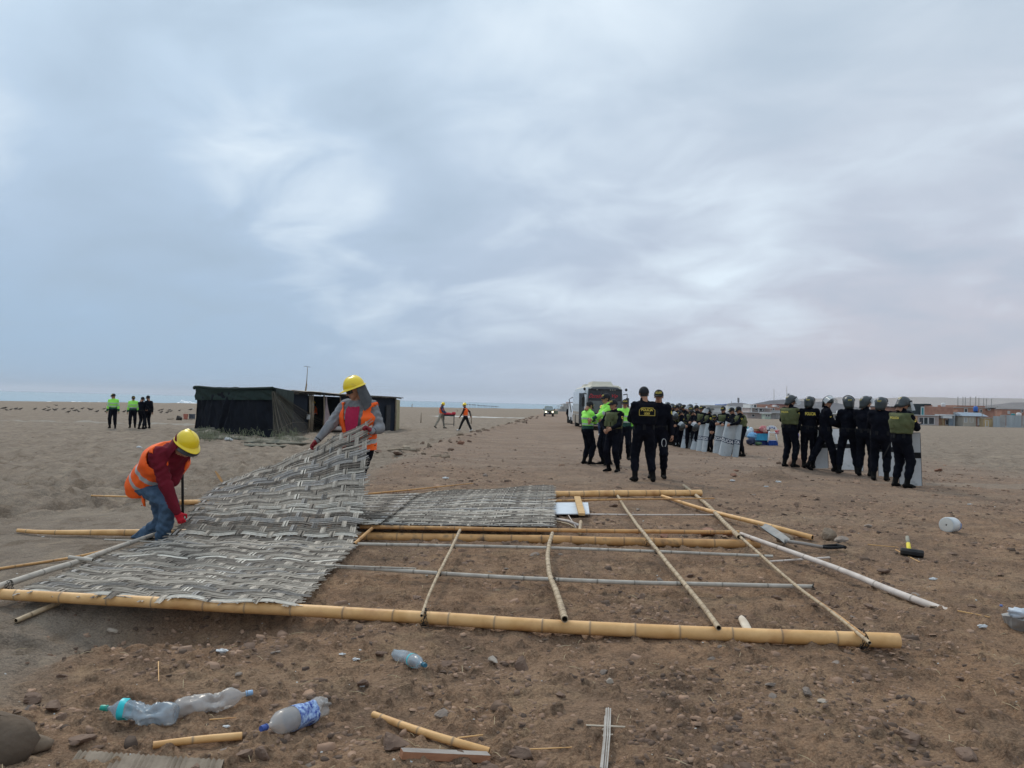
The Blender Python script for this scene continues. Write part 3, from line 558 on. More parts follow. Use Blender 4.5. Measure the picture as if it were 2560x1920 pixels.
for i, (x, y, z, rr, lb) in enumerate(((1386, 1452, .11, .024, 'bowed cane meets the front grey pole'), (1706, 1456, .115, .024, 'long cane meets the front grey pole'), (2033, 1467, .11, .022, 'split cane meets the front grey pole'), (1372, 1372, .13, .022, 'bowed cane meets the rear grey pole'), (1639, 1379, .14, .022, 'long cane meets the rear grey pole'), (1909, 1392, .12, .020, 'split cane meets the rear grey pole'), (1131, 1366, .14, .020, 'leftmost cane meets the rear grey pole'), (1378, 1345, .12, .056, 'bowed cane crosses the thick ochre pole'), (1617, 1349, .12, .056, 'long cane crosses the thick ochre pole'))):
    lashing(atz(x, y, z), rr, 'small dark tie where the '+lb, 20+i, 2, .02)
# ================================================================== WOVEN MATS
reed_m = [pm('reed_grey_%d' % i, a, b_, scale=40, rough=.75, spec=.25, tone=(.07, .064, .058), stretch=(1, 1, 1), dirt=((.13, .105, .085), 9, .62)) for i, (a, b_) in enumerate((((.38, .325, .26), (.58, .505, .415)), ((.20, .165, .13), (.33, .28, .23)), ((.62, .55, .45), (.84, .77, .66)), ((.34, .31, .275), (.54, .50, .455))))]
def surf(Lp, Rp, sag=None):
    """bilinear-in-u, spline-in-v surface from two edge polylines; parametrised by arc length"""
    A = catmull(Lp, 24); B = catmull(Rp, 24)
    def par(C): s = np.r_[0, np.cumsum(np.linalg.norm(np.diff(C, axis=0), axis=1))]; return s/s[-1], s[-1]
    sa, la = par(A); sb, lb = par(B)
    def S(u, v):
        u = np.asarray(u, float); v = np.asarray(v, float); vv = np.clip(v, 0, 1)
        pa = np.stack([np.interp(vv, sa, A[:, i]) for i in range(3)], -1); pb = np.stack([np.interp(vv, sb, B[:, i]) for i in range(3)], -1)
        da = nrm(A[-1]-A[-3]); d0 = nrm(A[2]-A[0])
        p = pa*(1-u)[..., None]+pb*u[..., None]
        p = p+np.where(v > 1, (v-1)*la, 0)[..., None]*da+np.where(v < 0, v*la, 0)[..., None]*d0
        if sag is not None: p = p+sag(u, v)
        return p
    return S, (la+lb)/2, np.linalg.norm(A[0]-B[0])
def woven(root, S, Lv, Wu, pitch_v, pitch_u, seed, nsl=6, fray=.05, dark=0.0, skip=3):
    rs = np.random.default_rng(seed); nv_ = int(Lv/pitch_v); nu_ = int(Wu/pitch_u); eps = 1e-3
    def nor(u, v):
        a = S(u+eps, v)-S(u-eps, v); b_ = S(u, v+eps)-S(u, v-eps); n = np.cross(a, b_); return n/(np.linalg.norm(n, axis=-1)[..., None]+1e-9)
    amp = .0046
    def band(fixed, width, along_n, phase, isw, m):
        """one flat bundle of slivers; isw: runs along u at v=fixed, else along v at u=fixed"""
        b = MB(); K = along_n*4+1
        for s in range(nsl if isw else 4):
            ns = nsl if isw else 4
            off = (s+.5)/ns-.5; j0 = rs.uniform(-fray, fray*1.2)*.6; j1 = rs.uniform(-fray*1.2, fray)*.6
            if rs.random() < .10: j0 += rs.uniform(0, .25)
            t = np.linspace(-.004-max(0, -j0)+max(j0, 0)*1., 1.004+max(j1, 0)-max(0, -j1), K)
            c_ = fixed+width*(off*(.97 if isw else .92)+rs.uniform(-.03, .03)+.4*(vn(t*2.5+s*3.1, fixed*40+s, seed)-.5)/ns*1.2+.06*(vn(t*3, fixed*31, seed+1)-.5))
            hw = width/ns*.52*rs.uniform(.75, 1.1)
            ph = t*along_n
            if isw: over = np.cos((ph-.5-phase)*2*np.pi/skip)*-1     # low where the warp passes over
            else: over = np.cos((ph-.5-phase)*2*np.pi/skip)
            if isw: hgt = amp*np.clip(over*1.3+.75, -.55, .75)*.9+rs.uniform(-.0015, .002)+.002*(vn(t*5+s, fixed*50+s*9, seed+2)-.4)
            else: hgt = amp*np.clip(over*2.6-.9, -1.2, 1.15)+.002
            rows = []
            for q, hh in ((-1, -.0012), (0, .0022), (1, -.0012)):
                uu, vv = (t, c_+q*hw) if isw else (c_+q*hw, t)
                p = S(uu, vv)+nor(uu, vv)*(hgt+hh+.0012*rs.uniform(-1, 1))[:, None]; rows.append(p)
            tone = np.clip(rs.random()**1.25*.95+(.2 if rs.random() < .2 else 0)+dark+.35*(vn(t*6+s*5, fixed*60, seed+4)-.5)+.35*(float(vn(fixed*23., 7., seed))-.5), 0, 1)
            b.grid(np.array(rows), 0, np.tile(tone, (3, 1)), flip=isw)
        return b.build('reed_band', [m], root, smooth=False)
    for j in range(nv_):
        v = (j+.5)/nv_; m = reed_m[rs.choice(4, p=[.40, .25, .17, .18])]
        band(v, 1/nv_*.96, nu_, -(j % skip)*1.0, True, m)
    for i in range(nu_):
        u = (i+.5)/nu_; m = reed_m[rs.choice(4, p=[.40, .30, .12, .18])]
        # warp i is on top of weft j where (i + j) is a multiple of skip: a twill
        band(u, .072/Wu, nv_, -(i % skip)*1.0, False, m)
Lp = [atY(34, 1481, 5.80), atY(142, 1443, 6.35), atY(228, 1402, 6.98), atY(330, 1369, 7.55), atY(412, 1342, 8.08), atY(452, 1304, 8.32), atY(488, 1268, 8.7), atY(520, 1236, 9.15), atY(560, 1204, 9.65)]
Rp = [atY(738, 1511, 5.60), atY(823, 1427, 6.83), atY(866, 1385, 7.6), atY(888, 1355, 8.2), atY(899, 1300, 8.62), atY(912, 1240, 8.95), atY(917, 1180, 9.2), atY(922, 1110, 9.42), atY(926, 1048, 9.6)]
for P in (Lp, Rp):
    for p in P: p[2] = max(p[2], .05)
def sag1(u, v):
    k = np.sin(np.clip(u, 0, 1)*np.pi); z = .02*k*np.sin(v*17)*(v < .6)-.05*k*sst(v, .75, 1)+.012*np.sin(u*23+v*9)
    return np.stack([z*0, z*0+.03*k*sst(v, .6, 1), z], -1)
S1, l1, w1 = surf(Lp, Rp, sag1)
mat1 = thing('reed_mat', 'large grey woven reed mat being lifted and curled up by the two workers', 'mat', atz(400, 1440, 0))
woven(mat1, S1, l1, w1, .085, .115, 5, nsl=6, fray=.035, dark=-.05)
# far mats lying on the frame
A0 = [atz(937, 1311, .185), atz(975, 1280, .19), atz(1010, 1253, .2), atz(1044, 1236, .2)]
B0 = [atz(1386, 1317, .185), atz(1386, 1278, .18), atz(1387, 1245, .19), atz(1387, 1215, .20)]
S2, l2, w2 = surf(A0, B0, lambda u, v: np.stack([u*0, u*0, .018*np.sin(u*9)*np.sin(v*8)+.03*(np.sin(np.clip(u, 0, 1)*np.pi))*v], -1))
mat2 = thing('reed_mat', 'grey woven reed mat lying flat on the far part of the frame', 'mat', atz(1200, 1270, .1), 'reed mats lying on the frame')
woven(mat2, S2, l2, w2, .085, .11, 9, nsl=5, fray=.02)
A1 = [atz(840, 1308, .19), atz(846, 1280, .20), atz(850, 1258, .2), atz(856, 1240, .2)]
B1 = [atz(946, 1311, .215), atz(990, 1280, .225), atz(1022, 1252, .23), atz(1050, 1233, .23)]
S3, l3, w3 = surf(A1, B1)
mat3 = thing('reed_mat', 'smaller reed mat overlapping the left end of the flat far mat', 'mat', atz(950, 1270, .1), 'reed mats lying on the frame')
woven(mat3, S3, l3, w3, .085, .10, 12, nsl=5, fray=.03)
# splintered scraps at the back corner of the lifted mat
for i, (a, b_, da, db, lab) in enumerate((((538, 1178), (556, 1206), 9.9, 9.8, 'broken brown splinter sticking up behind the back corner of the lifted mat'), ((552, 1214), (592, 1206), 9.8, 9.9, 'ochre strip across the back corner of the lifted mat'), ((534, 1232), (562, 1212), 9.5, 9.8, 'curled brown reed end at the back left edge of the lifted mat'), ((575, 1198), (610, 1192), 10., 10., 'bent grey reed tip at the back edge of the lifted mat'))):
    p, q = atY(*a, da), atY(*b_, db); MBx = MB(); dd = nrm(q-p); sd2 = nrm(np.cross(dd, [0, 1, 0]))*.016
    MBx.grid(np.array([[p-sd2*.4, p+sd2*.6], [(p+q)/2-sd2, (p+q)/2+sd2+np.array([0, 0, .006])], [q-sd2*.7, q+sd2]])); MBx.grid(np.array([[p-sd2*.4, p+sd2*.6], [(p+q)/2-sd2, (p+q)/2+sd2+np.array([0, 0, .006])], [q-sd2*.7, q+sd2]])+np.array([0, .005, -.002]), flip=True)
    tag(MBx.build('reed_splinter', b_yel2 if i < 3 else reed_m[0]), lab, 'splinter')
# ================================================================== STONES, CLODS, LITTER
st_m = pm('slate_brown', (.135, .085, .06), (.215, .14, .098), scale=7, rough=.85, bump=.006, bscale=30)
st_g = pm('slate_grey', (.18, .14, .112), (.27, .215, .175), scale=7, rough=.85, bump=.006, bscale=30)
st_r = pm('brick_clod', (.24, .12, .08), (.32, .18, .12), scale=7, rough=.9, bump=.006, bscale=30)
st_p = pm('pale_stone', (.33, .27, .21), (.45, .38, .31), scale=7, rough=.9, bump=.004, bscale=30)
clod = pm('sandy_clod', (.19, .14, .098), (.28, .21, .15), scale=4, rough=1, bump=.012, bscale=22)
def rock(c, s, mat, seed, label=None, name='stone', cat='stone', group=None, flat=.55, sink=.25, cuts=8, smooth=False, parent=None):
    """convex-ish faceted block: a sphere clipped by random planes"""
    r_ = np.random.default_rng(seed); n, nv_ = (44, 26) if s > .2 and smooth else (16, 9); v = np.linspace(0, np.pi, nv_); u = np.arange(n)/n*6.2832
    G = np.stack([np.sin(v)[:, None]*np.cos(u), np.sin(v)[:, None]*np.sin(u), np.cos(v)[:, None]*np.ones(n)], -1).reshape(-1, 3)
    rad = np.full(len(G), 1.25)
    for k in range(cuts):
        d = nrm(r_.normal(size=3)); h = r_.uniform(.42, .80) if not smooth else r_.uniform(.6, .9); c_ = G@d; rad = np.minimum(rad, np.where(c_ > .05, h/np.maximum(c_, .05), 9))
    if smooth: rad = rad*(1+.22*fbm(G[:, 0]*2.2+seed, G[:, 1]*2.2+G[:, 2]*1.7, 5, seed % 50, .62))
    G = G*rad[:, None]*np.array([1, r_.uniform(.6, .95), flat])*s; G[:, :] += r_.normal(size=G.shape)*s*.012
    G = G@rotx(r_.uniform(-.3, .3)).T@rotz(r_.uniform(0, 6.28)).T
    c_ = np.array(c, float); c_[2] += s*flat*(1-sink)*.55
    o = MB().grid((G+c_).reshape(nv_, n, 3), wrap=True, flip=True).build(name, mat, parent, smooth=smooth)
    if label: tag(o, label, cat, group)
    return o
big = [((2272, 1848), .115, st_m, 'largest flat five-sided brown slate block at the lower right', .35), ((2415, 1898), .06, st_m, 'pointed brown slate stone right of the largest block', .5), ((980, 1872), .075, st_m, 'brown stone left of the sawn plank', .6), ((1312, 1895), .065, st_m, 'dark rounded stone at the bottom centre', .6), ((1108, 1785), .045, st_g, 'grey-topped stone right of the hollow bamboo', .5), ((1304, 1672), .055, st_m, 'upright triangular brown stone in the middle gravel patch', 1.0), ((1236, 1656), .035, st_p, 'pale grey wedge stone left of the triangular one', .7), ((1117, 1665), .055, st_m, 'long flat slate stone right of the blue-capped small bottle', .3), ((905, 1714), .045, st_m, 'dark triangular stone left of the hollow bamboo', .7), ((1080, 1737), .035, st_m, 'thin tilted slate below the small bottle', .3), ((1512, 1682), .035, st_g, 'grey stone in the gravel right of centre', .5), ((1523, 1706), .025, st_p, 'small round pale pebble right of centre', .6),
       ((280, 1582), .035, st_p, 'pale triangular stone in the sand under the front pole', .8), ((595, 1687), .022, st_g, 'small grey pebble above the clear bottle', .7), ((90, 1752), .06, st_m, 'dark wedge stone at the left edge of the dirt', .5), ((660, 1898), .04, st_m, 'small dark cube of stone near the bottom edge', .9), ((205, 1850), .06, st_m, 'flat slate beneath the green-capped bottle', .35), ((135, 1775), .055, st_m, 'angular brown stone left of the green cap', .6), ((2060, 1755), .03, st_p, 'long pale flake in the right gravel', .3), ((1925, 1714), .05, st_g, 'grey slab stone in the right gravel patch', .35), ((1800, 1620), .03, st_g, 'small grey flake below the front pole right', .4), ((1780, 1775), .03, st_m, 'narrow dark flake low right of centre', .4), ((2405, 1700), .03, st_m, 'dark oval stone at the right', .4), ((2075, 1808), .035, st_m, 'small brown tile-like stone above the largest block', .4),
       ((1722, 1443), .055, st_m, 'dark slab stone just past the long cane', .4), ((1748, 1447), .03, st_m, 'small brown stone beside the dark slab', .5), ((1770, 1338), .13, st_r, 'dark red-brown rounded rock behind the thin yellow pole', .8), ((1660, 1343), .10, st_r, 'brown rock left of the red-brown one behind the poles', .4), ((1820, 1340), .07, st_r, 'small brown rock near the right end of the middle poles', .6), ((2070, 1511), .035, st_m, 'dark stone beside the split cane', .7), ((2090, 1519), .03, st_m, 'small stone next to the dark one by the split cane', .5), ((2164, 1326), .07, st_m, 'flat slate above the sledgehammer', .4), ((2266, 1403), .035, st_m, 'dark cube stone below the sledgehammer', .8), ((2208, 1430), .07, st_m, 'brown slate pair below the reeds at the right', .3), ((2383, 1386), .08, st_m, 'dark flat slate right of the sledgehammer', .25), ((2308, 1300), .03, st_m, 'small dark stone left of the white tub', .6),
       ((1833, 1190), .10, st_r, 'reddish clod on the track between the two police groups', .5), ((1842, 1178), .07, st_r, 'smaller reddish clod behind the first', .5), ((2343, 1178), .14, st_r, 'reddish clod right of the last riot officer', .4), ((1150, 1110), .2, st_r, 'red-brown brick on the track edge', .5), ((945, 1130), .22, st_m, 'brown driftwood-like clump left of the track', .3), ((1945, 1160), .1, st_m, 'brown stone left of the dirt heap behind the riot officers', .6), ((2130, 1330), .05, st_m, 'brown stone right of the sandy clod', .6)]
for i, ((x, y), s, m, lab, fl) in enumerate(big): rock(at(x, y), s, m, 100+i, lab, flat=fl)
# berm of clods along the track's left edge
rs_ = random.Random(3); lab = 'dirt clod in the rough berm along the left edge of the track'
for i in range(90):
    y = 20*(130/20)**rs_.random(); x = float(xleft(y))+.4+rs_.gauss(0, .4); rock([x, y, gz(x, y)], rs_.uniform(.05, .20)*min(1.3, .5+y/80), rs_.choice([st_m, st_m, clod, clod]), 300+i, lab, name='dirt_clod', cat='clod', group='clods along the track edge', flat=rs_.uniform(.4, .8), sink=.6)
lab = 'loose angular brown stone lying on the dirt'
for i in range(110):
    y = 3.2*(16/3.2)**rs_.random(); x = rs_.uniform(-.68, .68)*y
    if Hm(x, y)[1] < .5: continue
    rock([x, y, gz(x, y)], rs_.uniform(.018, .05)*min(1.8, max(1, y/5)), rs_.choice([st_m, st_m, st_g, st_m]), 400+i, lab, group='loose stones on the dirt', flat=rs_.uniform(.25, .7), sink=.8)
# sandy lumps in the near left corner
rock(at(-4, 1900), .20, pm('dark_damp_sand', (.10, .072, .05), (.16, .118, .085), scale=5, rough=1, bump=.012, bscale=26), 61, 'big lump of grey sand at the lower left corner', name='sand_lump', cat='lump', flat=.85, smooth=True, cuts=34)
rock(at(75, 1880), .08, clod, 62, 'smaller sand lump beside the corner lump', name='sand_lump', cat='lump', flat=.8, smooth=True, cuts=22)
rock(at(2072, 1350), .15, clod, 63, 'rough sandy clod at the end of the pale yellow pole', name='dirt_clod', cat='clod', flat=.8, cuts=14)
rock(at(2102, 1352), .14, st_g, 64, 'grey flat clod behind the sandy one', name='dirt_clod', cat='clod', flat=.35, cuts=14)
rock(at(1965, 1352), .12, clod, 65, 'sand heap clinging to the shovel neck', name='dirt_clod', cat='clod', flat=.5, cuts=20, smooth=True)
# concrete-like sand-caked board in the near corner
pA, pB, pC, pD = at(60, 1925), at(195, 1888), at(560, 1912), at(640, 1935); g = []
for i in range(60):
    t = i/59; a = pB*(1-t)+pC*t; b_ = a+np.array([-.03, -.55, -.04]); z = .012*abs(math.sin(i*1.45+.3))+.004*random.random(); g.append([a+[0, .012, -.03], a+np.array([0, 0, .012+z]), (a*2+b_)/3+np.array([.05, 0, .018+z]), b_+np.array([.12, 0, .02+z])])
tag(MB().grid(np.array(g), flip=False).build('rippled_slab', pm('sand_caked_slab', (.19, .15, .11), (.28, .225, .17), scale=8, rough=.95, bump=.004, bscale=60)), 'ridged grey sand-caked slab along the bottom left edge', 'slab')
# sawn plank, wooden stake, reed cross
def plank(a, b_, w_, t_, mats, name, label, cat='plank', round_end=False):
    d = nrm(b_-a); s = nrm(np.cross(d, [0, 0, 1])); u = np.cross(s, d); bb = MB(); Ln = np.linalg.norm(b_-a)
    n = 14; g = []
    for i in range(n):
        q = i/(n-1); c_ = a+d*Ln*q; ww = w_*(1+.02*math.sin(i*1.7)); k = 1-.10*(q < .05)
        g.append([c_+s*x*ww*k+u*y*t_ for x, y in ((-.5, -.5), (.5, -.5), (.5, .5), (-.5, .5))])
    g = np.array(g)
    for e in range(4):
        bb.grid(np.stack([g[:, e], g[:, (e+1) % 4]], 1), 1 if e in (1, 3) else 0)
    bb.add(g[0], [[0, 1, 2, 3]], 1); bb.add(g[-1], [[3, 2, 1, 0]], 1)
    return tag(bb.build(name, mats), label, cat)
wood_g = pm('weathered_plank', (.25, .215, .19), (.36, .32, .28), scale=12, rough=.8, bump=.003, bscale=40, stretch=(.3, 2, 2))
wood_r = pm('sawn_reddish_wood', (.32, .145, .075), (.44, .215, .12), scale=12, rough=.75, bump=.002, bscale=60, stretch=(.3, 2, 2))
plank(at(1003, 1884, .028), at(1220, 1893, .028), .045, .034, [wood_g, wood_r], 'sawn_plank', 'short sawn plank with reddish edge and grey top, at the bottom centre')
pale = pm('pale_wood', (.58, .47, .35), (.70, .60, .47), scale=10, rough=.7, bump=.002, bscale=50)
p = atz(1870, 1575, .02); q = atz(1853, 1542, .04); bb = MB(); dd = nrm(q-p); s = np.array([1, 0, 0]); ring = []
for i, (t, w_) in enumerate(((0, .034), (.45, .035), (.8, .032), (.94, .022), (1., .006))):
    c_ = p+(q-p)*t; ring.append([c_+s*w_*math.cos(a)+np.array([0, 0, 1])*.014*math.sin(a) for a in np.arange(8)/8*6.2832])
tag(bb.grid(np.array(ring), wrap=True).build('wooden_stake', pale, smooth=True), 'pale rounded wooden stake poking out behind the front pole', 'stake')
split = pm('split_reed_grey', (.33, .29, .25), (.50, .46, .41), scale=10, rough=.8)
ct = thing('reed_cross', 'cross of split grey and pale reeds lying at the bottom right of centre', 'reeds', at(1515, 1840))
for k, (a, b_) in enumerate((((1516, 1771), (1505, 1924)), ((1521, 1770), (1511, 1924)), ((1526, 1772), (1517, 1922)), ((1513, 1790), (1502, 1920)))):
    MB().tube([at(*a, .02), (at(*a, .02)+at(*b_, .014))/2+np.array([.004, 0, .004]), at(*b_, .012)], .0045, 5).build('reed', split, ct)
for a, b_, r in (((1465, 1813), (1563, 1817), .0045), ((1506, 1824), (1530, 1814), .004), ((1506, 1839), (1532, 1836), .004)): MB().tube([at(*a, .012), at(*b_, .012)], r, 5).build('reed', pale, ct, smooth=True)
# white panel with wooden batten and debris beside the far mat
wp = thing('painted_board', 'white board with a wooden batten across it beside the far mat', 'board', atz(1430, 1270, 0))
Q = [at(1380, 1284, .05), at(1474, 1284, .05), at(1470, 1256, .08), at(1380, 1256, .08)]
bb = MB(); V = np.array(Q+[p-[0, 0, .012] for p in Q]); bb.add(V, [[0, 1, 2, 3], [7, 6, 5, 4], [0, 4, 5, 1], [1, 5, 6, 2], [2, 6, 7, 3], [3, 7, 4, 0]])
bb.build('board', pm('white_board', (.52, .56, .60), (.62, .66, .70), rough=.6), wp)
pp = plank(at(1455, 1286, .115), at(1443, 1243, .13), .09, .03, [pm('fresh_wood', (.50, .30, .12), (.60, .38, .17), scale=9, rough=.7)]*2, 'wooden_batten', None)
for k in ('label', 'category'):
    if k in pp: del pp[k]
V = np.array([v.co[:] for v in pp.data.vertices])-np.array(wp.location); pp.data.vertices.foreach_set('co', V.astype(np.float32).ravel()); pp.parent = wp
for i, (pts, r, m, lab) in enumerate((([(1386, 1297), (1420, 1303), (1448, 1314)], .02, b_pink, 'pale bent branch at the right end of the far mat'), ([(1388, 1303), (1420, 1310), (1442, 1322)], .012, b_tan, 'brown bent twig under the pale branch'), ([(1421, 1288), (1430, 1302), (1440, 1318)], .006, b_pink, 'thin twig standing against the pale branch'), ([(1452, 1304), (1450, 1320), (1449, 1334)], .022, b_tan, 'short brown stake stub near the thin yellow pole'))):
    tag(MB().tube([at(x, y, .06) for x, y in pts], r, 6).build('dry_branch', m, smooth=True), lab, 'branch')
# ================================================================== PEOPLE: smooth distance-field bodies meshed by surface nets
def seg(P, a, b, ra, rb, lat=None, k=1.0):
    a = np.asarray(a, float); b = np.asarray(b, float); ab = b-a; t = np.clip(((P-a)@ab)/(ab@ab+1e-9), 0, 1); q = P-a-t[:, None]*ab
    if lat is not None and k != 1.0:
        q = q-(q@lat)[:, None]*lat*(1-1/k)
    return np.sqrt((q*q).sum(1))-(ra+(rb-ra)*t)
def smin(a, b, k): h = np.clip(.5+.5*(b-a)/k, 0, 1); return b*(1-h)+a*h-k*h*(1-h)
def nets(F, o, h):
    nx, ny, nz = F.shape; I = F < 0
    s = np.zeros((nx-1, ny-1, nz-1), np.int8)
    cs = [(i, j, k) for i in (0, 1) for j in (0, 1) for k in (0, 1)]
    for i, j, k in cs: s += I[i:nx-1+i, j:ny-1+j, k:nz-1+k]
    A = np.argwhere((s > 0) & (s < 8)); idx = -np.ones(s.shape, int); idx[tuple(A.T)] = np.arange(len(A))
    acc = np.zeros((len(A), 3)); cnt = np.zeros(len(A))
    fv = {c_: F[A[:, 0]+c_[0], A[:, 1]+c_[1], A[:, 2]+c_[2]] for c_ in cs}
    for c_ in cs:
        for ax in range(3):
            if c_[ax]: continue
            d = list(c_); d[ax] = 1; d = tuple(d); a, b = fv[c_], fv[d]; m = (a < 0) != (b < 0); t = np.where(m, a/(a-b+1e-12), 0)
            p = np.tile(np.array(c_, float), (len(A), 1)); p[:, ax] = t; acc += p*m[:, None]; cnt += m
    V = (A+acc/cnt[:, None])*h+o; Q = []
    for ax in range(3):
        sl0 = [slice(None)]*3; sl1 = [slice(None)]*3; sl0[ax] = slice(0, -1); sl1[ax] = slice(1, None)
        a = I[tuple(sl0)]; b = I[tuple(sl1)]; E = np.argwhere(a != b); u, v = (ax+1) % 3, (ax+2) % 3
        E = E[(E[:, u] > 0) & (E[:, v] > 0) & (E[:, u] < F.shape[u]-1) & (E[:, v] < F.shape[v]-1)]; ins = a[tuple(E.T)]
        def cell(du, dv): c_ = E.copy(); c_[:, u] -= du; c_[:, v] -= dv; return idx[tuple(c_.T)]
        q = np.stack([cell(1, 1), cell(0, 1), cell(0, 0), cell(1, 0)], 1); q[~ins] = q[~ins][:, ::-1]; Q.append(q)
    Q = np.concatenate(Q); Q = Q[(Q >= 0).all(1)]; return V, Q
def field(prims, P, k=.03):
    F = None; best = None; mi = None
    for a, b, ra, rb, lat, kk, m, bl in prims:
        d = seg(P, a, b, ra, rb, lat, kk)
        if F is None: F = d.copy(); best = d.copy(); mi = np.full(len(P), m)
        else:
            F = smin(F, d, bl or k); w_ = d < best; best = np.where(w_, d, best); mi = np.where(w_, m, mi)
    return F, mi
def mesh_field(fn, lo, hi, h):
    lo = np.array(lo, float); hi = np.array(hi, float); n = np.ceil((hi-lo)/h).astype(int)+1
    g = np.stack(np.meshgrid(*[lo[i]+h*np.arange(n[i]) for i in range(3)], indexing='ij'), -1).reshape(-1, 3)
    F = fn(g).reshape(tuple(n)); return nets(F, lo, h)
def fcent(V, Q): return V[Q].mean(1)
# ---- materials
skin = pm('skin', (.34, .17, .10), (.42, .22, .135), scale=12, rough=.55, spec=.35)
lip_m = pm('skin_lip', (.26, .09, .07), (.30, .11, .08), rough=.5)  # the lips' own redder colour
hair_m = pm('black_hair', (.012, .01, .009), (.025, .02, .018), scale=40, rough=.6)
eye_m = pm('eye_dark', (.02, .015, .012), (.04, .03, .025), rough=.2)
navy = pm('navy_uniform', (.0045, .0052, .0085), (.0085, .0092, .0145), scale=6, rough=.92, spec=.05, bump=.006, bscale=22)
navy2 = pm('black_webbing', (.005, .005, .006), (.012, .012, .014), scale=20, rough=.7, spec=.2)
boot_m = pm('black_boot', (.003, .003, .0032), (.008, .007, .0065), scale=12, rough=.7, spec=.08)
lime = pm('lime_hi_vis', (.30, .80, .09), (.38, .92, .13), scale=5, rough=.7, bump=.006, bscale=14)
orange = pm('orange_hi_vis', (.93, .105, .012), (1., .16, .02), scale=6, rough=.65, bump=.006, bscale=14)
refl = pm('reflective_tape', (.36, .38, .38), (.46, .48, .48), scale=10, rough=.35, spec=.5)
dgreen = pm('dark_green_cloth', (.012, .045, .035), (.02, .065, .05), scale=8, rough=.8)
olive = pm('olive_vest', (.075, .085, .035), (.115, .125, .055), scale=9, rough=.85, bump=.006, bscale=30)
maroon = pm('maroon_fleece', (.115, .006, .014), (.17, .010, .022), scale=8, rough=.95, bump=.004, bscale=40)
denim = pm('blue_denim', (.040, .075, .125), (.075, .125, .19), scale=9, rough=.85, bump=.003, bscale=50)
greyh = pm('grey_hoodie', (.17, .17, .175), (.26, .26, .265), scale=10, rough=.95, bump=.004, bscale=50)
greyd = pm('dark_grey_hood', (.06, .062, .066), (.095, .098, .10), scale=10, rough=.95, bump=.004, bscale=50)
redp = pm('crimson_polo', (.33, .012, .05), (.42, .02, .07), scale=10, rough=.9, bump=.003, bscale=40)
redg = pm('red_glove', (.42, .008, .02), (.55, .015, .03), scale=20, rough=.75)
dredg = pm('dark_red_glove', (.17, .010, .018), (.24, .018, .026), scale=20, rough=.75)
hat_y = pm('yellow_helmet_plastic', (.80, .56, .005), (.88, .63, .01), scale=3, rough=.33, spec=.5, coat=.2, dirt=((.55, .38, .03), 9, .66))
helm = pm('dark_riot_helmet', (.022, .027, .028), (.035, .042, .043), scale=8, rough=.35, spec=.5)
visor = pm('clear_visor', (.66, .70, .71), (.74, .77, .78), rough=.12, alpha=.46, spec=.6)
cap_m = pm('black_cap', (.009, .009, .011), (.018, .018, .02), scale=20, rough=.8)
gold = pm('gold_lettering', (.72, .55, .08), (.82, .66, .14), scale=20, rough=.6)
white_c = pm('white_cloth', (.55, .55, .54), (.66, .66, .65), rough=.8)
dblue = pm('dark_blue_cloth', (.02, .035, .075), (.035, .055, .11), scale=8, rough=.85)
khaki = pm('khaki_trousers', (.30, .27, .22), (.38, .35, .29), scale=8, rough=.9)
# ---- head template (forward +Y, origin at skull centre)
def head_tpl(h=.0065):
    X = np.array([1., 0, 0])
    pr = [((0, -.008, .02), (0, -.002, .03), .088, .088, X, .84, 0, None), ((0, .02, -.045), (0, .055, -.075), .060, .034, X, .95, 0, .03), ((0, .045, .0), (0, .05, -.05), .05, .042, X, 1.05, 0, .03),
          ((0, .088, .012), (0, .113, -.024), .009, .014, None, 1, 0, .012), ((-.028, .073, .024), (.028, .073, .024), .016, .016, None, 1, 0, .02), ((-.015, .093, -.055), (.015, .093, -.055), .007, .007, None, 1, 2, .008),
          ((-.078, .0, .0), (-.084, -.012, -.03), .010, .008, None, 1, 0, .008), ((.078, .0, .0), (.084, -.012, -.03), .010, .008, None, 1, 0, .008), ((-.085, -.01, .018), (-.080, .0, -.03), .009, .007, None, 1, 0, .006), ((.085, -.01, .018), (.080, .0, -.03), .009, .007, None, 1, 0, .006),
          ((0, -.03, -.06), (0, -.045, -.15), .056, .056, None, 1, 0, .03)]
    fn = lambda P: np.maximum(field(pr, P)[0], -np.minimum(np.linalg.norm((P-[.031, .098, .008])*[1, 1, 1.5], axis=1), np.linalg.norm((P-[-.031, .098, .008])*[1, 1, 1.5], axis=1))+.015)
    V, Q = mesh_field(fn, (-.11, -.13, -.18), (.11, .14, .14), h); c_ = fcent(V, Q); _, mi = field(pr, c_)
    m = np.where(mi == 2, 2, 0); y, z, x = c_[:, 1], c_[:, 2], np.abs(c_[:, 0])
    m = np.where((z > .062) | ((y < .005) & (z > -.055) & (x < .085)) & ~((x > .076) & (y > -.03) & (z < .03)), 1, m)
    m = np.where((np.linalg.norm((c_-[.031, .088, .010])*[1, 1, 1.6], axis=1) < .015) | (np.linalg.norm((c_-[-.031, .088, .010])*[1, 1, 1.6], axis=1) < .015), 3, m)
    m = np.where((np.abs(z-.036) < .005) & (y > .06) & (x > .012) & (x < .05), 1, m); return V, Q, m
HEAD = head_tpl()
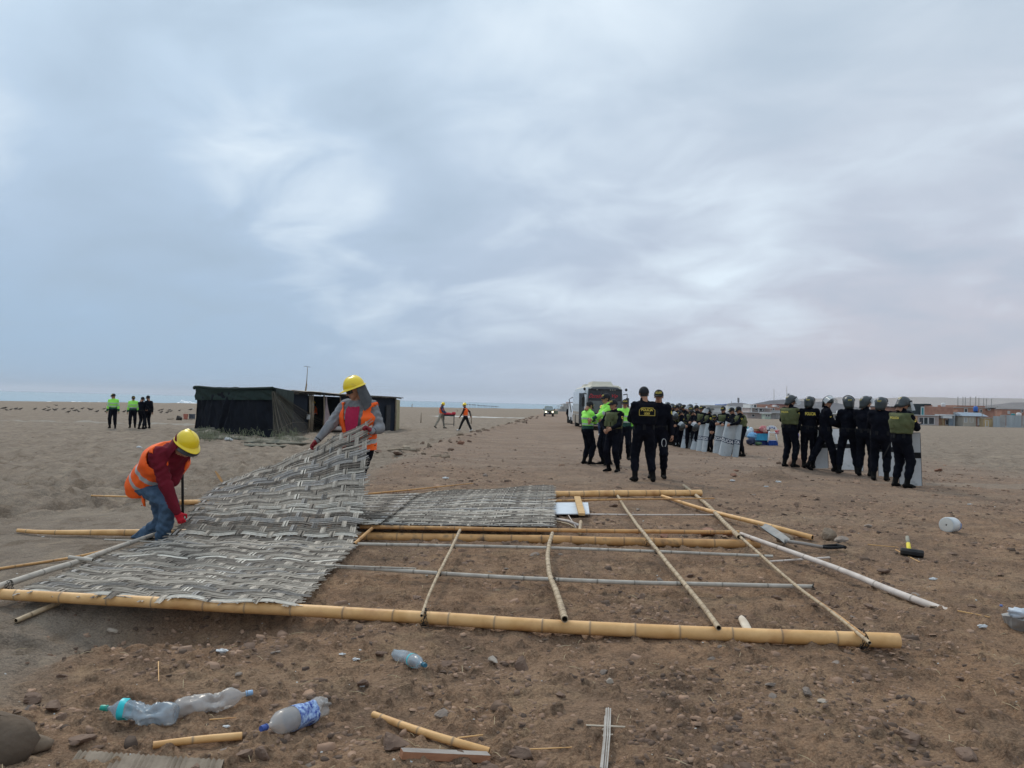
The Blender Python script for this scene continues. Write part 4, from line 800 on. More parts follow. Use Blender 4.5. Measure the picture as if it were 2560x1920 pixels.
# ---- hand templates (wrist at origin, fingers +Y, thumb +X, palm -Z)
def hand_tpl(curl, h=.006):
    X = np.array([1., 0, 0]); pr = [((0, -.03, 0), (0, .015, 0), .026, .028, X, 1.15, 0, .02), ((0, .02, 0), (0, .075, 0), .019, .017, X, 2.1, 0, .015)]
    for i, (x, L_) in enumerate(((.030, .068), (.010, .078), (-.010, .072), (-.029, .056))):
        p = np.array([x, .082, 0]); a = 0
        for j, f in enumerate((.45, .32, .26)):
            a += curl*(.9 if j == 0 else 1.0); q = p+np.array([x*.08, math.cos(a), -math.sin(a)])*L_*f; pr.append((p, q, .0095-.001*j, .0088-.001*j, None, 1, 0, .004)); p = q
    t = np.array([.030, .022, -.004]); a = min(curl, .8)
    t2 = t+np.array([.034, .026, -.012-.012*a]); t3 = t2+np.array([.010-.030*a, .032, -.010-.016*a]); pr += [(t, t2, .013, .011, None, 1, 0, .01), (t2, t3, .0105, .0085, None, 1, 0, .006)]
    V, Q = mesh_field(lambda P: field(pr, P)[0], (-.06, -.065, -.10), (.09, .18, .04), h); return V, Q
HAND = {'open': hand_tpl(.22), 'curl': hand_tpl(.75), 'fist': hand_tpl(1.35)}
def ik(a, c_, l1, l2, pole):
    a = np.asarray(a, float); c_ = np.asarray(c_, float); d = c_-a; D = np.linalg.norm(d)
    if D > (l1+l2)*.999: c_ = a+d/D*(l1+l2)*.999; d = c_-a; D = np.linalg.norm(d)
    x = (l1*l1-l2*l2+D*D)/(2*D); hh = math.sqrt(max(l1*l1-x*x, 0)); n = d/D; p = np.asarray(pole, float); p = nrm(p-(p@n)*n); return a+n*x+p*hh, c_
ARMS = {  # wrist targets relative to chest centre: (side, forward, up) and elbow pole (side, forward, up)
 'down': ((.27, .02, -.42), (.3, -1, 0)), 'front': ((.05, .30, -.22), (1, -.3, -.6)), 'crossed': ((-.12, .26, -.08), (1, .1, -.7)), 'belt': ((.13, .22, -.27), (1, -.2, -.3)), 'hip': ((.20, .06, -.30), (1, -.6, .1)), 'rest': ((.08, .42, -.12), (.8, -.1, -.8)), 'behind': ((.06, -.2, -.34), (1, -.5, 0)), 'phone': ((.06, .36, -.06), (.6, -.1, -1)), 'phone2': ((.10, .33, -.12), (.8, -.1, -1)), 'swingf': ((.22, .28, -.34), (.3, -1, 0)), 'swingb': ((.24, -.25, -.34), (.3, -1, 0)), 'point': ((.10, .56, .06), (.4, 0, -1)), 'hold': ((.17, .36, -.22), (.6, -.3, -.8)), 'hide': ((.2, .2, -.2), (1, 0, 0))}
def skeleton(o):
    """local joints in metres for a 1.75 m figure; x right, y forward, z up"""
    J = {}; pel = np.array(o.get('pelvis', (0, 0, .95)), float); lean = o.get('lean', (0, .02)); tw = R(o.get('twist', 0))
    up = nrm(np.array([lean[0], lean[1], 1.]) if 'spine' not in o else np.array(o['spine'], float)); sl = o.get('spinelen', 1.); lat = rotz(tw)@np.array([1., 0, 0]); lat = nrm(lat-(lat@up)*up); fwd = np.cross(up, lat)
    J['pel'] = pel; J['ch'] = pel+up*.34*sl; J['nk'] = pel+up*.52*sl+fwd*.01; J['lat'] = lat; J['up'] = up; J['fwd'] = fwd
    hd = o.get('headup', None); hu = nrm(np.array(hd, float)) if hd is not None else nrm(up*.6+np.array([0, .05, .5])); J['hd'] = J['nk']+hu*.152+fwd*.015
    ya, pi_, ro = [R(v) for v in o.get('head', (0, 0, 0))]; J['HR'] = rotz(tw+ya)@rotx(-pi_)@roty(ro)
    plat = rotz(R(o.get('hiptwist', o.get('twist', 0)*.4)))@np.array([1., 0, 0])
    for s, n in ((-1, 'L'), (1, 'R')):
        J['sh'+n] = J['ch']+up*.115+lat*s*.175-fwd*.01; J['hp'+n] = pel+plat*s*.09-np.array([0, 0, .03])
        an = np.array(o.get('ankle'+n, (s*.12, -.02 if s < 0 else .02, .085)), float); kp = o.get('knee'+n, (s*.12, 1, 0))
        J['kn'+n], J['an'+n] = ik(J['hp'+n], an, .435, .43, kp); J['toe'+n] = R(o.get('toe'+n, -s*12))
        arm = o.get('arm'+n, 'down')
        if isinstance(arm, str): (a, b_, c_), pole = ARMS[arm]; tgt = J['ch']+lat*s*a+fwd*b_+up*c_; pole = lat*s*pole[0]+fwd*pole[1]+up*pole[2]
        else: tgt, pole = np.array(arm[0], float), np.array(arm[1], float)
        al = o.get('armlen', 1.); J['el'+n], J['wr'+n] = ik(J['sh'+n], tgt, .29*al, .255*al, pole)
    return J
def person(label, loc, yaw, hgt, top=0, legs=1, o={}, vox=.02, group=None, hand=None, fat=1.0, shoe=None, bag=False, mats=None, sleeve=None, zmat=None, hands=('curl', 'curl'), name='person', boots=True, head=True):
    """top/legs: material slots of torso+arms and legs. Everything local, then turned by yaw and scaled to hgt"""
    J = skeleton(o); sc = hgt/1.76; lat, up, fwd = J['lat'], J['up'], J['fwd']; pr = []
    A = lambda a, b, ra, rb, l=None, k=1., m=0, bl=None: pr.append((np.asarray(a, float), np.asarray(b, float), ra, rb, l, k, m, bl))
    f = fat
    A(J['pel']-lat*.05-[0, 0, .02], J['pel']+lat*.05-[0, 0, .02], .118*f, .118*f, None, 1, 1, .05)
    A(J['pel']+up*.06, J['ch']-up*.02, .118*f, .128*f, lat, 1.28, 0, .05); A(J['ch'], J['nk']-up*.075, .130*f, .095*f, lat, 1.42, 0, .05); A(J['shL'], J['shR'], .062, .062, None, 1, 0, .05)
    A(J['nk']-up*.05, J['nk']+(J['hd']-J['nk'])*.5, .072, .062, None, 1, 2, .02)
    if o.get('collar', True): A(J['nk']-up*.045, J['nk']+up*.036, .084, .070, None, 1, 0, .02)
    for n in 'LR':
        f = min(fat, 1.25); A(J['sh'+n], J['el'+n], .064*f, .054*f, None, 1, 0, .035); A(J['el'+n], J['wr'+n], .055*f, .040, None, 1, 3, .02)
        f = min(fat, 1.12); A(J['hp'+n], J['kn'+n], .100*f, .076*f, None, 1, 1, .03); kn, an = J['kn'+n], J['an'+n]
        mid = kn+(an-kn)*.62
        A(kn, mid, .076*f, .066*f, None, 1, 1, .025)
        if boots: A(mid, mid+(an-kn)*.06, .070, .064, None, 1, 1, .012); A(mid, an, .052, .052, None, 1, 4, .01)
        else: A(mid, an+(kn-an)*.05, .068*f, .062*f, None, 1, 1, .02)
        sh_dir = rotz(J['toe'+n])@np.array([0, 1., 0]); pitch = o.get('foot'+n, 0); sh_dir = nrm(sh_dir+np.array([0, 0, pitch])); base = an-[0, 0, .045]
        A(base-sh_dir*.045+[0, 0, .008], base+sh_dir*.10, .046, .038, None, 1, 4, .02); A(base+sh_dir*.09-[0, 0, .006], base+sh_dir*.165-[0, 0, .012], .040, .028, np.cross(sh_dir, [0, 0, 1]), 1.15, 4, .02)
    seed = abs(hash_(label)) % 97
    def fn(P):
        F, mi = field(pr, P)
        w_ = np.sin(P[:, 2]*46+P[:, 0]*23+seed+3*np.sin(P[:, 1]*17+P[:, 0]*11))*np.sin(P[:, 0]*31-P[:, 1]*27+P[:, 2]*15+seed*2)
        w_ = w_+(.8*np.sin(P[:, 2]*88+3*np.sin(P[:, 0]*21+seed)+2*np.sin(P[:, 1]*29))*np.sin(P[:, 1]*33+P[:, 0]*41+seed) if vox < .015 else 0)
        F = F+np.where(mi < 2, .0075, .0012)*w_*(mi != 4); return np.maximum(F, -(P[:, 2]-.004)+0.0)
    pts = np.array([p[i] for p in pr for i in (0, 1)]); rad = .17
    V, Q = mesh_field(fn, pts.min(0)-rad, pts.max(0)+rad, vox/sc)
    _, mi = field(pr, fcent(V, Q)); c_ = fcent(V, Q)
    t = (c_-J['pel'])@up; 
    slots = [0, 1, 2, 3, 4]
    if zmat is not None: mi = zmat(c_, mi, t, J)
    ML = list(mats) if mats else [navy, navy, skin, navy, boot_m]
    nb = len(ML); ML = ML+[skin, hair_m, lip_m, eye_m]; Vs = [V]; Qs = [Q]; Ms = [mi]; off = len(V)
    if head:
        hV, hQ, hm = HEAD; Vs.append(hV@J['HR'].T+J['hd']); Qs.append(hQ+off); Ms.append(np.array([nb, nb+1, nb+2, nb+3])[hm]); off += len(hV)
    gl = None
    for n, s in (('L', -1), ('R', 1)):
        hp = hands[0 if n == 'L' else 1]
        if hp is None: continue
        tV, tQ = HAND[hp]; d = nrm(J['wr'+n]-J['el'+n]); hd_ = o.get('handdir'+n)
        if hd_ is not None: d = nrm(hd_)
        th = o.get('thumb'+n); th = np.array(th, float) if th is not None else (fwd*.8+up*.4 if abs(d@up) > .6 else up*.9-lat*s*.2)
        th = nrm(th-(th@d)*d); nz = np.cross(th, d); Rm = np.stack([th, d, nz], 1)
        W = tV.copy(); 
        palm = -nz; want = -lat*s if abs(d@up) > .5 else -up
        if o.get('palm'+n) is not None: want = np.array(o['palm'+n], float)
        if palm@want < 0: W = W*[1, 1, -1]; tq = tQ[:, ::-1]
        else: tq = tQ
        W = W@Rm.T+J['wr'+n]+d*.012
        if hand is None: Vs.append(W); Qs.append(tq+off); Ms.append(np.full(len(tq), 2)); off += len(W)
        else: gl = (gl or [])+[(W, tq, n)]
    Rz = rotz(yaw); L0 = np.array(loc, float); tf = lambda W: (np.asarray(W)*sc)@Rz.T+L0
    root = thing(name, label, 'person', loc, group)
    used = np.concatenate(Ms); mesh_obj('body', tf(np.concatenate(Vs)), np.concatenate(Qs), ML, root, used, True)
    if gl:
        for W, tq, n in gl: mesh_obj('glove', tf(W), tq, hand, root)
    return dict(root=root, J=J, tf=tf, sc=sc, pr=pr, Rz=Rz, L0=L0, vox=vox, o=o, seed=seed)
def hash_(s):
    v = 7
    for c_ in s: v = (v*31+ord(c_)) % 1000003
    return v
def hframe(p): J = p['J']; return lambda W: p['tf'](np.asarray(W)@J['HR'].T+J['hd'])
def cframe(p, pitch=0):
    """chest frame: x right, y forward, z up, origin at chest centre"""
    J = p['J']; Rm = np.stack([J['lat'], J['fwd'], J['up']], 1); return lambda W: p['tf'](np.asarray(W)@Rm.T+J['ch'])
def dome(rx, ry, rz, z0=0., nu=20, nv=8, fn=None):
    u = np.arange(nu)/nu*6.2832; v = np.linspace(.02, np.pi/2, nv); G = np.stack([np.sin(v)[:, None]*np.sin(u)*rx, np.sin(v)[:, None]*np.cos(u)*ry, np.cos(v)[:, None]*np.ones(nu)*rz+z0], -1)
    return G if fn is None else fn(G, u, v)
def letters(p, fr, txt, wd, hg, R0, z0, y_sign, matl, name='lettering', tilt=0., off=.0, x0=0.):
    V, F = text_geo(txt, .02); w_ = V[:, 0].max()-V[:, 0].min(); x = V[:, 0]/w_*wd; z = V[:, 1]*hg
    a = (x+x0)/R0; yy = R0*np.cos(a); xx = R0*np.sin(a)*y_sign; W = np.stack([xx, y_sign*(yy+off-tilt*z), z0+z], -1)
    return mesh_obj(name, fr(W), F, matl, p['root'], smooth=False)
def cap(p, txt='POLICIA', brim=True, m=None):
    fr = hframe(p); m = m or cap_m; b = MB()
    b.grid(fr2(fr, dome(.093, .108, .105, .035, 22, 9)), wrap=True, flip=False); b.grid(fr2(fr, np.array([dome(.093, .108, .0, .035, 22, 2)[1], dome(.094, .109, 0, .012, 22, 2)[1]])), wrap=True)
    c_ = b.build('cap', m, p['root'], smooth=True)
    g = []
    for i, a in enumerate(np.linspace(-1.05, 1.05, 12)):
        g.append([[math.sin(a)*.092, math.cos(a)*.104-.01, .028], [math.sin(a)*.090, math.cos(a)*.104+.035*math.cos(a*1.2), .024-.006*abs(a)], [math.sin(a)*.082, math.cos(a)*.104+.078*math.cos(a*1.3), .006-.018*abs(a)], [math.sin(a)*.080, math.cos(a)*.104+.075*math.cos(a*1.3), .001-.018*abs(a)], [math.sin(a)*.09, math.cos(a)*.102, .016]])
    MB().grid(fr2(fr, np.array(g))).build('cap_brim', m, c_, smooth=True)
    if txt:
        o = letters(p, fr, txt, .125, .042, .112, .075, 1, gold, 'cap_lettering', tilt=.35); o.parent = c_
    return c_
def fr2(fr, G): s = G.shape; return fr(G.reshape(-1, 3)).reshape(s)
def hardhat(p, pitch=0.):
    fr = hframe(p); Rp = rotx(R(pitch)); T = lambda G: fr2(fr, (G.reshape(-1, 3)@Rp.T+[0, -.004, .022]).reshape(G.shape)); b = MB()
    def f(G, u, v):
        r = np.exp(-(np.sin(u)/.22)**2)[None, :]*np.exp(-((v-.5)/.75)**2)[:, None]*.012; G[..., 2] += r*1.1; r2 = np.exp(-((np.abs(np.sin(u))-.45)/.10)**2)[None, :]*np.exp(-((v-.7)/.5)**2)[:, None]*.004; G[..., 2] += r2; return G
    b.grid(T(dome(.112, .132, .118, .02, 32, 13, f)), wrap=True)
    u = np.arange(32)/32*6.2832; ring = lambda k, z: np.stack([np.sin(u)*(.112+k), np.cos(u)*(.132+k)+np.maximum(np.cos(u), 0)**3*k*2.6, np.full(32, z)-np.maximum(np.cos(u), 0)**2*k*.25], -1)
    b.grid(T(np.array([ring(0, .02), ring(.003, .008), ring(.016, .002), ring(.0175, -.003), ring(.012, -.003), ring(-.004, .004)])), wrap=True)
    h_ = b.build('hard_hat', hat_y, p['root'], smooth=True); return h_
def riot_helmet(p, up=35, txt=True, open_=True):
    fr = hframe(p); b = MB()
    b.grid(fr2(fr, dome(.124, .140, .135, .022, 24, 10)), wrap=True)
    u = np.arange(24)/24*6.2832; back = np.clip(-np.cos(u)+.35, 0, 1)
    r0 = np.stack([np.sin(u)*.124, np.cos(u)*.140, np.full(24, .022)], -1); r1 = np.stack([np.sin(u)*.122, np.cos(u)*.138-.0, .012-back*.075], -1); r2 = np.stack([np.sin(u)*.114, np.cos(u)*.130-.02*back, .010-back*.14], -1); r3 = np.stack([np.sin(u)*.104, np.cos(u)*.122-.01*back, .010-back*.135], -1)
    b.grid(fr2(fr, np.array([r0, r1, r2, r3])), wrap=True); h_ = b.build('riot_helmet', helm, p['root'], smooth=True)
    # rubber rim and raised visor
    Rp = rotx(R(up)); T = lambda G: fr2(fr, (G.reshape(-1, 3)@Rp.T+[0, 0, .03]).reshape(G.shape)); an = np.linspace(-1.45, 1.45, 18)
    rim = np.array([[math.sin(a)*.131, math.cos(a)*.150, .02] for a in an]); MB().tube(T(rim[None])[0], .010, 6).build('visor_rim', cap_m, h_, smooth=True)
    g = np.array([[[math.sin(a)*(.134+.014*t_), math.cos(a)*(.156+.05*t_), .02-.175*t_-.02*math.cos(a)*t_] for a in an] for t_ in np.linspace(0, 1, 5)])
    MB().grid(T(g)).build('visor', visor, h_, smooth=True)
    if txt:
        o = letters(p, fr, 'POLICIA', .085, .020, .139, .070, -1, gold, 'helmet_lettering', tilt=.35, off=.004); o.parent = h_
        b = MB(); o2 = letters(p, fr, 'UNIDAD', .070, .010, .139, .052, -1, gold, 'helmet_lettering', tilt=.2, off=.004); o2.parent = h_
    return h_
def patch_(p, side, r=.036, m=None):
    """round arm badge near the shoulder"""
    J = p['J']; n = 'R' if side > 0 else 'L'; a, e = J['sh'+n], J['el'+n]; d = nrm(e-a); out = J['lat']*side; out = nrm(out-(out@d)*d+J['fwd']*0.0); c_ = a+(e-a)*.38+out*.070; s = np.cross(d, out); an = np.arange(14)/14*6.2832
    for k, (rr, mm, o_) in enumerate(((r, gold, 0), (r*.45, navy2, .003))):
        rg = np.array([c_+out*(o_-.012*abs(math.cos(t_))*(rr/r))+s*math.cos(t_)*rr+d*math.sin(t_)*rr*1.12 for t_ in an]); b = MB(); b.add(p['tf'](np.vstack([rg, [c_+out*(.004+o_)], rg-out*.02])), [[i, (i+1) % 14, 14] for i in range(14)]+[[i, 15+i, 15+(i+1) % 14, (i+1) % 14] for i in range(14)])
        b.build('sleeve_badge', [mm], p['root'])
def overvest(p, m, infl=.022, z0=-.20, z1=.16, holes=.088, front=None, stripes=None, name='vest', vox=None, neck=.085, mlist=None, plates=False, skirt=0):
    """garment shell over the torso; stripes: list of (t0,t1,matidx) along the spine measured from the pelvis"""
    J = p['J']; lat, up, fwd = J['lat'], J['up'], J['fwd']; T = [q for q in p['pr'] if q[6] == 0][:3]
    if skirt == 1: T = [(J['pel']+up*.04, J['pel']-up*.10-np.array([0, 0, .14]), .135, .172, lat, 1.22, 0, .05)]+T
    if skirt == 2: T = [(J['pel']+up*.04, J['pel']-up*.13-fwd*.02, .150, .160, lat, 1.15, 0, .05)]+T
    def fn(P):
        F = None
        for a, b, ra, rb, l, k, mm, bl in T:
            d = seg(P, a, b, ra+infl, rb+infl, l, k); F = d if F is None else smin(F, d, .05)
        q = P-J['ch']; z = q@up; x = q@lat; y = q@fwd
        if plates: F = smin(F, np.sqrt(np.maximum(np.abs(x)-.095, 0)**2+np.maximum(np.abs(z+.02)-.11, 0)**2+np.maximum(np.abs(y)-.115, 0)**2)-.05, .03)
        F = np.maximum(F, np.maximum(z0-z, z-z1))
        for n in 'LR': F = np.maximum(F, holes-np.linalg.norm((P-J['sh'+n]-(J['el'+n]-J['sh'+n])*.12)@np.eye(3), axis=1)); F = np.maximum(F, .0-seg(P, J['sh'+n]+(J['el'+n]-J['sh'+n])*.25, J['el'+n], .062, .06)) if False else F
        F = np.maximum(F, neck-np.linalg.norm(np.stack([x, y-.02, np.minimum(z-.2, 0)*.5+np.maximum(z-.2, 0)*0], -1), axis=1)) if neck else F
        if front: F = np.maximum(F, np.minimum(front[0]+front[1]*np.maximum(z-front[2], 0)-np.abs(x-front[3]), y+.0)*1.0)
        w_ = np.sin(P[:, 2]*38+P[:, 0]*19+p['seed']+2.5*np.sin(P[:, 1]*15))*np.sin(P[:, 0]*27-P[:, 1]*21); return F+.005*w_
    c_ = J['ch']; V, Q = mesh_field(fn, c_-.42, c_+.42, vox or p['vox']/p['sc']*.8); ce = fcent(V, Q); t = (ce-J['pel'])@up; mi = np.zeros(len(Q), int)
    for a, b, k in (stripes or []): mi[(t > a) & (t < b)] = k
    if stripes is not None and callable(mlist): pass
    return mesh_obj(name, p['tf'](V), Q, m, p['root'], mi)
def belt(p, items=True):
    J = p['J']; lat, up, fwd = J['lat'], J['up'], J['fwd']; c_ = J['pel']+up*.075; u = np.arange(18)/18*6.2832
    ring = lambda k, z: np.array([c_+lat*math.cos(a)*(.165+k)+fwd*math.sin(a)*(.132+k)+up*z for a in u]); b = MB()
    b.grid(p['tf'](np.array([ring(-.01, .024), ring(.004, .024), ring(.004, -.024), ring(-.01, -.024)]).reshape(-1, 3)).reshape(4, 18, 3), wrap=True, flip=True)
    o = b.build('belt', navy2, p['root'], smooth=False)
    if items:
        rs = random.Random(p['seed'])
        for a in (0.25, 2.6, 3.6, 5.4, 4.4):
            a += rs.uniform(-.2, .2); q = c_+lat*math.cos(a)*.19+fwd*math.sin(a)*.155-up*.02; Rm = np.stack([-lat*math.sin(a)+fwd*math.cos(a), lat*math.cos(a)+fwd*math.sin(a), up], 1)
            MB().box([0, 0, 0], (.05, .035, .085)).V
            bb = MB(); bb.box([0, 0, 0], (.05, .038, rs.uniform(.07, .10)), taper=.9); V = bb.V[0]@Rm.T+q; mesh_obj('pouch', p['tf'](V), bb.F, navy2, o, smooth=False)
    return o
def back_y(p, z0, z1, hw=.13):
    J = p['J']; Rm = np.stack([J['lat'], J['fwd'], J['up']], 1); m = 0
    for o in p['root'].children:
        if o.name.split('.')[0] in ('body', 'tactical_vest'):
            W = np.array([v.co[:] for v in o.data.vertices])+np.array(p['root'].location); Lc = ((W-p['L0'])@p['Rz']/p['sc']-J['ch'])@Rm
            k = (np.abs(Lc[:, 0]) < hw) & (Lc[:, 2] > z0) & (Lc[:, 2] < z1); m = min(m, Lc[k, 1].min()) if k.any() else m
    return -m+.006
def knees(p):
    J = p['J']
    for n in 'LR':
        pass
# ================================================================== THE TWO WORKERS AT THE MAT
def wl(loc, yaw, sc, p): return (rotz(-yaw)@(np.asarray(p, float)-np.asarray(loc, float)))/sc
# --- bending worker
loc = atY(345, 1300, 8.4); loc[2] = gz(loc[0], loc[1]); yw = R(-112); sc = 1.78/1.76; q = lambda x, y, d: wl(loc, yw, sc, atY(x, y, d))
pel = q(376, 1200, 8.4); sp = nrm(q(446, 1112, 8.15)-pel)
def zm(c_, mi, t, J): return mi
w1 = person('worker in maroon jumper and orange vest bending to grip the reed mat', loc, yw, 1.78, o=dict(pelvis=pel, spine=sp, headup=(0, .80, .42), spinelen=1.04, armlen=1.16, head=(-12, 38, 0), ankleL=q(340, 1352, 8.6), ankleR=q(404, 1352, 8.25), kneeL=(-.1, 1, .1), kneeR=(.1, 1, .1), twist=0,
            armR=(q(444, 1282, 8.1), (0.5, -.6, 0.1)), armL=(q(453, 1178, 8.55), (.1, -.3, -1)), thumbR=(-.6, .8, 0)), vox=.0125, mats=[maroon, denim, skin, maroon, boot_m], hand=redg, fat=1.28, hands=('fist', 'curl'), boots=False)
hh = hardhat(w1, 6)
J = w1['J']; fr = hframe(w1)
MB().grid(fr2(fr, np.array([[[math.sin(a)*.10*k, math.cos(a)*.118*k+.012, z] for a in np.linspace(-1.3, 1.3, 14)] for k, z in ((.9, .03), (1.02, .012), (1.36, -.012), (1.30, -.020))]))).build('cap_brim', greyd, w1['root'], smooth=True)
# hood lying on the shoulders
b = MB(); g = []
for k, (z, rx, ry) in enumerate(((-.16, .15, .12), (-.10, .145, .125), (-.03, .125, .125), (.03, .116, .122), (.05, .108, .115))):
    g.append([[math.sin(a)*rx, -math.cos(a)*ry-.025+.01*math.sin(a*5+k), z-.01*math.cos(a*3)] for a in np.linspace(-2.0, 2.0, 20)])
b.grid(fr2(fr, np.array(g))).build('hood', maroon, w1['root'], smooth=True)
overvest(w1, [orange, refl], infl=.030, z0=-.54, z1=.17, skirt=2, holes=.112, neck=.105, front=(.02, .22, -.35, 0), stripes=[(-.02, .035, 1), (.14, .195, 1)], vox=.011)
# loose hem and ties of the vest
h0 = J['pel']+J['up']*-.03; MB().tube(w1['tf'](np.array([h0+J['lat']*.13+J['fwd']*.10, h0+J['lat']*.15+J['fwd']*.16-[0, 0, .05], h0+J['lat']*.14+J['fwd']*.17-[0, 0, .10], h0+J['lat']*.16+J['fwd']*.13-[0, 0, .12]])), [.02, .018, .014, .006], 6).build('vest_tie', orange, w1['root'], smooth=True)
bar = MB(); bar.tube([atY(456, 1150, 8.5), atY(457, 1303, 8.45)], .015, 8); tag(bar.build('digging_bar', pm('black_iron', (.012, .012, .013), (.03, .028, .026), rough=.55, metal=.3), smooth=True), 'black iron bar standing upright in the bending worker\'s far hand', 'bar')
# --- standing worker
loc = atY(897, 1300, 9.85); loc[2] = gz(loc[0], loc[1]); yw = R(163); sc = 1.84/1.76; q = lambda x, y, d: wl(loc, yw, sc, atY(x, y, d))
w2 = person('standing worker in dark hood and sunglasses holding up the corner of the reed mat', loc, yw, 1.84, o=dict(lean=(.02, .10), head=(-46, 26, 0), headup=(0, .42, .9), armL=(q(930, 1078, 9.5), (-.5, -.6, -1.4)), armR=(q(792, 1102, 9.7), (.25, -.5, -1.3)), thumbL=(1, -.3, .6), handdirL=(.55, .5, .5), ankleR=(.27, .1, .085), ankleL=(.10, 0, .085), pelvis=(.02, 0, .95)), vox=.0125, fat=1.2,
            mats=[greyh, navy, skin, greyh, boot_m], hand=dredg, hands=('fist', 'curl'))
hardhat(w2, 4); J = w2['J']; fr = hframe(w2)
# shirt panel, hood, glasses
Rm = np.stack([J['lat'], J['fwd'], J['up']], 1); cf = cframe(w2)
g = np.array([[[x*wd, .135+.012*math.cos(x*1.5)-.045*max(0, z-.03)*4+(.06 if z > .12 else 0)*0, z] for x in np.linspace(-1, 1, 9)] for z, wd in ((-.30, .055), (-.20, .07), (-.08, .085), (.02, .092), (.09, .09), (.135, .07))])
for i in range(g.shape[0]): g[i, :, 1] = (.210, .212, .210, .192, .160, .116)[i]-np.abs(g[i, :, 0])*.28
MB().grid(fr2(cf, g)).build('shirt_front', redp, w2['root'], smooth=True)
for s in (-1, 1): MB().grid(fr2(cf, np.array([[[s*.02, .085, .145], [s*.065, .06, .17]], [[s*.012, .125, .095], [s*.07, .105, .10]]]))).build('shirt_collar', redp, w2['root'])
g = []
for k, (z, rx, ry, a0, yo) in enumerate(((-.23, .155, .13, 1.9, .00), (-.16, .150, .13, 1.9, .0), (-.09, .128, .132, 1.8, .0), (-.02, .112, .128, 1.72, .0), (.03, .106, .126, 1.68, .0), (.055, .10, .118, 1.6, .0))):
    g.append([[math.sin(a)*rx+.004*math.sin(a*7+k), -math.cos(a)*ry-.008+yo+.005*math.sin(a*9+k*2), z-.03*(1-math.cos(a))*(k < 3)] for a in np.linspace(-a0, a0, 26)])
MB().grid(fr2(fr, np.array(g))).build('hood', greyd, w2['root'], smooth=True)
g = np.array([[[math.sin(a)*.080, math.cos(a)*.100+.012, z-.012*abs(math.sin(a*2))*(i == 1)] for a in np.linspace(-1.15, 1.15, 17)] for i, z in enumerate((.030, -.012))])
MB().grid(fr2(fr, g)).build('sunglasses', pm('black_lens', (.006, .006, .007), (.012, .012, .014), rough=.12, spec=.6), w2['root'], smooth=True)
overvest(w2, [orange, refl], infl=.026, z0=-.74, z1=.165, skirt=1, holes=.092, neck=.10, front=(.075, .16, -.3, 0), stripes=[(-.14, -.085, 1), (.0, .055, 1)], vox=.011)
for s, n in ((-1, 'L'), (1, 'R')):    # striped cuffs
    a, e = J['wr'+n], J['el'+n]; d = nrm(e-a)
    for k in range(3): MB().tube(w2['tf'](np.array([a+d*(.012+.028*k), a+d*(.028+.028*k)])), .0455, 12).build('cuff_band', navy2 if k % 2 == 0 else greyh, w2['root'], smooth=True)
# ================================================================== POLICE, CENTRE GROUP
def hivis(c_, mi, t, J):
    m = mi.copy(); z = t; a = (mi == 0)|(mi == 3)
    m[mi == 0] = 0; torso = (mi == 0)
    m = np.where(torso & (z < .13), 5, m); m = np.where(torso & (((z > .14) & (z < .185)) | ((z > .29) & (z < .335))), 6, m)
    for n in 'LR':
        for k0, (a_, b_) in enumerate(((J['sh'+n], J['el'+n]), (J['el'+n], J['wr'+n]))):
            d = b_-a_; L_ = np.linalg.norm(d); tt = ((c_-a_)@d)/L_/L_; dist = np.linalg.norm(c_-a_-np.clip(tt, 0, 1)[:, None]*d, axis=1); near = (dist < .085) & (tt > 0) & (tt < 1)
            if k0 == 0: m = np.where(near & a & (tt > .72) & (tt < .92) & (np.abs((c_-J['ch'])@J['lat']) > .17), 6, m)
            else: m = np.where(near & (mi == 3) & (tt > .55), 5, m)
    return m
HV = [lime, navy, skin, lime, boot_m, dgreen, refl]
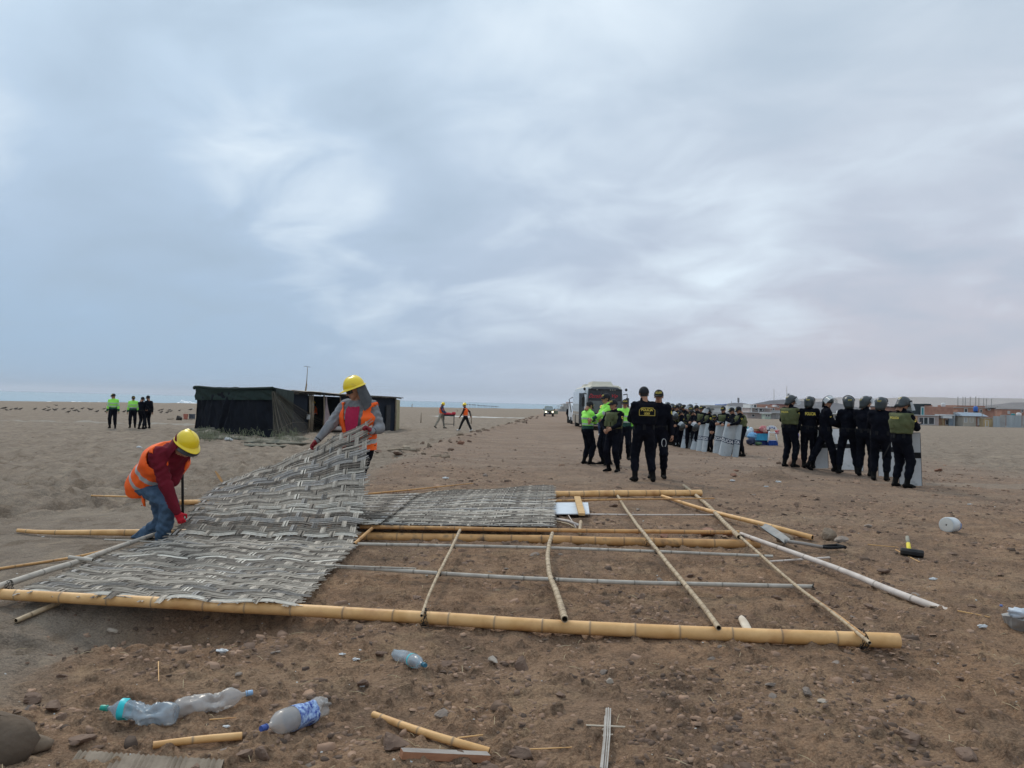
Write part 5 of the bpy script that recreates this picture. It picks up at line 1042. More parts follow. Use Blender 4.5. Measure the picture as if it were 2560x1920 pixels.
def cop(label, px, py, hgt, yawd, head=(0, 0, 0), armL='down', armR='down', outfit='navy', gear='cap', txt='POLICIA', back=None, badge=1, vest=None, vox=.02, fat=1.09, group=None, o={}, loc=None, hands=('curl', 'curl'), belt_=True, visor_up=35, badge_sides=(1,), legs=None, mats=None, zmat=None):
    fat = fat*(.94+.16*((hash_(label) % 53)/53)); L0 = at(px, py) if loc is None else loc; oo = dict(head=head, armL=armL, armR=armR); oo.update(o)
    M_ = HV if outfit == 'hivis' else None; Z = hivis if outfit == 'hivis' else None
    p = person(label, L0, R(yawd), hgt, o=oo, vox=vox, group=group, mats=mats or M_, zmat=zmat or Z, fat=fat, hands=hands)
    if gear == 'cap': cap(p, txt)
    elif gear == 'helmet': riot_helmet(p, visor_up)
    elif gear == 'hat': hardhat(p)
    fr = cframe(p)
    if vest == 'olive':
        overvest(p, [olive], infl=.03, z0=-.24, z1=.16, plates=True, name='tactical_vest', vox=.018)
        for i, (x, y, z) in enumerate(((-.10, .20, -.12), (.0, .21, -.12), (.10, .20, -.12), (-.07, .205, .03), (.2, .0, -.18), (-.2, .02, -.18), (-.06, -.175, -.1))):
            b = MB(); b.box([x, y, z], (.075, .05, .11) if i < 3 else (.08, .04, .08)); mesh_obj('vest_pouch', fr(b.V[0]), b.F, olive, p['root'], smooth=False)
    if vest == 'navy': overvest(p, [navy], infl=.03, z0=-.24, z1=.16, plates=True, name='tactical_vest', vox=.018)
    if back:
        w_, h_, z, x0, dp = back[1:]; V, F = text_geo(back[0], .03); ww = V[:, 0].max()-V[:, 0].min(); x = V[:, 0]/ww*w_; zz = V[:, 1]*h_; dp = back_y(p, z-h_*.6, z+h_*.6, w_/2); W = np.stack([x+x0, x*0-dp, z+zz], -1); mesh_obj('lettering', fr(W), F, gold, p['root'], smooth=False)
    for s in badge_sides:
        if badge: patch_(p, s)
    if belt_ and outfit != 'hivis': belt(p)
    return p
cg = 'police officers standing in the centre group'
cop('officer in lime high-visibility jacket seen from the side, arms folded, left of the centre group', 1467, 1161, 1.66, -62, head=(8, 28, 0), armL='crossed', armR='crossed', outfit='hivis', txt='PNP', badge_sides=(1,), group=cg)
cop('tall officer in lime jacket reaching a hand towards the folded-arms officer', 1516, 1163, 1.83, 112, head=(-10, -4, 0), armR='hold', outfit='hivis', group=cg, hands=('fist', 'curl'), o=dict(armL=((-.06, .50, 1.10), (-.5, 0, -1))))
cop('officer in olive tactical vest and cap laughing beside the tall officer', 1533, 1180, 1.68, 138, head=(-18, -4, 0), armL='hold', armR='belt', vest='olive', fat=1.1, group=cg, badge_sides=(-1,))
pb = cop('broad officer seen from behind with POLICIA across his black vest', 1607, 1204, 1.86, 6, head=(4, 4, 0), armL='front', armR='front', vest='navy', txt=None, badge=0, fat=1.12, group=cg, o=dict(ankleL=(-.15, -.0, .085), ankleR=(.17, -.08, .085)), vox=.017)
f = cframe(pb); yb_ = back_y(pb, -.08, .08, .15)
for s_, h_, z in (('POLICIA', .052, .035), ('UDEX', .040, -.035)):
    V, F = text_geo(s_, .03); w_ = V[:, 0].max()-V[:, 0].min(); ww = .215 if s_ == 'POLICIA' else .11; mesh_obj('lettering', f(np.stack([V[:, 0]/w_*ww, np.full(len(V), -yb_), z+V[:, 1]*h_], -1)), F, gold, pb['root'], smooth=False)
b = MB(); pts = [(-.10, .072), (.10, .072), (.145, .03), (.145, -.07), (-.145, -.07), (-.145, .03), (-.10, .072)]
for (x0, z0), (x1, z1) in zip(pts[:-1], pts[1:]): b.tube(f(np.array([[x0, -yb_, z0], [x1, -yb_, z1]])), .0035, 5)
b.build('badge_outline', gold, pb['root'])
cop('officer facing the camera in black uniform, right of the broad officer', 1643, 1196, 1.83, 168, head=(-4, 0, 0), armL='down', armR='hide', txt='POLICIA', group=cg, vox=.017, badge_sides=(-1,), fat=1.04)
cop('officer in lime jacket half hidden behind the vested officer', 1560, 1150, 1.74, 170, outfit='hivis', txt='POLICIA', group=cg)
cop('officer in black standing beside the bus at the far left of it', 1421, 1057, 1.68, 200, badge=0, txt=None, belt_=False, vox=.028)
# folded papers in the hand of the facing officer
pp = atY(1660, 1105, 15.7); b = MB(); u = np.arange(16)/16*6.2832
for k in range(3): b.tube(np.array([pp+np.array([math.cos(a)*.045, .01*k, math.sin(a)*.085-.02]) for a in np.r_[u, u[:1]]]), .006, 5, cap=False)
tag(b.build('flex_cuffs', white_c, smooth=True), 'bundle of white plastic loops in the facing officer\'s lowered hand', 'cuffs')
# yellow-helmet worker behind the group
w7 = person('worker in yellow hard hat and yellow vest walking up in front of the bus', at(1503, 1089), R(165), 1.62, o=dict(armL='swingf', armR='hold', ankleL=(-.12, .15, .085), ankleR=(.12, -.12, .1)), vox=.024, mats=[maroon, dblue, skin, dblue, white_c], boots=False)
hardhat(w7); overvest(w7, [pm('yellow_vest', (.62, .66, .10), (.74, .76, .15), rough=.7), refl], infl=.024, z0=-.36, z1=.16, front=(.03, .2, -.2, 0), stripes=[(.06, .1, 1), (.2, .24, 1)], vox=.022)
# ================================================================== POLICE ON THE LEFT
lg = 'police group standing on the sand at the left'
cop('officer in lime jacket standing alone at the left end of the beach group', 281, 1071, 1.80, -165, head=(-40, 0, 0), armL='down', armR='down', outfit='hivis', vox=.026, group=lg)
cop('officer in lime jacket second from the left in the beach group', 331, 1070, 1.66, -160, head=(15, 10, 0), outfit='hivis', vox=.026, group=lg)
cop('officer in black seen from behind in the beach group, head bowed', 352, 1073, 1.64, -20, head=(0, 25, 0), armR='front', armL='front', vox=.026, group=lg, badge=0, txt=None)
cop('officer in black at the right end of the beach group with a round sleeve badge', 369, 1071, 1.76, 60, head=(10, 10, 0), vox=.026, group=lg, badge_sides=(1,), txt=None)
# ================================================================== RIOT LINE LEANING ON SHIELDS
rg = 'riot police leaning on their shields'
line = [  # px, py, height, yaw, head, gear, arms, vest, label
 (1854, 1141, 1.72, 95, (0, 22, 0), 'cap', 'rest', 'olive', 'riot officer in cap and olive vest at the near end of the shield row'),
 (1836, 1137, 1.70, 100, (0, 10, 0), 'cap', 'rest', None, 'dark capped riot officer just behind the near end of the shield row'),
 (1811, 1133, 1.72, 130, (10, 8, 0), 'cap', 'rest', 'olive', 'riot officer facing us in a gold-lettered cap behind the wide POLICIA shield'),
 (1790, 1131, 1.42, 140, (10, 20, 0), 'cap', 'rest', None, 'short riot officer in sunglasses resting arms on a shield'),
 (1776, 1129, 1.68, 100, (0, 12, 0), 'helmet', 'rest', 'olive', 'riot officer in helmet with raised visor in the middle of the shield row'),
 (1758, 1126, 1.73, 120, (20, 0, 0), 'cap', 'rest', 'olive', 'tall capped riot officer left of the helmeted one in the shield row'),
 (1741, 1124, 1.60, 105, (0, 40, 0), 'cap', 'rest', None, 'riot officer bent low over a shield left of the tall capped one'),
 (1724, 1121, 1.66, 170, (0, 5, 0), 'cap', 'rest', 'olive', 'riot officer facing us in a brown-fronted cap in the shield row'),
 (1711, 1119, 1.56, 110, (0, 35, 0), 'cap', 'rest', None, 'riot officer with round badge stooping over a shield'),
 (1698, 1117, 1.72, 100, (0, 5, 0), 'cap', 'rest', 'olive', 'capped riot officer in the far part of the shield row'),
 (1686, 1114, 1.74, 95, (0, 10, 0), 'helmet', 'rest', None, 'riot officer in white-visored helmet in the far part of the shield row'),
 (1675, 1112, 1.80, 95, (0, 0, 0), 'helmet', 'rest', None, 'riot officer in helmet at the far end of the shield row'),
 (1664, 1109, 1.70, 95, (0, 0, 0), 'helmet', 'rest', None, 'last riot officer of the shield row partly hidden by the facing officer')]
line += [(px, py, h_, 98, (0, 10, 0), ge, 'rest', None, 'second-row riot officer '+lb) for px, py, h_, ge, lb in ((1766, 1120, 1.70, 'cap', 'behind the middle of the shield row'), (1747, 1117, 1.72, 'cap', 'behind the bent officer'), (1731, 1114, 1.74, 'helmet', 'in a helmet, left of the bent officer'), (1716, 1112, 1.72, 'cap', 'behind the stooping officer'), (1704, 1110, 1.76, 'helmet', 'in a helmet at the far end'))]
rp = {}
for i, (px, py, h_, yw_, hd_, ge, ar, ve, lab) in enumerate(line):
    low = h_ < 1.65; oo = dict(lean=(0, .16 if not low else .38))
    if i == 3: h_ = 1.62; oo = dict(pelvis=(0, -.1, .80), lean=(0, .45), ankleL=(-.12, 0, .085), ankleR=(.12, .1, .085))
    rp[i] = cop(lab, px, py, h_, yw_, head=hd_, gear=ge, armL=ar, armR=ar, vest=ve, vox=.027, group=rg, o=oo, txt='POLICIA' if ge == 'cap' else None, badge_sides=(-1,), belt_=(i < 2))
fr = hframe(rp[3]); MB().grid(fr2(fr, np.array([[[math.sin(a)*.080, math.cos(a)*.100+.012, z] for a in np.linspace(-1.1, 1.1, 9)] for z in (.030, -.010)]))).build('sunglasses', navy2, rp[3]['root'])
sh_m = pm('polycarbonate_shield', (.40, .43, .44), (.50, .53, .54), scale=5, rough=.28, spec=.5, alpha=.88, dirt=((.30, .31, .31), 6, .6))
sh_m2 = pm('shield_back', (.64, .65, .65), (.74, .75, .75), scale=5, rough=.35, spec=.5, alpha=.88, dirt=((.36, .37, .37), 6, .6))
band_b = pm('shield_band_blue', (.02, .03, .06), (.035, .045, .085), rough=.5); band_k = pm('shield_band_black', (.006, .006, .007), (.014, .014, .015), rough=.6); ltr_w = pm('shield_letters', (.62, .63, .63), (.7, .71, .71), rough=.6)
def shield(label, pt, pb_, dist, width, yawd, group, back=False, curve=.28, txt=True, band=(.46, .60)):
    """curved full-height shield from its top and bottom pixels; its outer face looks along yaw"""
    B_ = at(*pb_); T_ = atY(*pt, B_[1]+dist); up = nrm(T_-B_); hg = np.linalg.norm(T_-B_); n = rotz(R(yawd))@np.array([0, 1., 0]); n = nrm(n-(n@up)*up); lat = np.cross(n, up); c_ = (T_+B_)/2; b = MB(); nu = 13
    S = lambda x, z, o_: c_+lat*(curve and math.sin(x/curve*1.0)*curve)+n*((math.cos(x/curve)-1)*curve+o_)+up*z
    xs_ = np.linspace(-width/2, width/2, nu)
    def zr(z, x): k = abs(x)/(width/2); return z*(1-.012*max(0, k-.75)/.25) if abs(z) > hg*.49 else z
    for o_, fl in ((.0, False), (-.004, True)): b.grid(np.array([[S(x, zr(z, x), o_) for x in xs_] for z in np.linspace(-hg/2, hg/2, 7)]), flip=fl)
    root = b.build('riot_shield', sh_m2 if back else sh_m, smooth=True); tag(root, label, 'shield', group)
    z0, z1 = hg*(.5-band[1]), hg*(.5-band[0]); o_ = -.0075 if back else .0035
    MB().grid(np.array([[S(x, z, o_) for x in xs_] for z in (z0, z1)]), flip=back).build('shield_band', band_k if back else band_b, root, smooth=True)
    if txt and not back:
        V, F = text_geo('POLICIA', .04); ww = V[:, 0].max()-V[:, 0].min(); W = np.array([S(-x/ww*width*.94*1.0, (z0+z1)/2+y*(z1-z0)*.74, .006) for x, y in V]); mesh_obj('lettering', W, F, ltr_w, root, smooth=False)
    if back:
        for s in (-1, 1): MB().tube([S(s*.06, (z0+z1)/2-.05, -.01), S(s*.06, (z0+z1)/2-.03, -.05), S(s*.06, (z0+z1)/2+.03, -.05), S(s*.06, (z0+z1)/2+.05, -.01)], .009, 6).build('shield_grip', navy2, root, smooth=True)
    rim = np.array([S(x, z, -.002) for x, z in [(xs_[0], z) for z in np.linspace(-hg/2, hg/2, 5)]+[(x, hg/2) for x in xs_]+[(xs_[-1], z) for z in np.linspace(hg/2, -hg/2, 5)]])
    MB().tube(rim, .0055, 5, cap=False).build('shield_rim', greyd, root, smooth=True)
    return root
sg = 'riot shields of the row leaning left'
S_ = [((1843, 1060), (1833, 1142), -.1, .40, 98, 'narrow-looking POLICIA shield at the near end of the row', .3), ((1825, 1057), (1806, 1140), -.2, .50, 128, 'broad grey POLICIA shield, the widest of the row', .32), ((1796, 1053), (1786, 1133), -.1, .44, 108, 'cloudy POLICIA shield left of the broad one', .25), ((1766, 1058), (1756, 1129), 0., .36, 102, 'POLICIA shield in front of the helmeted officer', .2), ((1753, 1057), (1743, 1127), 0., .36, 104, 'shield directly left of the helmeted officer\'s shield', .2), ((1741, 1070), (1729, 1124), 0., .36, 108, 'lower leaning shield in the middle of the row', .3),
      ((1724, 1056), (1716, 1120), 0., .36, 100, 'upright shield under the brown-capped officer', .2), ((1715, 1060), (1704, 1120), 0., .36, 105, 'shield left of the upright one', .2), ((1704, 1072), (1691, 1116), 0., .36, 110, 'low leaning shield in the far part of the row', .3), ((1691, 1054), (1683, 1113), 0., .36, 100, 'grey shield fourth from the far end', .2), ((1679, 1052), (1673, 1110), 0., .36, 95, 'grey shield second from the far end', .2)]
for a, b_, d, w_, y_, lab, cv in S_: shield(lab, a, b_, d, w_*1.15, y_+4, sg, curve=max(cv, .32))
# helmets hanging from the row
for (x, y, d, lab) in ((1705, 1067, 28.3, 'white-visored helmet hanging low from the shield row'), (1738, 1068, 27, 'dark helmet hanging over a shield in the middle of the row'), (1688, 1041, 29, 'dark helmet resting on a shield top at the far end')):
    c_ = atY(x, y, d); rt = thing('spare_helmet', lab, 'helmet', c_, 'helmets off their owners\' heads'); MB().grid(dome(.135, .15, .145, -.02, 18, 8)@rotx(1.9).T@rotz(.7).T+c_, wrap=True).build('helmet_shell', helm, rt, smooth=True)
    g = np.array([[[math.sin(a)*(.14+.02*t_), math.cos(a)*(.155+.02*t_), .02-.12*t_] for a in np.linspace(-1.3, 1.3, 10)] for t_ in (0, .5, 1)])@rotx(1.9).T@rotz(.7).T+c_; MB().grid(g).build('visor', visor, rt, smooth=True)
# ================================================================== RIOT GROUP ON THE RIGHT
gg = 'riot police seen from behind on the right'
R7 = [(1972, 1168, 1.80, -58, (-24, 12, 0), dict(armL='belt', armR='crossed', vest='olive', fat=1.1), 'helmeted riot officer in olive vest at the left end of the right group'),
      (2021, 1171, 1.79, -22, (-14, 0, 0), dict(armL='down', armR='hold', back=('POLICIA', .24, .075, .05, .03, .158), o=dict(ankleL=(-.10, .0, .085), ankleR=(.10, .03, .085))), 'helmeted riot officer with yellow POLICIA on the back'),
      (2068, 1179, 1.84, -102, (-68, 5, 0), dict(armL='front', armR='front', o=dict(ankleL=(-.05, -.42, .14), ankleR=(.07, .16, .085), footL=-.9, pelvis=(0, -.05, .95), kneeL=(0, 1, .1)), badge_sides=(-1, 1)), 'riot officer looking back at the camera with one foot crossed behind'),
      (2120, 1185, 1.86, -14, (0, 0, 0), dict(armL='front', armR='front', o=dict(ankleL=(-.19, 0, .085), ankleR=(.19, 0, .085))), 'riot officer with feet apart directly right of the one looking back'),
      (2161, 1191, 1.88, -42, (-40, 0, 0), dict(armL='front', armR='front', o=dict(ankleL=(-.12, .02, .085))), 'tall riot officer third from the right with head turned right'),
      (2200, 1202, 1.84, -30, (-12, 0, 0), dict(armL='front', armR='crossed'), 'riot officer second from the right, seen from behind'),
      (2252, 1219, 1.85, -68, (-6, 28, 0), dict(armL='phone2', armR='phone', vest='olive', fat=1.08), 'rightmost riot officer in olive vest looking down at a phone')]
rr7 = []
for px, py, h_, yw_, hd_, kw, lab in R7:
    rr7.append(cop(lab, px, py, h_, yw_, head=hd_, gear='helmet', group=gg, vox=.018, visor_up=(62 if 'looking back' in lab else 38), **kw))
for p, tx in ((rr7[0], 'POLICIA'), (rr7[6], 'POLICIA')):
    V, F = text_geo(tx, .03); ww = V[:, 0].max()-V[:, 0].min(); mesh_obj('lettering', cframe(p)(np.stack([V[:, 0]/ww*.2, np.full(len(V), -back_y(p, .03, .09, .11)), .06+V[:, 1]*.045], -1)), F, gold, p['root'], smooth=False)
J = rr7[6]['J']; q = rr7[6]['tf']((J['wrR']+J['wrL'])/2+J['fwd']*.12+[0, 0, .04]); b = MB(); b.box(q, (.075, .15, .012), rotz(R(-68))@rotx(.7)); tag(b.build('mobile_phone', pm('phone_case', (.02, .02, .025), (.05, .03, .03), rough=.3)), 'dark mobile phone in the hands of the rightmost riot officer', 'phone')
sb = 'riot shields held by the right group'
for a, b_, d, w_, y_, lab in (((2047, 1073), (2050, 1171), .1, .40, -25, 'pale shield beyond the officer with POLICIA on the back'), ((2104, 1072), (2108, 1174), .1, .56, -18, 'pale shield behind the officer standing feet apart'), ((2140, 1072), (2138, 1176), .1, .40, -25, 'narrow pale shield between the third and fourth officers of the right group'), ((2226, 1074), (2228, 1192), .1, .56, -25, 'wide pale shield left of the phone-reading officer'), ((2272, 1082), (2277, 1214), .0, .42, -30, 'pale shield right of the phone-reading officer')):
    shield(lab, a, b_, d, w_, y_, sb, back=True, curve=1.2, band=(.37, .48))
b = MB(); b.tube([rr7[6]['tf'](J['pel']+J['lat']*-.2+[0, -.05, -.10]), rr7[6]['tf'](J['pel']+J['lat']*-.30+[0, -.16, -.42])], .013, 8); tag(b.build('baton', navy2, smooth=True), 'black baton hanging at the hip of the rightmost riot officer', 'baton')
# ================================================================== WORKERS FURTHER OFF
wo_ = 'workers in hard hats on the far sand'
w3 = person('worker in yellow hard hat and orange vest striding left in black trousers', at(1163, 1079), R(75), 1.72, o=dict(armL='swingf', armR='swingb', lean=(0, .10), ankleL=(-.1, .38, .085), ankleR=(.1, -.36, .13), footR=-.5), vox=.026, mats=[hair_m, navy2, skin, hair_m, white_c], boots=False, group=wo_, shoe=1)
hardhat(w3); overvest(w3, [orange, refl], infl=.026, z0=-.44, z1=.16, stripes=[(.02, .05, 1)], vox=.024)
w4 = person('worker in yellow hard hat carrying a red-topped table frame', at(1102, 1071), R(-100), 1.72, o=dict(armL='hold', armR='hold', lean=(0, .12), head=(0, 25, 0), ankleL=(-.1, .22, .085), ankleR=(.1, -.38, .14), footR=-.6), vox=.026, mats=[dblue, khaki, skin, dblue, boot_m], boots=False, group=wo_)
hardhat(w4); overvest(w4, [orange, refl], infl=.024, z0=-.44, z1=.16, front=(.05, .2, -.3, 0), stripes=[(.05, .08, 1)], vox=.024)
w5 = person('worker in yellow hard hat and orange vest standing in the hut doorway', at(787, 1065) if False else atY(787, 1066, 44.0)*[1, 1, 0]+[0, 0, gz(-11.3, 44)], R(100), 1.68, o=dict(armL='hold', armR='hold', lean=(0, .18)), vox=.026, mats=[greyd, navy2, skin, greyd, boot_m], boots=False, group=wo_)
hardhat(w5); overvest(w5, [orange, refl], infl=.024, z0=-.36, z1=.16, stripes=[(.05, .08, 1)], vox=.024)
# carried table frame
c_ = w4['root'].location; tx = np.array([c_[0]+.48, c_[1]-.1, c_[2]+.72]); tb = thing('carried_table', 'dark metal table frame with red cloth, carried by the worker', 'table', tx)
iron = pm('dark_iron', (.03, .03, .03), (.07, .065, .06), rough=.6, metal=.3); b = MB(); b.box(tx+[.05, 0, .14], (.72, .42, .10)); b.build('tabletop', iron, tb)
for i, (sx_, sy_) in enumerate(((-1, -1), (1, -1), (-1, 1), (1, 1))): MB().box(tx+[.05+.33*sx_, .18*sy_, -.22], (.03, .03, .66)).build('leg', iron, tb)
for sy_ in (-1, 1): MB().box(tx+[.05, .18*sy_, -.42], (.66, .02, .03)).build('stretcher', iron, tb)
b = MB(); b.ell(tx+[.0, 0, .24], (.40, .22, .09), noise=.14, seed=2); b.ell(tx+[.36, 0, .28], (.13, .12, .10), noise=.2, seed=5); b.build('red_cloth', pm('red_cloth', (.42, .02, .04), (.55, .04, .06), scale=5, rough=.9), tb, smooth=True)
# ================================================================== TARPAULIN TENT AND HUT
tarp = pm('black_tarp', (.006, .007, .010), (.011, .013, .019), scale=3, rough=.85, spec=.12, bump=.02, bscale=4)
tarpg = pm('dark_green_netting', (.007, .017, .013), (.012, .026, .020), scale=9, rough=.8, bump=.01, bscale=12)
navynet = pm('navy_netting', (.006, .010, .019), (.010, .017, .030), scale=14, rough=.8, bump=.01, bscale=9)
wood_p = pm('grey_post_wood', (.22, .17, .12), (.32, .26, .19), scale=6, rough=.85)
cane_w = pm('cane_wall', (.26, .23, .13), (.40, .35, .20), scale=5, rough=.8, stretch=(9, 9, .6), bump=.01, bscale=18)
def sheet(P00, P10, P01, P11, mat, name, parent, nu=34, nv=18, amp=.05, seed=0, folds=None, thick=.01, sag=0., creases=()):
    """draped sheet: P00-P10 bottom edge, P01-P11 top edge"""
    u = np.linspace(0, 1, nu)[None, :, None]; v = np.linspace(0, 1, nv)[:, None, None]; P = (P00*(1-u)+P10*u)*(1-v)+(P01*(1-u)+P11*u)*v; n = nrm(np.cross(P10-P00, P01-P00))
    U = np.broadcast_to(u[..., 0], (nv, nu)); W = np.broadcast_to(v[..., 0], (nv, nu)); L_ = np.linalg.norm(P10-P00)
    d = amp*(fbm(U*L_*1.3+W*1.1, W*2.2+U*L_*.6, 4, seed)*2)
    if folds: d = d+folds*np.sin(U*L_*7+4*vn(W*3, U*3, seed))*.5
    P = P+n*d[..., None]+np.array([0, 0, 1.])*(-sag*np.sin(U*np.pi*2.5+.6)**2*W*(1-np.abs(2*U-1)**3))[..., None]
    for c0, sl, am in creases: P = P+n*(am*np.exp(-((U*L_-c0-sl*W)/.09)**2)*np.sin(np.pi*W)**.5)[..., None]
    b = MB(); b.grid(P); b.grid(P-n*thick, flip=True); return b.build(name, mat, parent, smooth=True)
A, B, Cc = at(484, 1083), at(690, 1091), at(729, 1081)
hA = atY(490, 967, A[1])[2]; hB = atY(676, 970, B[1])[2]; hC = atY(726, 979, Cc[1])[2]
D_ = A+(Cc-B); up_ = lambda p, z: np.array([p[0], p[1], z])
tent = thing('tarpaulin_tent', 'black tarpaulin tent with dark green top band and netting thrown over one corner', 'tent', (A+Cc)/2)
A2, B2, C2, D2 = up_(A, hA)+[.1, .1, 0], up_(B, hB)+[-.15, 0, 0], up_(Cc, hC), up_(D_, hA)
sheet(A-[0, 0, .1], B-[0, 0, .1], A2, B2, tarp, 'front_wall', tent, 90, 30, .16, 3, .010, creases=((1.2, .3, .07), (1.9, 1.0, .10), (2.1, 1.15, -.05), (2.5, .9, .09), (2.95, .35, .08), (.5, .1, .06), (.15, .9, -.06))); sheet(B-[0, 0, .1], Cc-[0, 0, .1], B2, C2, tarp, 'side_wall', tent, 30, 20, .12, 5, .01)
sheet(D_-[0, 0, .1], A-[0, 0, .1], D2, A2, tarp, 'side_wall', tent, 24, 16, .05, 6); sheet(Cc-[0, 0, .1], D_-[0, 0, .1], C2, D2, tarp, 'back_wall', tent, 24, 12, .05, 7)
sheet(A2, B2, D2, C2, tarpg, 'roof_sheet', tent, 40, 20, .06, 8)
o_ = nrm(np.cross(B-A, [0, 0, 1]))*.06
sheet(A2*.5+A2*.5+o_-[.05, 0, .62], B2+o_-[0, 0, .50], A2+o_-[.08, 0, 0], B2+o_+[.1, 0, .03], tarpg, 'top_valance', tent, 60, 12, .10, 9, .01, .01, .10)
s_ = nrm(np.cross(Cc-B, [0, 0, 1]))*.06; sheet(B2+s_-[0, 0, .5], C2+s_-[0, 0, 1.35], B2+s_+[0, 0, .02], C2+s_+[0, 0, .02], tarpg, 'top_valance', tent, 30, 12, .04, 10, .02)
MB().tube(catmull([A2+o_-[.14, 0, .10], A2+o_-[.02, 0, 0], (A2*2+B2)/3+o_+[0, 0, -.07], (A2+B2*2)/3+o_-[0, 0, .05], B2+o_], 10), .06, 8).build('ridge_roll', tarpg, tent, smooth=True)
# fishing net fan over the corner
netm = pm('brown_fishing_net', (.05, .042, .03), (.09, .078, .055), scale=30, rough=.9, alpha=.30, bump=.01, bscale=40); nets_o = thing('fishing_net', 'brown fishing net hanging from the tent corner and spread along the ground', 'net', B)
top_ = B2+np.array([.0, -.1, -.1]); feet = [at(684, 1099), at(700, 1104), at(722, 1100), at(760, 1088), at(800, 1076), at(842, 1070), at(858, 1069)]
fc = catmull(feet, 8); G = np.array([[top_*(1-t)+q*t+np.array([.04*math.sin(i*1.9), -.06*math.sin(i*2.3), -.28*math.sin(math.pi*t)*(.5+.5*math.sin(i*.2))]) for i, q in enumerate(fc)] for t in np.linspace(0.02, 1, 14)])
MB().grid(G).build('net_drape', netm, nets_o, smooth=True)
cordm = pm('net_cord', (.06, .052, .038), (.11, .095, .07), rough=.9); b = MB()
for i in range(0, G.shape[1], 2): b.tube(G[:, i]+[0, -.02, 0], .008, 4)
for j in (9, 12): b.tube(G[j], .007, 4)
b.build('net_cord', cordm, nets_o)
heapm = pm('net_heap', (.14, .125, .09), (.24, .215, .165), scale=9, rough=1, bump=.03, bscale=30, dirt=((.10, .115, .10), 2.5, .52)); rs = random.Random(5)
for (x, y), w_, h_ in (((505, 1085), .7, .42), ((520, 1090), .6, .28), ((560, 1093), .9, .10), ((600, 1096), 1., .12), ((640, 1104), 1.2, .14), ((680, 1106), 1.1, .16), ((716, 1104), .9, .26), ((735, 1098), .6, .18), ((800, 1072), 1.0, .16), ((845, 1068), .7, .2), ((640, 1112), 1., .08)):
    c_ = at(x, y); MB().ell(c_+[0, 0, -.03], (w_, .45, h_*.8), 20, 10, noise=.28, seed=rs.random()*9).build('net_heap', heapm, nets_o, smooth=True)
for i in range(26):   # float line and weed tufts
    pass
b = MB()
for k in range(260):
    c_ = at(rs.choice([rs.uniform(492, 540), rs.uniform(690, 745), rs.uniform(500, 720)]), rs.uniform(1086, 1108)); a = rs.random()*6; b.tube([c_+[0, 0, .05], c_+[.12*math.cos(a), .08*math.sin(a), rs.uniform(.15, .4)], c_+[.3*math.cos(a), .2*math.sin(a), rs.uniform(.02, .3)]], .008, 3)
tag(b.build('dry_scrub', pm('dry_scrub', (.12, .14, .08), (.20, .20, .13), rough=.9)), 'wispy greenish scrub and loose net strands along the foot of the tent', 'scrub', kind='stuff')
for (x, y, s, lab) in ((569, 1101, .12, 'white crumpled rag in front of the dark tent'), (347, 1120, .07, 'small white lump on the sand above the bending worker'), (793, 1070, .10, 'white plastic bag on the ground at the hut doorway')):
    c_ = at(x, y); tag(MB().ell(c_+[0, 0, s*.4], (s, s*.7, s*.5), 14, 9, noise=.3, seed=x).ell(c_+[s*1.1, 0, s*.2], (s*.6, s*.5, s*.3), 10, 7, noise=.3, seed=y).build('white_rag', white_c, smooth=True), lab, 'rag')
# hut
P0, P1 = at(729, 1079), at(986, 1075); hut = thing('shanty_hut', 'long low hut of dark netting and canes with a ragged flat roof and open doorway', 'hut', (P0+P1)/2)
zt0, zt1 = atY(730, 984, P0[1])[2], atY(990, 996, P1[1])[2]; dr = P1-P0; bk = nrm(np.cross([0, 0, 1], dr))*4.0
X_ = lambda px: (lambda t: P0+dr*t)(np.clip(((px-729)/(986-729)), 0, 1))
def onw(px):   # point on the wall base under a pixel column
    lo, hi = 0., 1.
    for _ in range(30):
        m = (lo+hi)/2; p = P0+dr*m; d = p-EYE; x = 1280+FPX*(d@CR)/(d@CF)
        if x < px: lo = m
        else: hi = m
    p = P0+dr*lo; return p, zt0+(zt1-zt0)*lo
def wall(pa, pb, mat, name, n=20, amp=.03, seed=0, frac=(0, 1)):
    a, za = onw(pa); b_, zb = onw(pb); ga, gb = a[2]-.1, b_[2]-.1
    return sheet(up_(a, ga+(za-ga)*frac[0]), up_(b_, gb+(zb-gb)*frac[0]), up_(a, ga+(za-ga)*frac[1]), up_(b_, gb+(zb-gb)*frac[1]), mat, name, hut, n, 14, amp, seed, .006)
wall(729, 768, navynet, 'front_wall', seed=1); wall(746, 764, navynet, 'netting_patch', 8, .02, 4, (.0, .55)); wall(846, 986, navynet, 'front_wall', 40, seed=2)
e0, e1 = P1, at(998, 1071); sheet(e0-[0, 0, .1], e1-[0, 0, .1], up_(e0, zt1-.05), up_(e1, zt1-.10), cane_w, 'cane_end_wall', hut, 14, 10, .02, 3)
P3 = P0+bk; P2 = P1+bk; e2 = P2
sheet(P3-[0, 0, .1], P2-[0, 0, .1], up_(P3, zt0), up_(P2, zt1), navynet, 'back_wall', hut, 30, 8, .03, 4); sheet(e1-[0, 0, .1], P2-[0, 0, .1], up_(e1, zt1-.1), up_(P2, zt1), cane_w, 'side_wall', hut, 14, 8, .02, 5)
sheet(up_(P0, zt0+.02)-nrm(bk)*.25, up_(P1, zt1+.02)-nrm(bk)*.25+nrm(dr)*.5, up_(P3, zt0+.25), up_(P2, zt1+.22)+nrm(dr)*.5, pm('roof_felt', (.03, .028, .026), (.07, .06, .05), scale=4, rough=.9), 'roof_sheet', hut, 60, 12, .10, 6, .0, .01, .06)
b = MB(); rs = random.Random(9)
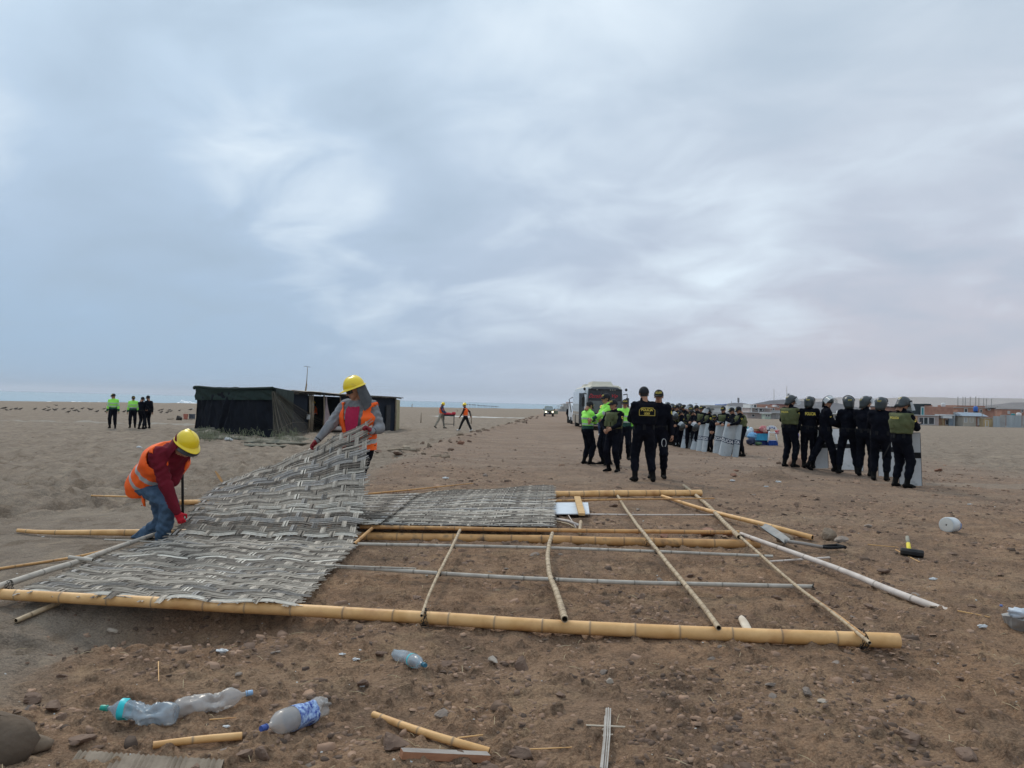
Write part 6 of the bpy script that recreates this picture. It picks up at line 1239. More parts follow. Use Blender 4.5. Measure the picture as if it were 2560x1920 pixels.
for k in range(90):
    t = k/89*1.03; c_ = P0+dr*t; z = zt0+(zt1-zt0)*t+.05; b.tube([up_(c_, z)-nrm(bk)*rs.uniform(.28, .45)-[0, 0, rs.uniform(0, .08)], up_(c_, z+.05)+nrm(bk)*.6], .022, 4)
b.build('eave_sticks', pm('dark_sticks', (.035, .03, .025), (.10, .08, .06), rough=.9), hut)
tanm = pm('tan_roof_mat', (.36, .29, .21), (.50, .42, .32), scale=6, rough=.9)
for a, b_, dz in ((735, 790, .10), (770, 850, .12), (745, 820, .17), (840, 880, .07)):
    p, z0 = onw(a); q, z1 = onw(b_); sheet(up_(p, z0+dz-.03)-nrm(bk)*.32, up_(q, z1+dz-.03)-nrm(bk)*.35, up_(p, z0+dz+.05)+nrm(bk)*1.1, up_(q, z1+dz+.04)+nrm(bk)*1.3, tanm, 'roof_mat', hut, 14, 6, .03, a, .0, .02)
for px, r in ((769, .05), (774, .045), (778, .03), (805, .04), (846, .04), (985, .05)):
    p, z = onw(px); MB().tube([p-nrm(bk)*.06-[0, 0, .1], up_(p, (p[2]+z)/2)-nrm(bk)*.08+[.03, 0, 0], up_(p, z+.02)-nrm(bk)*.06], r, 7).build('door_post', wood_p, hut, smooth=True)
for s, px0, px1 in ((0, 806, 812),):   # gathered pinkish curtain falling to the right
    p, z = onw(808); p2, _ = onw(803); p3, _ = onw(838); g = []
    for t in np.linspace(0, 1, 12): 
        wl_ = .05+.9*t**1.5; row = []
        for u in np.linspace(0, 1, 12): row.append(up_(p, z-.1-(z-p[2]-.05)*t)+nrm(dr)*(wl_*(u-.15))+nrm(bk)*(-.12+.05*math.sin(u*16))+[0, 0, .10*u*t])
        g.append(row)
    MB().grid(np.array(g)).build('door_curtain', pm('faded_pink_curtain', (.30, .23, .24), (.42, .34, .34), scale=3, rough=.9), hut, smooth=True)
c_, z = onw(840); MB().ell(c_-nrm(bk)*.3+[0, 0, .12], (.75, .25, .13), 14, 8, noise=.15, seed=3).build('curtain_end', pm('pale_cloth', (.40, .35, .32), (.50, .45, .41), rough=.9), hut, smooth=True)
c_, z = onw(764); bx = MB(); bx.box(c_-nrm(bk)*.15+[0, 0, .75], (.16, .06, .25)); bx.build('white_sign', white_c, hut)
c_, z = onw(965); MB().box(c_-nrm(bk)*.12+[0, 0, .75], (.45, .06, 1.5), rotz(math.atan2(dr[1], dr[0]))).build('leaning_board', pm('dark_board', (.02, .02, .022), (.04, .04, .042), rough=.7), hut)
ant = thing('antenna_mast', 'thin leaning television antenna mast rising above the hut roof', 'antenna', atY(763, 982, P0[1]+2)); p, q = atY(763, 985, P0[1]+2), atY(769, 917, P0[1]+2)
MB().tube([p, (p+q)/2+[.02, 0, 0], q], [.05, .022, .014], 6).build('mast', wood_p, ant, smooth=True); b = MB(); b.tube([q+[-.18, 0, .03], q+[.14, 0, -.01]], .010, 5)
for k in range(4): b.tube([q+[-.15+.09*k, -.16, .02-.01*k], q+[-.15+.09*k, .16, .02-.01*k]], .007, 4)
b.build('antenna_bars', iron, ant); MB().tube([p, p+[.06, 0, .55]], .04, 6).build('mast_base_post', wood_p, ant)
# buckets and box left of the tent
def bucket(px, py, h_, r0, r1, mat, name, label, cat):
    c_ = at(px, py); u = np.arange(18)/18*6.2832; ring = lambda r, z: np.stack([c_[0]+np.cos(u)*r, c_[1]+np.sin(u)*r, np.full(18, c_[2]+z)], -1)
    tag(MB().grid(np.array([ring(.01, .0), ring(r0, 0), ring(r1, h_), ring(r1*1.08, h_), ring(r1*1.08, h_-.03), ring(r1*.95, h_-.02), ring(r0*.9, .03), ring(.01, .03)]), wrap=True).build(name, mat, smooth=False), label, cat)
bucket(464, 1048, .42, .15, .19, pm('terracotta_plastic', (.38, .13, .09), (.46, .17, .12), rough=.6), 'bucket', 'reddish plastic bucket left of the dark tent', 'bucket')
c_ = at(480, 1047); b = MB(); b.box(c_+[0, 0, .19], (.38, .3, .38)); b.box(c_+[0, 0, .37], (.42, .34, .04)); tag(b.build('plastic_crate', pm('grey_crate', (.06, .07, .085), (.09, .10, .12), rough=.7)), 'dark grey plastic crate beside the tent edge', 'crate')
rock(at(446, 1049), .26, pm('dark_bundle', (.03, .025, .022), (.06, .05, .045), rough=.9), 71, 'dark humped bundle left of the reddish bucket', name='dark_bundle', cat='bundle', flat=.9, smooth=True)
MB_ = MB(); MB_.tube([at(418, 1048, .03), at(434, 1047, .05)], .05, 6); tag(MB_.build('driftwood', wood_p, smooth=True), 'dark driftwood lying left of the humped bundle', 'driftwood')
for pts, r, lab in ((((970, 1125), (1000, 1122), (1043, 1126)), .035, 'long dark driftwood stick left of the track'), (((1010, 1117), (1022, 1121)), .06, 'short dark driftwood chunk left of the track')): tag(MB().tube([at(x, y, .03) for x, y in pts], r, 6).build('driftwood', wood_p, smooth=True), lab, 'driftwood')
for x, y0, y1, lab in ((1052, 1031, 1057, 'upright stake left of the table-carrying worker'), (1178, 1034, 1060, 'upright stake right of the striding worker'), (1143, 1024, 1029, 'far small stake between the two walking workers'), (1030, 1010, 1018, 'lone far stake at the shore right of the hut')):
    p = at(x, y1); h_ = atY(x, y0, p[1])[2]; tag(MB().tube([p-[0, 0, .1], up_(p, h_)+[.02, 0, 0]], [.05*max(1, p[1]/90), .04*max(1, p[1]/90)], 6).build('stake', wood_p, smooth=True), lab, 'stake')
# birds
def bird_mesh():
    b = MB(); b.ell([0, 0, .16], (.17, .065, .065), 10, 7, rot=roty(-.22)); b.ell([.17, 0, .235], (.042, .034, .036), 8, 6); b.tube([[.12, 0, .20], [.16, 0, .225]], [.045, .03], 6); b.tube([[.20, 0, .232], [.26, 0, .218]], [.012, .004], 5); b.tube([[-.12, 0, .13], [-.27, 0, .10]], [.035, .012], 6)
    for s in (-1, 1): b.tube([[0, s*.025, .11], [.01, s*.025, 0]], .006, 4)
    return b
bm_ = pm('dark_plumage', (.05, .042, .036), (.12, .10, .085), scale=20, rough=.85); proto = None
BL = [(35, 370), (70, 385), (60, 362), (120, 381), (172, 368), (176, 376), (222, 379), (385, 377), (487, 382), (532, 392), (600, 388), (617, 380), (705, 376), (755, 410), (797, 372), (830, 394), (866, 402), (911, 371), (990, 378), (1008, 382), (1072, 406), (1150, 373), (1172, 406), (1372, 408), (1685, 384), (1762, 388), (1790, 382), (1782, 414), (1850, 417), (1870, 386), (1890, 397), (1985, 391)]
for i, (x, y) in enumerate(BL):
    c_ = at(x/4.424, 940+y/4.424+1.0)
    if proto is None: o = bird_mesh().build('shorebird', bm_, smooth=True); proto = o
    else: o = proto.copy(); col.objects.link(o)
    o.location = tuple(c_); o.rotation_euler = (0, 0, R(random.uniform(-35, 25)+(180 if random.random() < .12 else 0))); s = random.uniform(.95, 1.25); o.scale = (s, s, s)
    tag(o, 'small dark shorebird standing on the sand beyond the police on the left', 'bird', 'shorebirds on the sand')
c_ = at(2110/4.424, 940+388/4.424); o = proto.copy(); col.objects.link(o); o.location = tuple(c_); o.scale = (1.5, 1.5, 1.5); tag(o, 'large gull standing alone just left of the tent, above the grey crate', 'bird')
hd = MB().ell([.17, 0, .24], (.05, .042, .045), 8, 6).build('head', white_c, o, smooth=True, local=True)
for x, y, lab in ((625, 324, 'dark bird flying low over the sand, right one of two'), (540, 346, 'dark bird gliding low over the sand, left one of two')):
    c_ = atY(x/4.424, 940+y/4.424, 95); b = MB(); b.ell(c_, (.2, .06, .05), 8, 6); b.grid(np.array([[c_+[-.05, -.5, .12], c_+[.0, -.25, .08], c_, c_+[.0, .25, .08], c_+[-.05, .5, .12]], [c_+[-.1, -.52, .11], c_+[-.12, -.25, .07], c_+[-.1, 0, 0], c_+[-.12, .25, .07], c_+[-.1, .52, .11]]])); tag(b.build('flying_bird', bm_), lab, 'bird')
# thatched shades far along the shore
shm = pm('thatch', (.05, .05, .05), (.09, .085, .08), rough=.9); proto2 = None
for i in range(24):
    px = 1166+i*3.4+random.uniform(-.6, .6); c_ = atY(px, 1019, 330); c_[2] = -1.2
    if proto2 is None:
        r_ = thing('beach_shade', '', 'shade', (0, 0, 0)); u = np.arange(8)/8*6.2832; MB().grid(np.array([[[math.cos(a)*.0, math.sin(a)*0, 1.55] for a in u], [[math.cos(a)*.34, math.sin(a)*.34, 1.25] for a in u], [[math.cos(a)*.30, math.sin(a)*.30, 1.22] for a in u]]), wrap=True).build('canopy', shm, r_); MB().tube([[0, 0, 0], [0, 0, 1.4]], .04, 5).build('pole', shm, r_); proto2 = r_; o = r_
    else:
        o = proto2.copy(); col.objects.link(o)
        for ch in list(proto2.children): k = ch.copy(); col.objects.link(k); k.parent = o
    o.location = tuple(c_+[0, random.uniform(-3, 3), .25-.02*i+(.15 if i < 9 else 0)]); tag(o, 'tiny dark shade in the distant row along the shoreline', 'shade', 'shades along the far shore')
# ================================================================== BUS
def bus():
    X0, X1, Yf, Lb = atY(1464, 1060, 51.5)[0], atY(1559, 1060, 51.5)[0], 51.5, 11.5; zg = gz((X0+X1)/2, Yf+2)-.02; Hh = atY(1500, 961, Yf)[2]-zg; xc, wd = (X0+X1)/2, X1-X0
    rt = thing('bus', 'white coach bus with dark windscreen and red script lettering, parked on the track', 'bus', (xc, Yf+Lb/2, zg))
    white = pm('bus_silver_paint', (.37, .40, .41), (.45, .48, .49), scale=.8, rough=.4, spec=.5, dirt=((.30, .26, .20), 1.2, .6)); tan = pm('dusty_tan_panel', (.30, .255, .20), (.42, .36, .29), scale=1.5, rough=.7, dirt=((.16, .10, .07), 3, .62)); roofm = pm('bus_roof_cream', (.46, .42, .33), (.54, .50, .40), rough=.6); blk = pm('bus_black_glass', (.012, .014, .017), (.02, .023, .027), rough=.18, spec=.6); glass = pm('bus_windscreen', (.07, .085, .08), (.12, .14, .13), scale=1.5, rough=.12, spec=.7); rub = pm('rubber_black', (.015, .015, .015), (.03, .03, .03), rough=.8)
    def sec(k, wk, hk, z0=.35):
        w_ = wd/2*wk; h_ = Hh*hk; pts = [(-w_, z0), (-w_*1.0, 1.2), (-w_*.99, 2.1), (-w_*.94, h_-.38), (-w_*.87, h_-.16), (-w_*.72, h_-.04), (0, h_), (w_*.72, h_-.04), (w_*.87, h_-.16), (w_*.94, h_-.38), (w_*.99, 2.1), (w_, 1.2), (w_, z0)]
        return [[xc+x, k, zg+z] for x, z in pts]
    G = np.array([sec(Yf+.10, .90, .955), sec(Yf+.18, .96, .985), sec(Yf+.45, .995, .998), sec(Yf+1.5, 1, 1), sec(Yf+6, 1, 1), sec(Yf+Lb-.4, 1, 1), sec(Yf+Lb, .97, .97)]); F = []; mi = []; n = 13
    for i in range(len(G)-1):
        for j in range(n-1): F.append([i*n+j, (i+1)*n+j, (i+1)*n+j+1, i*n+j+1]); mi.append(1 if j in (0, 11) else (2 if 4 <= j <= 7 else 0))
    F.append(list(range(n))); mi.append(3); F.append([(len(G)-1)*n+j for j in range(n)][::-1]); mi.append(0); F.append([i*n for i in range(len(G))]+[i*n+n-1 for i in range(len(G))][::-1]); mi.append(1)
    mesh_obj('body', G.reshape(-1, 3), F, [white, tan, roofm, pm('bus_front_grey', (.09, .10, .11), (.14, .15, .16), rough=.4)], rt, mi, False)
    # front: black mask, windscreen halves, bumper
    def fr_(x, z, o_): return [xc+x, Yf+.08-o_, zg+z]
    def pan(x0, x1, z0, z1, o_, mat, name, nx=8): return MB().grid(np.array([[fr_(x, z, o_) for x in np.linspace(x0, x1, nx)] for z in np.linspace(z0, z1, 5)])).grid(np.array([[fr_(x, z, o_-.03) for x in np.linspace(x0, x1, nx)] for z in np.linspace(z0, z1, 5)]), flip=True).build(name, mat, rt, smooth=True)
    hw = wd*.445; pan(-hw, hw, 1.12, Hh-.42, .03, blk, 'front_mask', 12); pan(-hw+.06, -.04, 1.2, Hh-1.10, .045, glass, 'windscreen'); pan(.04, hw-.06, 1.2, Hh-1.10, .045, glass, 'windscreen'); pan(-hw, hw, .45, 1.1, .05, white, 'bumper', 12)
    pan(-hw, hw, Hh-.42, Hh-.30, .035, rub, 'visor_strip', 12)
    red = pm('red_script', (.48, .025, .035), (.6, .04, .05), rough=.5)
    for s, x0, w_ in (('Dorado', -.62, .85), ('Vip', .62, .44)):
        V, Fx = text_geo(s, .0); ww = V[:, 0].max()-V[:, 0].min(); h_ = .27; mesh_obj('lettering', np.array([fr_(x0+(x/ww)*w_+y*.12, Hh-.78+y*h_, .055) for x, y in V]), Fx, red, rt, smooth=False)
    for x in (-.55, .35, .5, .65): MB().ell(fr_(x, Hh-.36, .06), (.035, .02, .025), 8, 6).build('marker_light', pm('lamp_lens', (.6, .58, .5), (.7, .68, .6), rough=.3), rt, smooth=True)
    for s in (-1, 1): b = MB(); b.ell(fr_(s*(hw-.18), .78, .07), (.15, .04, .12), 12, 8); b.build('headlamp', pm('lamp_lens', (.6, .58, .5)), rt, smooth=True)
    # roof pod
    b = MB(); b.box([xc-.1, Yf+2.6, zg+Hh+.10], (1.5, 3.4, .26), taper=.82); b.build('roof_pod', roofm, rt)
    b = MB(); b.box([xc-.1, Yf+8, zg+Hh+.08], (1.4, 2.2, .2), taper=.85); b.build('roof_pod', roofm, rt)
    # side windows on the left flank, seams, trim
    sw = pm('side_glass_painted_reflection', (.40, .44, .46), (.48, .52, .54), rough=.1, spec=.7)  # pale reflection is put into the base colour of the glass
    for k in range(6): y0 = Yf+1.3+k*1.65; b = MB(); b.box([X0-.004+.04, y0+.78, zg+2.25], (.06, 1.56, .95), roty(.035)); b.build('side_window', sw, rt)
    b = MB(); b.box([X0-.01, Yf+5.8, zg+1.42], (.03, 11, .05)); b.box([X0-.01, Yf+5.8, zg+.98], (.03, 11, .03)); b.build('side_trim', white, rt)
    b = MB(); b.box([X0-.28, Yf+.25, zg+1.45], (.05, .55, 2.1), rotz(.5)); b.build('open_door', blk, rt)
    for s, xx in ((-1, X0-.18), (1, X1+.16)):
        MB().tube([[xx-s*.2, Yf+.1, zg+2.45], [xx, Yf-.2, zg+2.5], [xx+s*.02, Yf-.2, zg+2.2]], .035, 6).build('mirror_arm', rub, rt, smooth=True); b = MB(); b.box([xx+s*.03, Yf-.2, zg+1.92], (.2, .12, .62)); b.build('mirror', rub, rt); MB().ell([xx-s*.05, Yf-.1, zg+2.78], (.09, .09, .1), 8, 6).build('round_mirror', rub, rt, smooth=True)
    for x in (X0+.16, X1-.16):
        for yy in (Yf+2.2, Yf+8.4):
            w_ = MB(); u = np.arange(24)/24*6.2832; w_.grid(np.array([[[x+dx_, yy+math.cos(a)*r, zg+.5+math.sin(a)*r] for a in u] for dx_, r in ((-.16, .01), (-.16, .28), (-.17, .46), (-.12, .5), (.12, .5), (.16, .46), (.16, .01))]), wrap=True); w_.build('wheel', rub, rt, smooth=True)
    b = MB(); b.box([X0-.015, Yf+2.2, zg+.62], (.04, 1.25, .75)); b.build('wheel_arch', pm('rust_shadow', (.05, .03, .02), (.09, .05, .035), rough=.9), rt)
bus()
# white van mostly hidden behind the bus
vx = atY(1428, 1050, 72)[0]; vz = gz(vx, 72); vt = thing('van', 'white vehicle mostly hidden behind the left side of the bus', 'van', (vx+.9, 73, vz)); wv = pm('white_van_paint', (.55, .56, .57), (.62, .63, .64), rough=.35, spec=.5, scale=1)
prof = [(0, .35), (-.05, .9), (.55, 1.15), (1.2, 1.75), (1.7, 1.95), (4.6, 1.95), (4.75, .35)]; b = MB(); V = [[vx+x, 71+y, vz+z] for x in (0, 1.8) for y, z in prof]; n = len(prof); b.add(V, [list(range(n)), list(range(n, 2*n))[::-1]]+[[i, n+i, n+(i+1) % n, (i+1) % n] for i in range(n)]); b.build('body', wv, vt)
b = MB(); b.box([vx+.9, 71.85, vz+1.47], (1.6, .04, .62), rotx(-.76)); b.build('windscreen', pm('bus_black_glass', (.012, .014, .017)), vt)
for x in (vx+.02, vx+1.78):
    for yy in (72, 75): MB().tube([[x-.1, yy, vz+.33], [x+.1, yy, vz+.33]], .33, 16).build('wheel', pm('rubber_black', (.015, .015, .015)), vt, smooth=False)
b = MB(); b.tube([[vx-.02, 71.9, vz+1.1], [vx-.25, 71.8, vz+2.3], [vx+.1, 71.8, vz+2.5]], .04, 5); b.build('ladder_rail', iron, vt)
# ------------------------------------------------------------------ pick-up style 4x4 with lit headlamps
def jeep():
    p = at(1373, 1041.5); Yj = p[1]; k = Yj/FPX; zg = p[2]; W_ = 24*k; Hj = 25*k; xc = p[0]; rt = thing('off_road_vehicle', 'olive off-road vehicle driving towards the camera with headlamps lit and a door open', 'car', (xc, Yj+2, zg))
    pa = pm('olive_grey_paint', (.17, .19, .13), (.23, .25, .18), scale=1, rough=.45, spec=.5); gl = pm('car_glass', (.16, .19, .20), (.24, .27, .28), rough=.15, spec=.7); bk_ = pm('car_black', (.012, .012, .016), (.025, .025, .03), rough=.6); w2_ = W_/2
    b = MB(); b.box([xc, Yj+2.1, zg+Hj*.42], (W_*.92, 4.0, Hj*.34)); b.box([xc, Yj+.55, zg+Hj*.615], (W_*.86, 1.3, Hj*.07), taper=.95); b.build('body', pa, rt)
    b = MB(); V = []; 
    for z, y0, y1, ww in ((.64, 1.2, 4.0, .92), (1.0, 1.75, 3.9, .76)): V += [[xc-w2_*ww, Yj+y0, zg+Hj*z], [xc+w2_*ww, Yj+y0, zg+Hj*z], [xc+w2_*ww, Yj+y1, zg+Hj*z], [xc-w2_*ww, Yj+y1, zg+Hj*z]]
    b.add(V, [[0, 1, 5, 4], [1, 2, 6, 5], [2, 3, 7, 6], [3, 0, 4, 7], [4, 5, 6, 7]]); b.build('cabin', pa, rt)
    b = MB(); q = lambda u, t: [xc+u*w2_*(.84-.16*t), Yj+1.2+.55*t-.03, zg+Hj*(.64+.36*t)]; b.add([q(-1, .1), q(1, .1), q(.97, .86), q(-.97, .86)], [[0, 1, 2, 3]]); b.build('windscreen', gl, rt)
    b = MB(); b.box([xc, Yj+.06, zg+Hj*.44], (W_*.52, .06, Hj*.14)); b.box([xc, Yj-.02, zg+Hj*.29], (W_*.90, .2, Hj*.13)); b.build('grille_and_bumper', bk_, rt)
    b = MB(); b.box([xc-W_*.17, Yj-.14, zg+Hj*.38], (.36, .02, .15)); b.build('number_plate', white_c, rt)
    lamp = pm('lit_headlamp', (.9, .85, .7), rough=.3, emis=((1, .90, .66), 2.6))
    for s in (-1, 1):
        MB().ell([xc+s*W_*.34, Yj+.03, zg+Hj*.475], (.155, .06, .155), 16, 10).build('headlamp', lamp, rt, smooth=True)
        b = MB(); b.tube([[xc+s*W_*.37, Yj+.75, zg+Hj*.17], [xc+s*W_*.50, Yj+.75, zg+Hj*.17]], Hj*.17, 18); b.build('wheel', bk_, rt); b = MB(); b.tube([[xc+s*W_*.37, Yj+3.3, zg+Hj*.17], [xc+s*W_*.50, Yj+3.3, zg+Hj*.17]], Hj*.17, 18); b.build('wheel', bk_, rt)
        b = MB(); b.box([xc+s*W_*.56, Yj+1.2, zg+Hj*.73], (.17, .1, .2)); b.box([xc+s*W_*.49, Yj+1.22, zg+Hj*.70], (.15, .04, .04)); b.build('mirror', bk_, rt)
        b = MB(); b.box([xc+s*W_*.36, Yj+.0, zg+Hj*.56], (.2, .1, .07)); b.build('indicator', pm('amber_lens', (.5, .25, .04)), rt)
    dr_ = MB(); dr_.box([xc+W_*.74, Yj+1.6, zg+Hj*.42], (W_*.44, .08, Hj*.36)); d = dr_.build('door', pa, rt)
    f = MB(); x0, x1, z0, z1 = xc+W_*.54, xc+W_*.95, zg+Hj*.60, zg+Hj*.86; f.tube([[x0, Yj+1.6, z0], [x0+.15, Yj+1.6, z1], [x1, Yj+1.6, z1], [x1, Yj+1.6, z0]], .03, 5); f.build('door_frame', bk_, d)
    b = MB(); b.box([xc, Yj+2.8, zg+Hj*1.005], (W_*.66, 1.9, .05)); b.build('roof_rim', pm('roof_dark', (.06, .07, .05)), rt)
jeep()
# ================================================================== TOWN
brick = pm('brick_wall', (.30, .150, .105), (.40, .215, .155), scale=1.2, rough=.9, bump=.02, bscale=4, dirt=((.36, .29, .25), .35, .58)); conc = pm('grey_render', (.32, .31, .30), (.42, .41, .39), scale=.6, rough=.9); whit = pm('white_render', (.56, .56, .55), (.66, .66, .64), scale=.5, rough=.8); pinkw = pm('pinkish_render', (.36, .29, .27), (.44, .36, .33), scale=.5, rough=.9); dk = pm('dark_opening', (.03, .03, .035), (.06, .06, .065), scale=1, rough=.8); blknet = pm('dark_net_cladding', (.018, .026, .030), (.03, .042, .045), scale=1, rough=.8); ply = pm('plywood', (.48, .34, .17), (.56, .42, .24), scale=.8, rough=.8); orw = pm('orange_boards', (.42, .24, .13), (.52, .31, .18), scale=1, rough=.8); sheetg = pm('grey_metal_sheet', (.30, .33, .34), (.40, .43, .44), scale=.5, rough=.6, stretch=(4, 1, .2)); beig = pm('beige_render', (.40, .35, .28), (.48, .43, .36), scale=.6, rough=.9); tealt = pm('teal_paint', (.03, .20, .22), (.05, .26, .28), rough=.6); bluet = pm('blue_plastic', (.02, .10, .38), (.03, .14, .46), rough=.4); slate = pm('blue_grey_roofing', (.20, .25, .30), (.28, .33, .38), scale=.8, rough=.6, stretch=(4, .5, 1))
FRM = whit
def house(label, Y, parts, wins=(), cat='house', name='house', group=None):
    """parts: (x0,x1,ytop,ybase|None,material,kind,depth,yoff); pixel extents at distance Y"""
    xm = (parts[0][0]+parts[0][1])/2; c_ = atY(xm, 1040, Y); zg = gz(c_[0], Y)-.15; rt = thing(name, label, cat, (c_[0], Y, zg), group)
    for x0, x1, yt, yb, m, kind, dep, yo in parts:
        Yq = Y+yo; X0 = atY(x0, yt, Yq)[0]; X1 = atY(x1, yt, Yq)[0]; z1 = atY((x0+x1)/2, yt, Yq)[2]; z0 = zg if yb is None else atY((x0+x1)/2, yb, Yq)[2]; b = MB()
        if kind == 'gable':
            ym = Yq+dep/2; zr = z1; ze = z0; V = [[X0, Yq-.3, ze], [X1, Yq-.3, ze], [X1-.2, ym, zr], [X0+.2*(X1-X0)/3, ym, zr], [X0, Yq+dep, ze], [X1, Yq+dep, ze]]; b.add(V, [[0, 1, 2, 3], [4, 3, 2, 5], [0, 3, 4], [1, 5, 2], [0, 4, 5, 1]]); b.build('roof', m, rt)
        elif kind == 'tank':
            xc = (X0+X1)/2; r = (X1-X0)/2; u = np.arange(14)/14*6.2832; b.grid(np.array([[[xc+math.cos(a)*rr, Yq+r+math.sin(a)*rr, z] for a in u] for rr, z in ((.02, z0), (r*.92, z0), (r, z0+.1*(z1-z0)), (r, z0+.75*(z1-z0)), (r*.8, z0+.9*(z1-z0)), (r*.3, z1), (.02, z1))]), wrap=True); b.build('water_tank', m, rt, smooth=True)
        else: b.box([(X0+X1)/2, Yq+dep/2, (z0+z1)/2], (X1-X0, dep, z1-z0)); b.build({'w': 'wall', 'r': 'roof_slab', 'p': 'parapet', 'a': 'awning', 'c': 'column', 'f': 'upper_floor'}[kind], m, rt)
    for w_ in wins:
        x0, x1, yt, yb = w_[:4]; m = w_[4] if len(w_) > 4 else dk; yo = w_[5] if len(w_) > 5 else 0.; Yq = Y+yo-.04; X0 = atY(x0, yt, Yq)[0]; X1 = atY(x1, yt, Yq)[0]; z1 = atY(x0, yt, Yq)[2]; z0 = max(zg, atY(x0, yb, Yq)[2]); cx_, cz_ = (X0+X1)/2, (z0+z1)/2
        fm = w_[6] if len(w_) > 6 else FRM; b = MB(); t = .09
        b.box([X0-t/2, Yq-.02, cz_], (t, .12, z1-z0+2*t)); b.box([X1+t/2, Yq-.02, cz_], (t, .12, z1-z0+2*t)); b.box([cx_, Yq-.02, z1+t/2], (X1-X0, .12, t)); b.box([cx_, Yq-.02, z0-t/2], (X1-X0, .12, t)); f = b.build('window', fm, rt); bb = MB(); bb.box([cx_, Yq, cz_], (X1-X0, .06, z1-z0)); bb.build('pane', m, f)
    return rt
house('two-storey house clad upstairs in black netting with a brick upper wall beside it', 182, [(2282, 2347, 1038, None, pinkw, 'w', 8, 0), (2282, 2311, 1011, 1038, blknet, 'f', 8, .4), (2311, 2383, 1017, 1038, brick, 'f', 8, .3), (2303, 2311.5, 1016, 1038, conc, 'c', 7.5, .1), (2311, 2328, 1009.5, 1013, blknet, 'r', 7, .6), (2311, 2331, 1012.6, 1016, brick, 'p', 6, .8), (2280, 2348, 1037.4, 1039, whit, 'r', 8.6, -.5), (2356, 2366, 1007, 1017, whit, 'tank', 3, 2), (2282, 2294, 1040, None, orw, 'w', .2, -.25)],
      [(2298, 2308, 1044, 1060), (2310, 2319, 1044, 1060, blknet), (2322, 2335, 1044, 1060), (2303.6, 2309, 1019, 1037, tealt)])
house('low house with white slab roof, orange boards and a tilted white awning', 183, [(2346, 2384, 1040, None, orw, 'w', 6, 0), (2338, 2385, 1036, 1039, whit, 'r', 7, -1.), (2358, 2381, 1040, 1046, whit, 'a', 1.6, -1.8), (2357, 2359, 1040, None, ply, 'c', .3, -.9), (2372, 2383, 1046, None, slate, 'w', .3, -.4), (2384, 2388, 1034, None, sheetg, 'c', .4, -.6)], [(2364, 2371, 1050, 1061)])
house('narrow brick and grey house left of the blue-roofed hut', 184, [(2388, 2408, 1036, None, brick, 'w', 6, 0), (2386, 2409, 1034, 1036.5, conc, 'r', 6.5, -.2), (2385.5, 2391, 1030, 1036, conc, 'p', 2, .2)], [(2391, 2395, 1032.5, 1035), (2399, 2404, 1043, 1052, pinkw)])
rt = house('unfinished brick building with tall bare columns rising from its roof', 196, [(2393, 2463, 1014, None, brick, 'w', 9, 0), (2463, 2487, 1021, None, brick, 'w', 8, .4), (2392, 2470, 1018.5, 1020, conc, 'r', 9.4, -.2), (2470, 2490, 1019.5, 1021.5, blknet, 'r', 8, -.3)]+[(x-.5, x+.5, y, 1020, conc, 'c', .25, .1) for x, y in ((2395.5, 992), (2408, 992.5), (2414, 992.5), (2426.5, 992), (2440, 991.5), (2448, 994), (2460, 995), (2467, 996), (2479.5, 996), (2494, 1015))], [(2411, 2418, 1022, 1030, dk), (2470, 2475, 1022.5, 1025), (2450, 2455, 1024, 1030)])
house('small beige hut with a blue-grey gabled roof and a blue water tank above', 180, [(2408, 2440, 1040, None, beig, 'w', 5, 0), (2440, 2465, 1040, None, brick, 'w', 5, .1), (2405, 2470, 1031.5, 1040.5, slate, 'gable', 5.5, -.3), (2437, 2447.5, 1015.5, 1028.5, bluet, 'tank', 2, 5), (2440, 2445, 1028.5, None, iron, 'c', 1, 5.5)], [(2411, 2417, 1045, 1055, conc), (2425, 2432, 1045, 1055, beig), (2445, 2447, 1046, 1063, whit)])
house('yellow plywood hut beside the grey metal fence', 178, [(2461, 2482, 1046, None, ply, 'w', 3, 0), (2459, 2483, 1044.6, 1046.2, beig, 'r', 3.4, -.2)], [(2464, 2470, 1052, 1066, ply)])
b = None
fw = thing('metal_fence', 'long grey corrugated metal fence at the right edge of the town', 'fence', atY(2520, 1065, 177)); zf = gz(atY(2520, 1065, 177)[0], 177)
for i, (x0, x1, yt, m) in enumerate(((2483, 2501, 1040, sheetg), (2501, 2516, 1037, conc), (2516, 2537, 1037.5, sheetg), (2537, 2556, 1038.5, sheetg), (2556, 2580, 1039, conc), (2580, 2620, 1040, sheetg), (2620, 2670, 1041, sheetg))):
    X0, X1, z1 = atY(x0, yt, 177)[0], atY(x1, yt, 177)[0], atY(x0, yt, 177)[2]; n = 14; g = [[[x, 177+.06*(k % 2)+.1*i % .2, z] for k, x in enumerate(np.linspace(X0, X1-.05, n))] for z in (zf-.2, z1)]; MB().grid(np.array(g)).grid(np.array(g)+[0, .05, 0], flip=True).build('fence_panel', m, fw)
house('long brick house behind the grey fence with a white water tank', 215, [(2504, 2600, 1023, None, brick, 'w', 8, 0), (2503, 2602, 1022.4, 1024, conc, 'r', 8.4, -.2), (2545, 2557, 1031.5, 1040, whit, 'tank', 2, -6), (2531, 2541, 1034, 1038, tealt, 'tank', 2, -5)], [(2520, 2524, 1028, 1034, conc), (2553, 2557, 1025, 1030)])
bt = atY(2272, 1052, 181); house('teal plastic water tank standing left of the net-clad house', 181, [(2266, 2279.5, 1045, None, tealt, 'tank', 2, 0)], cat='tank', name='tank_stand')
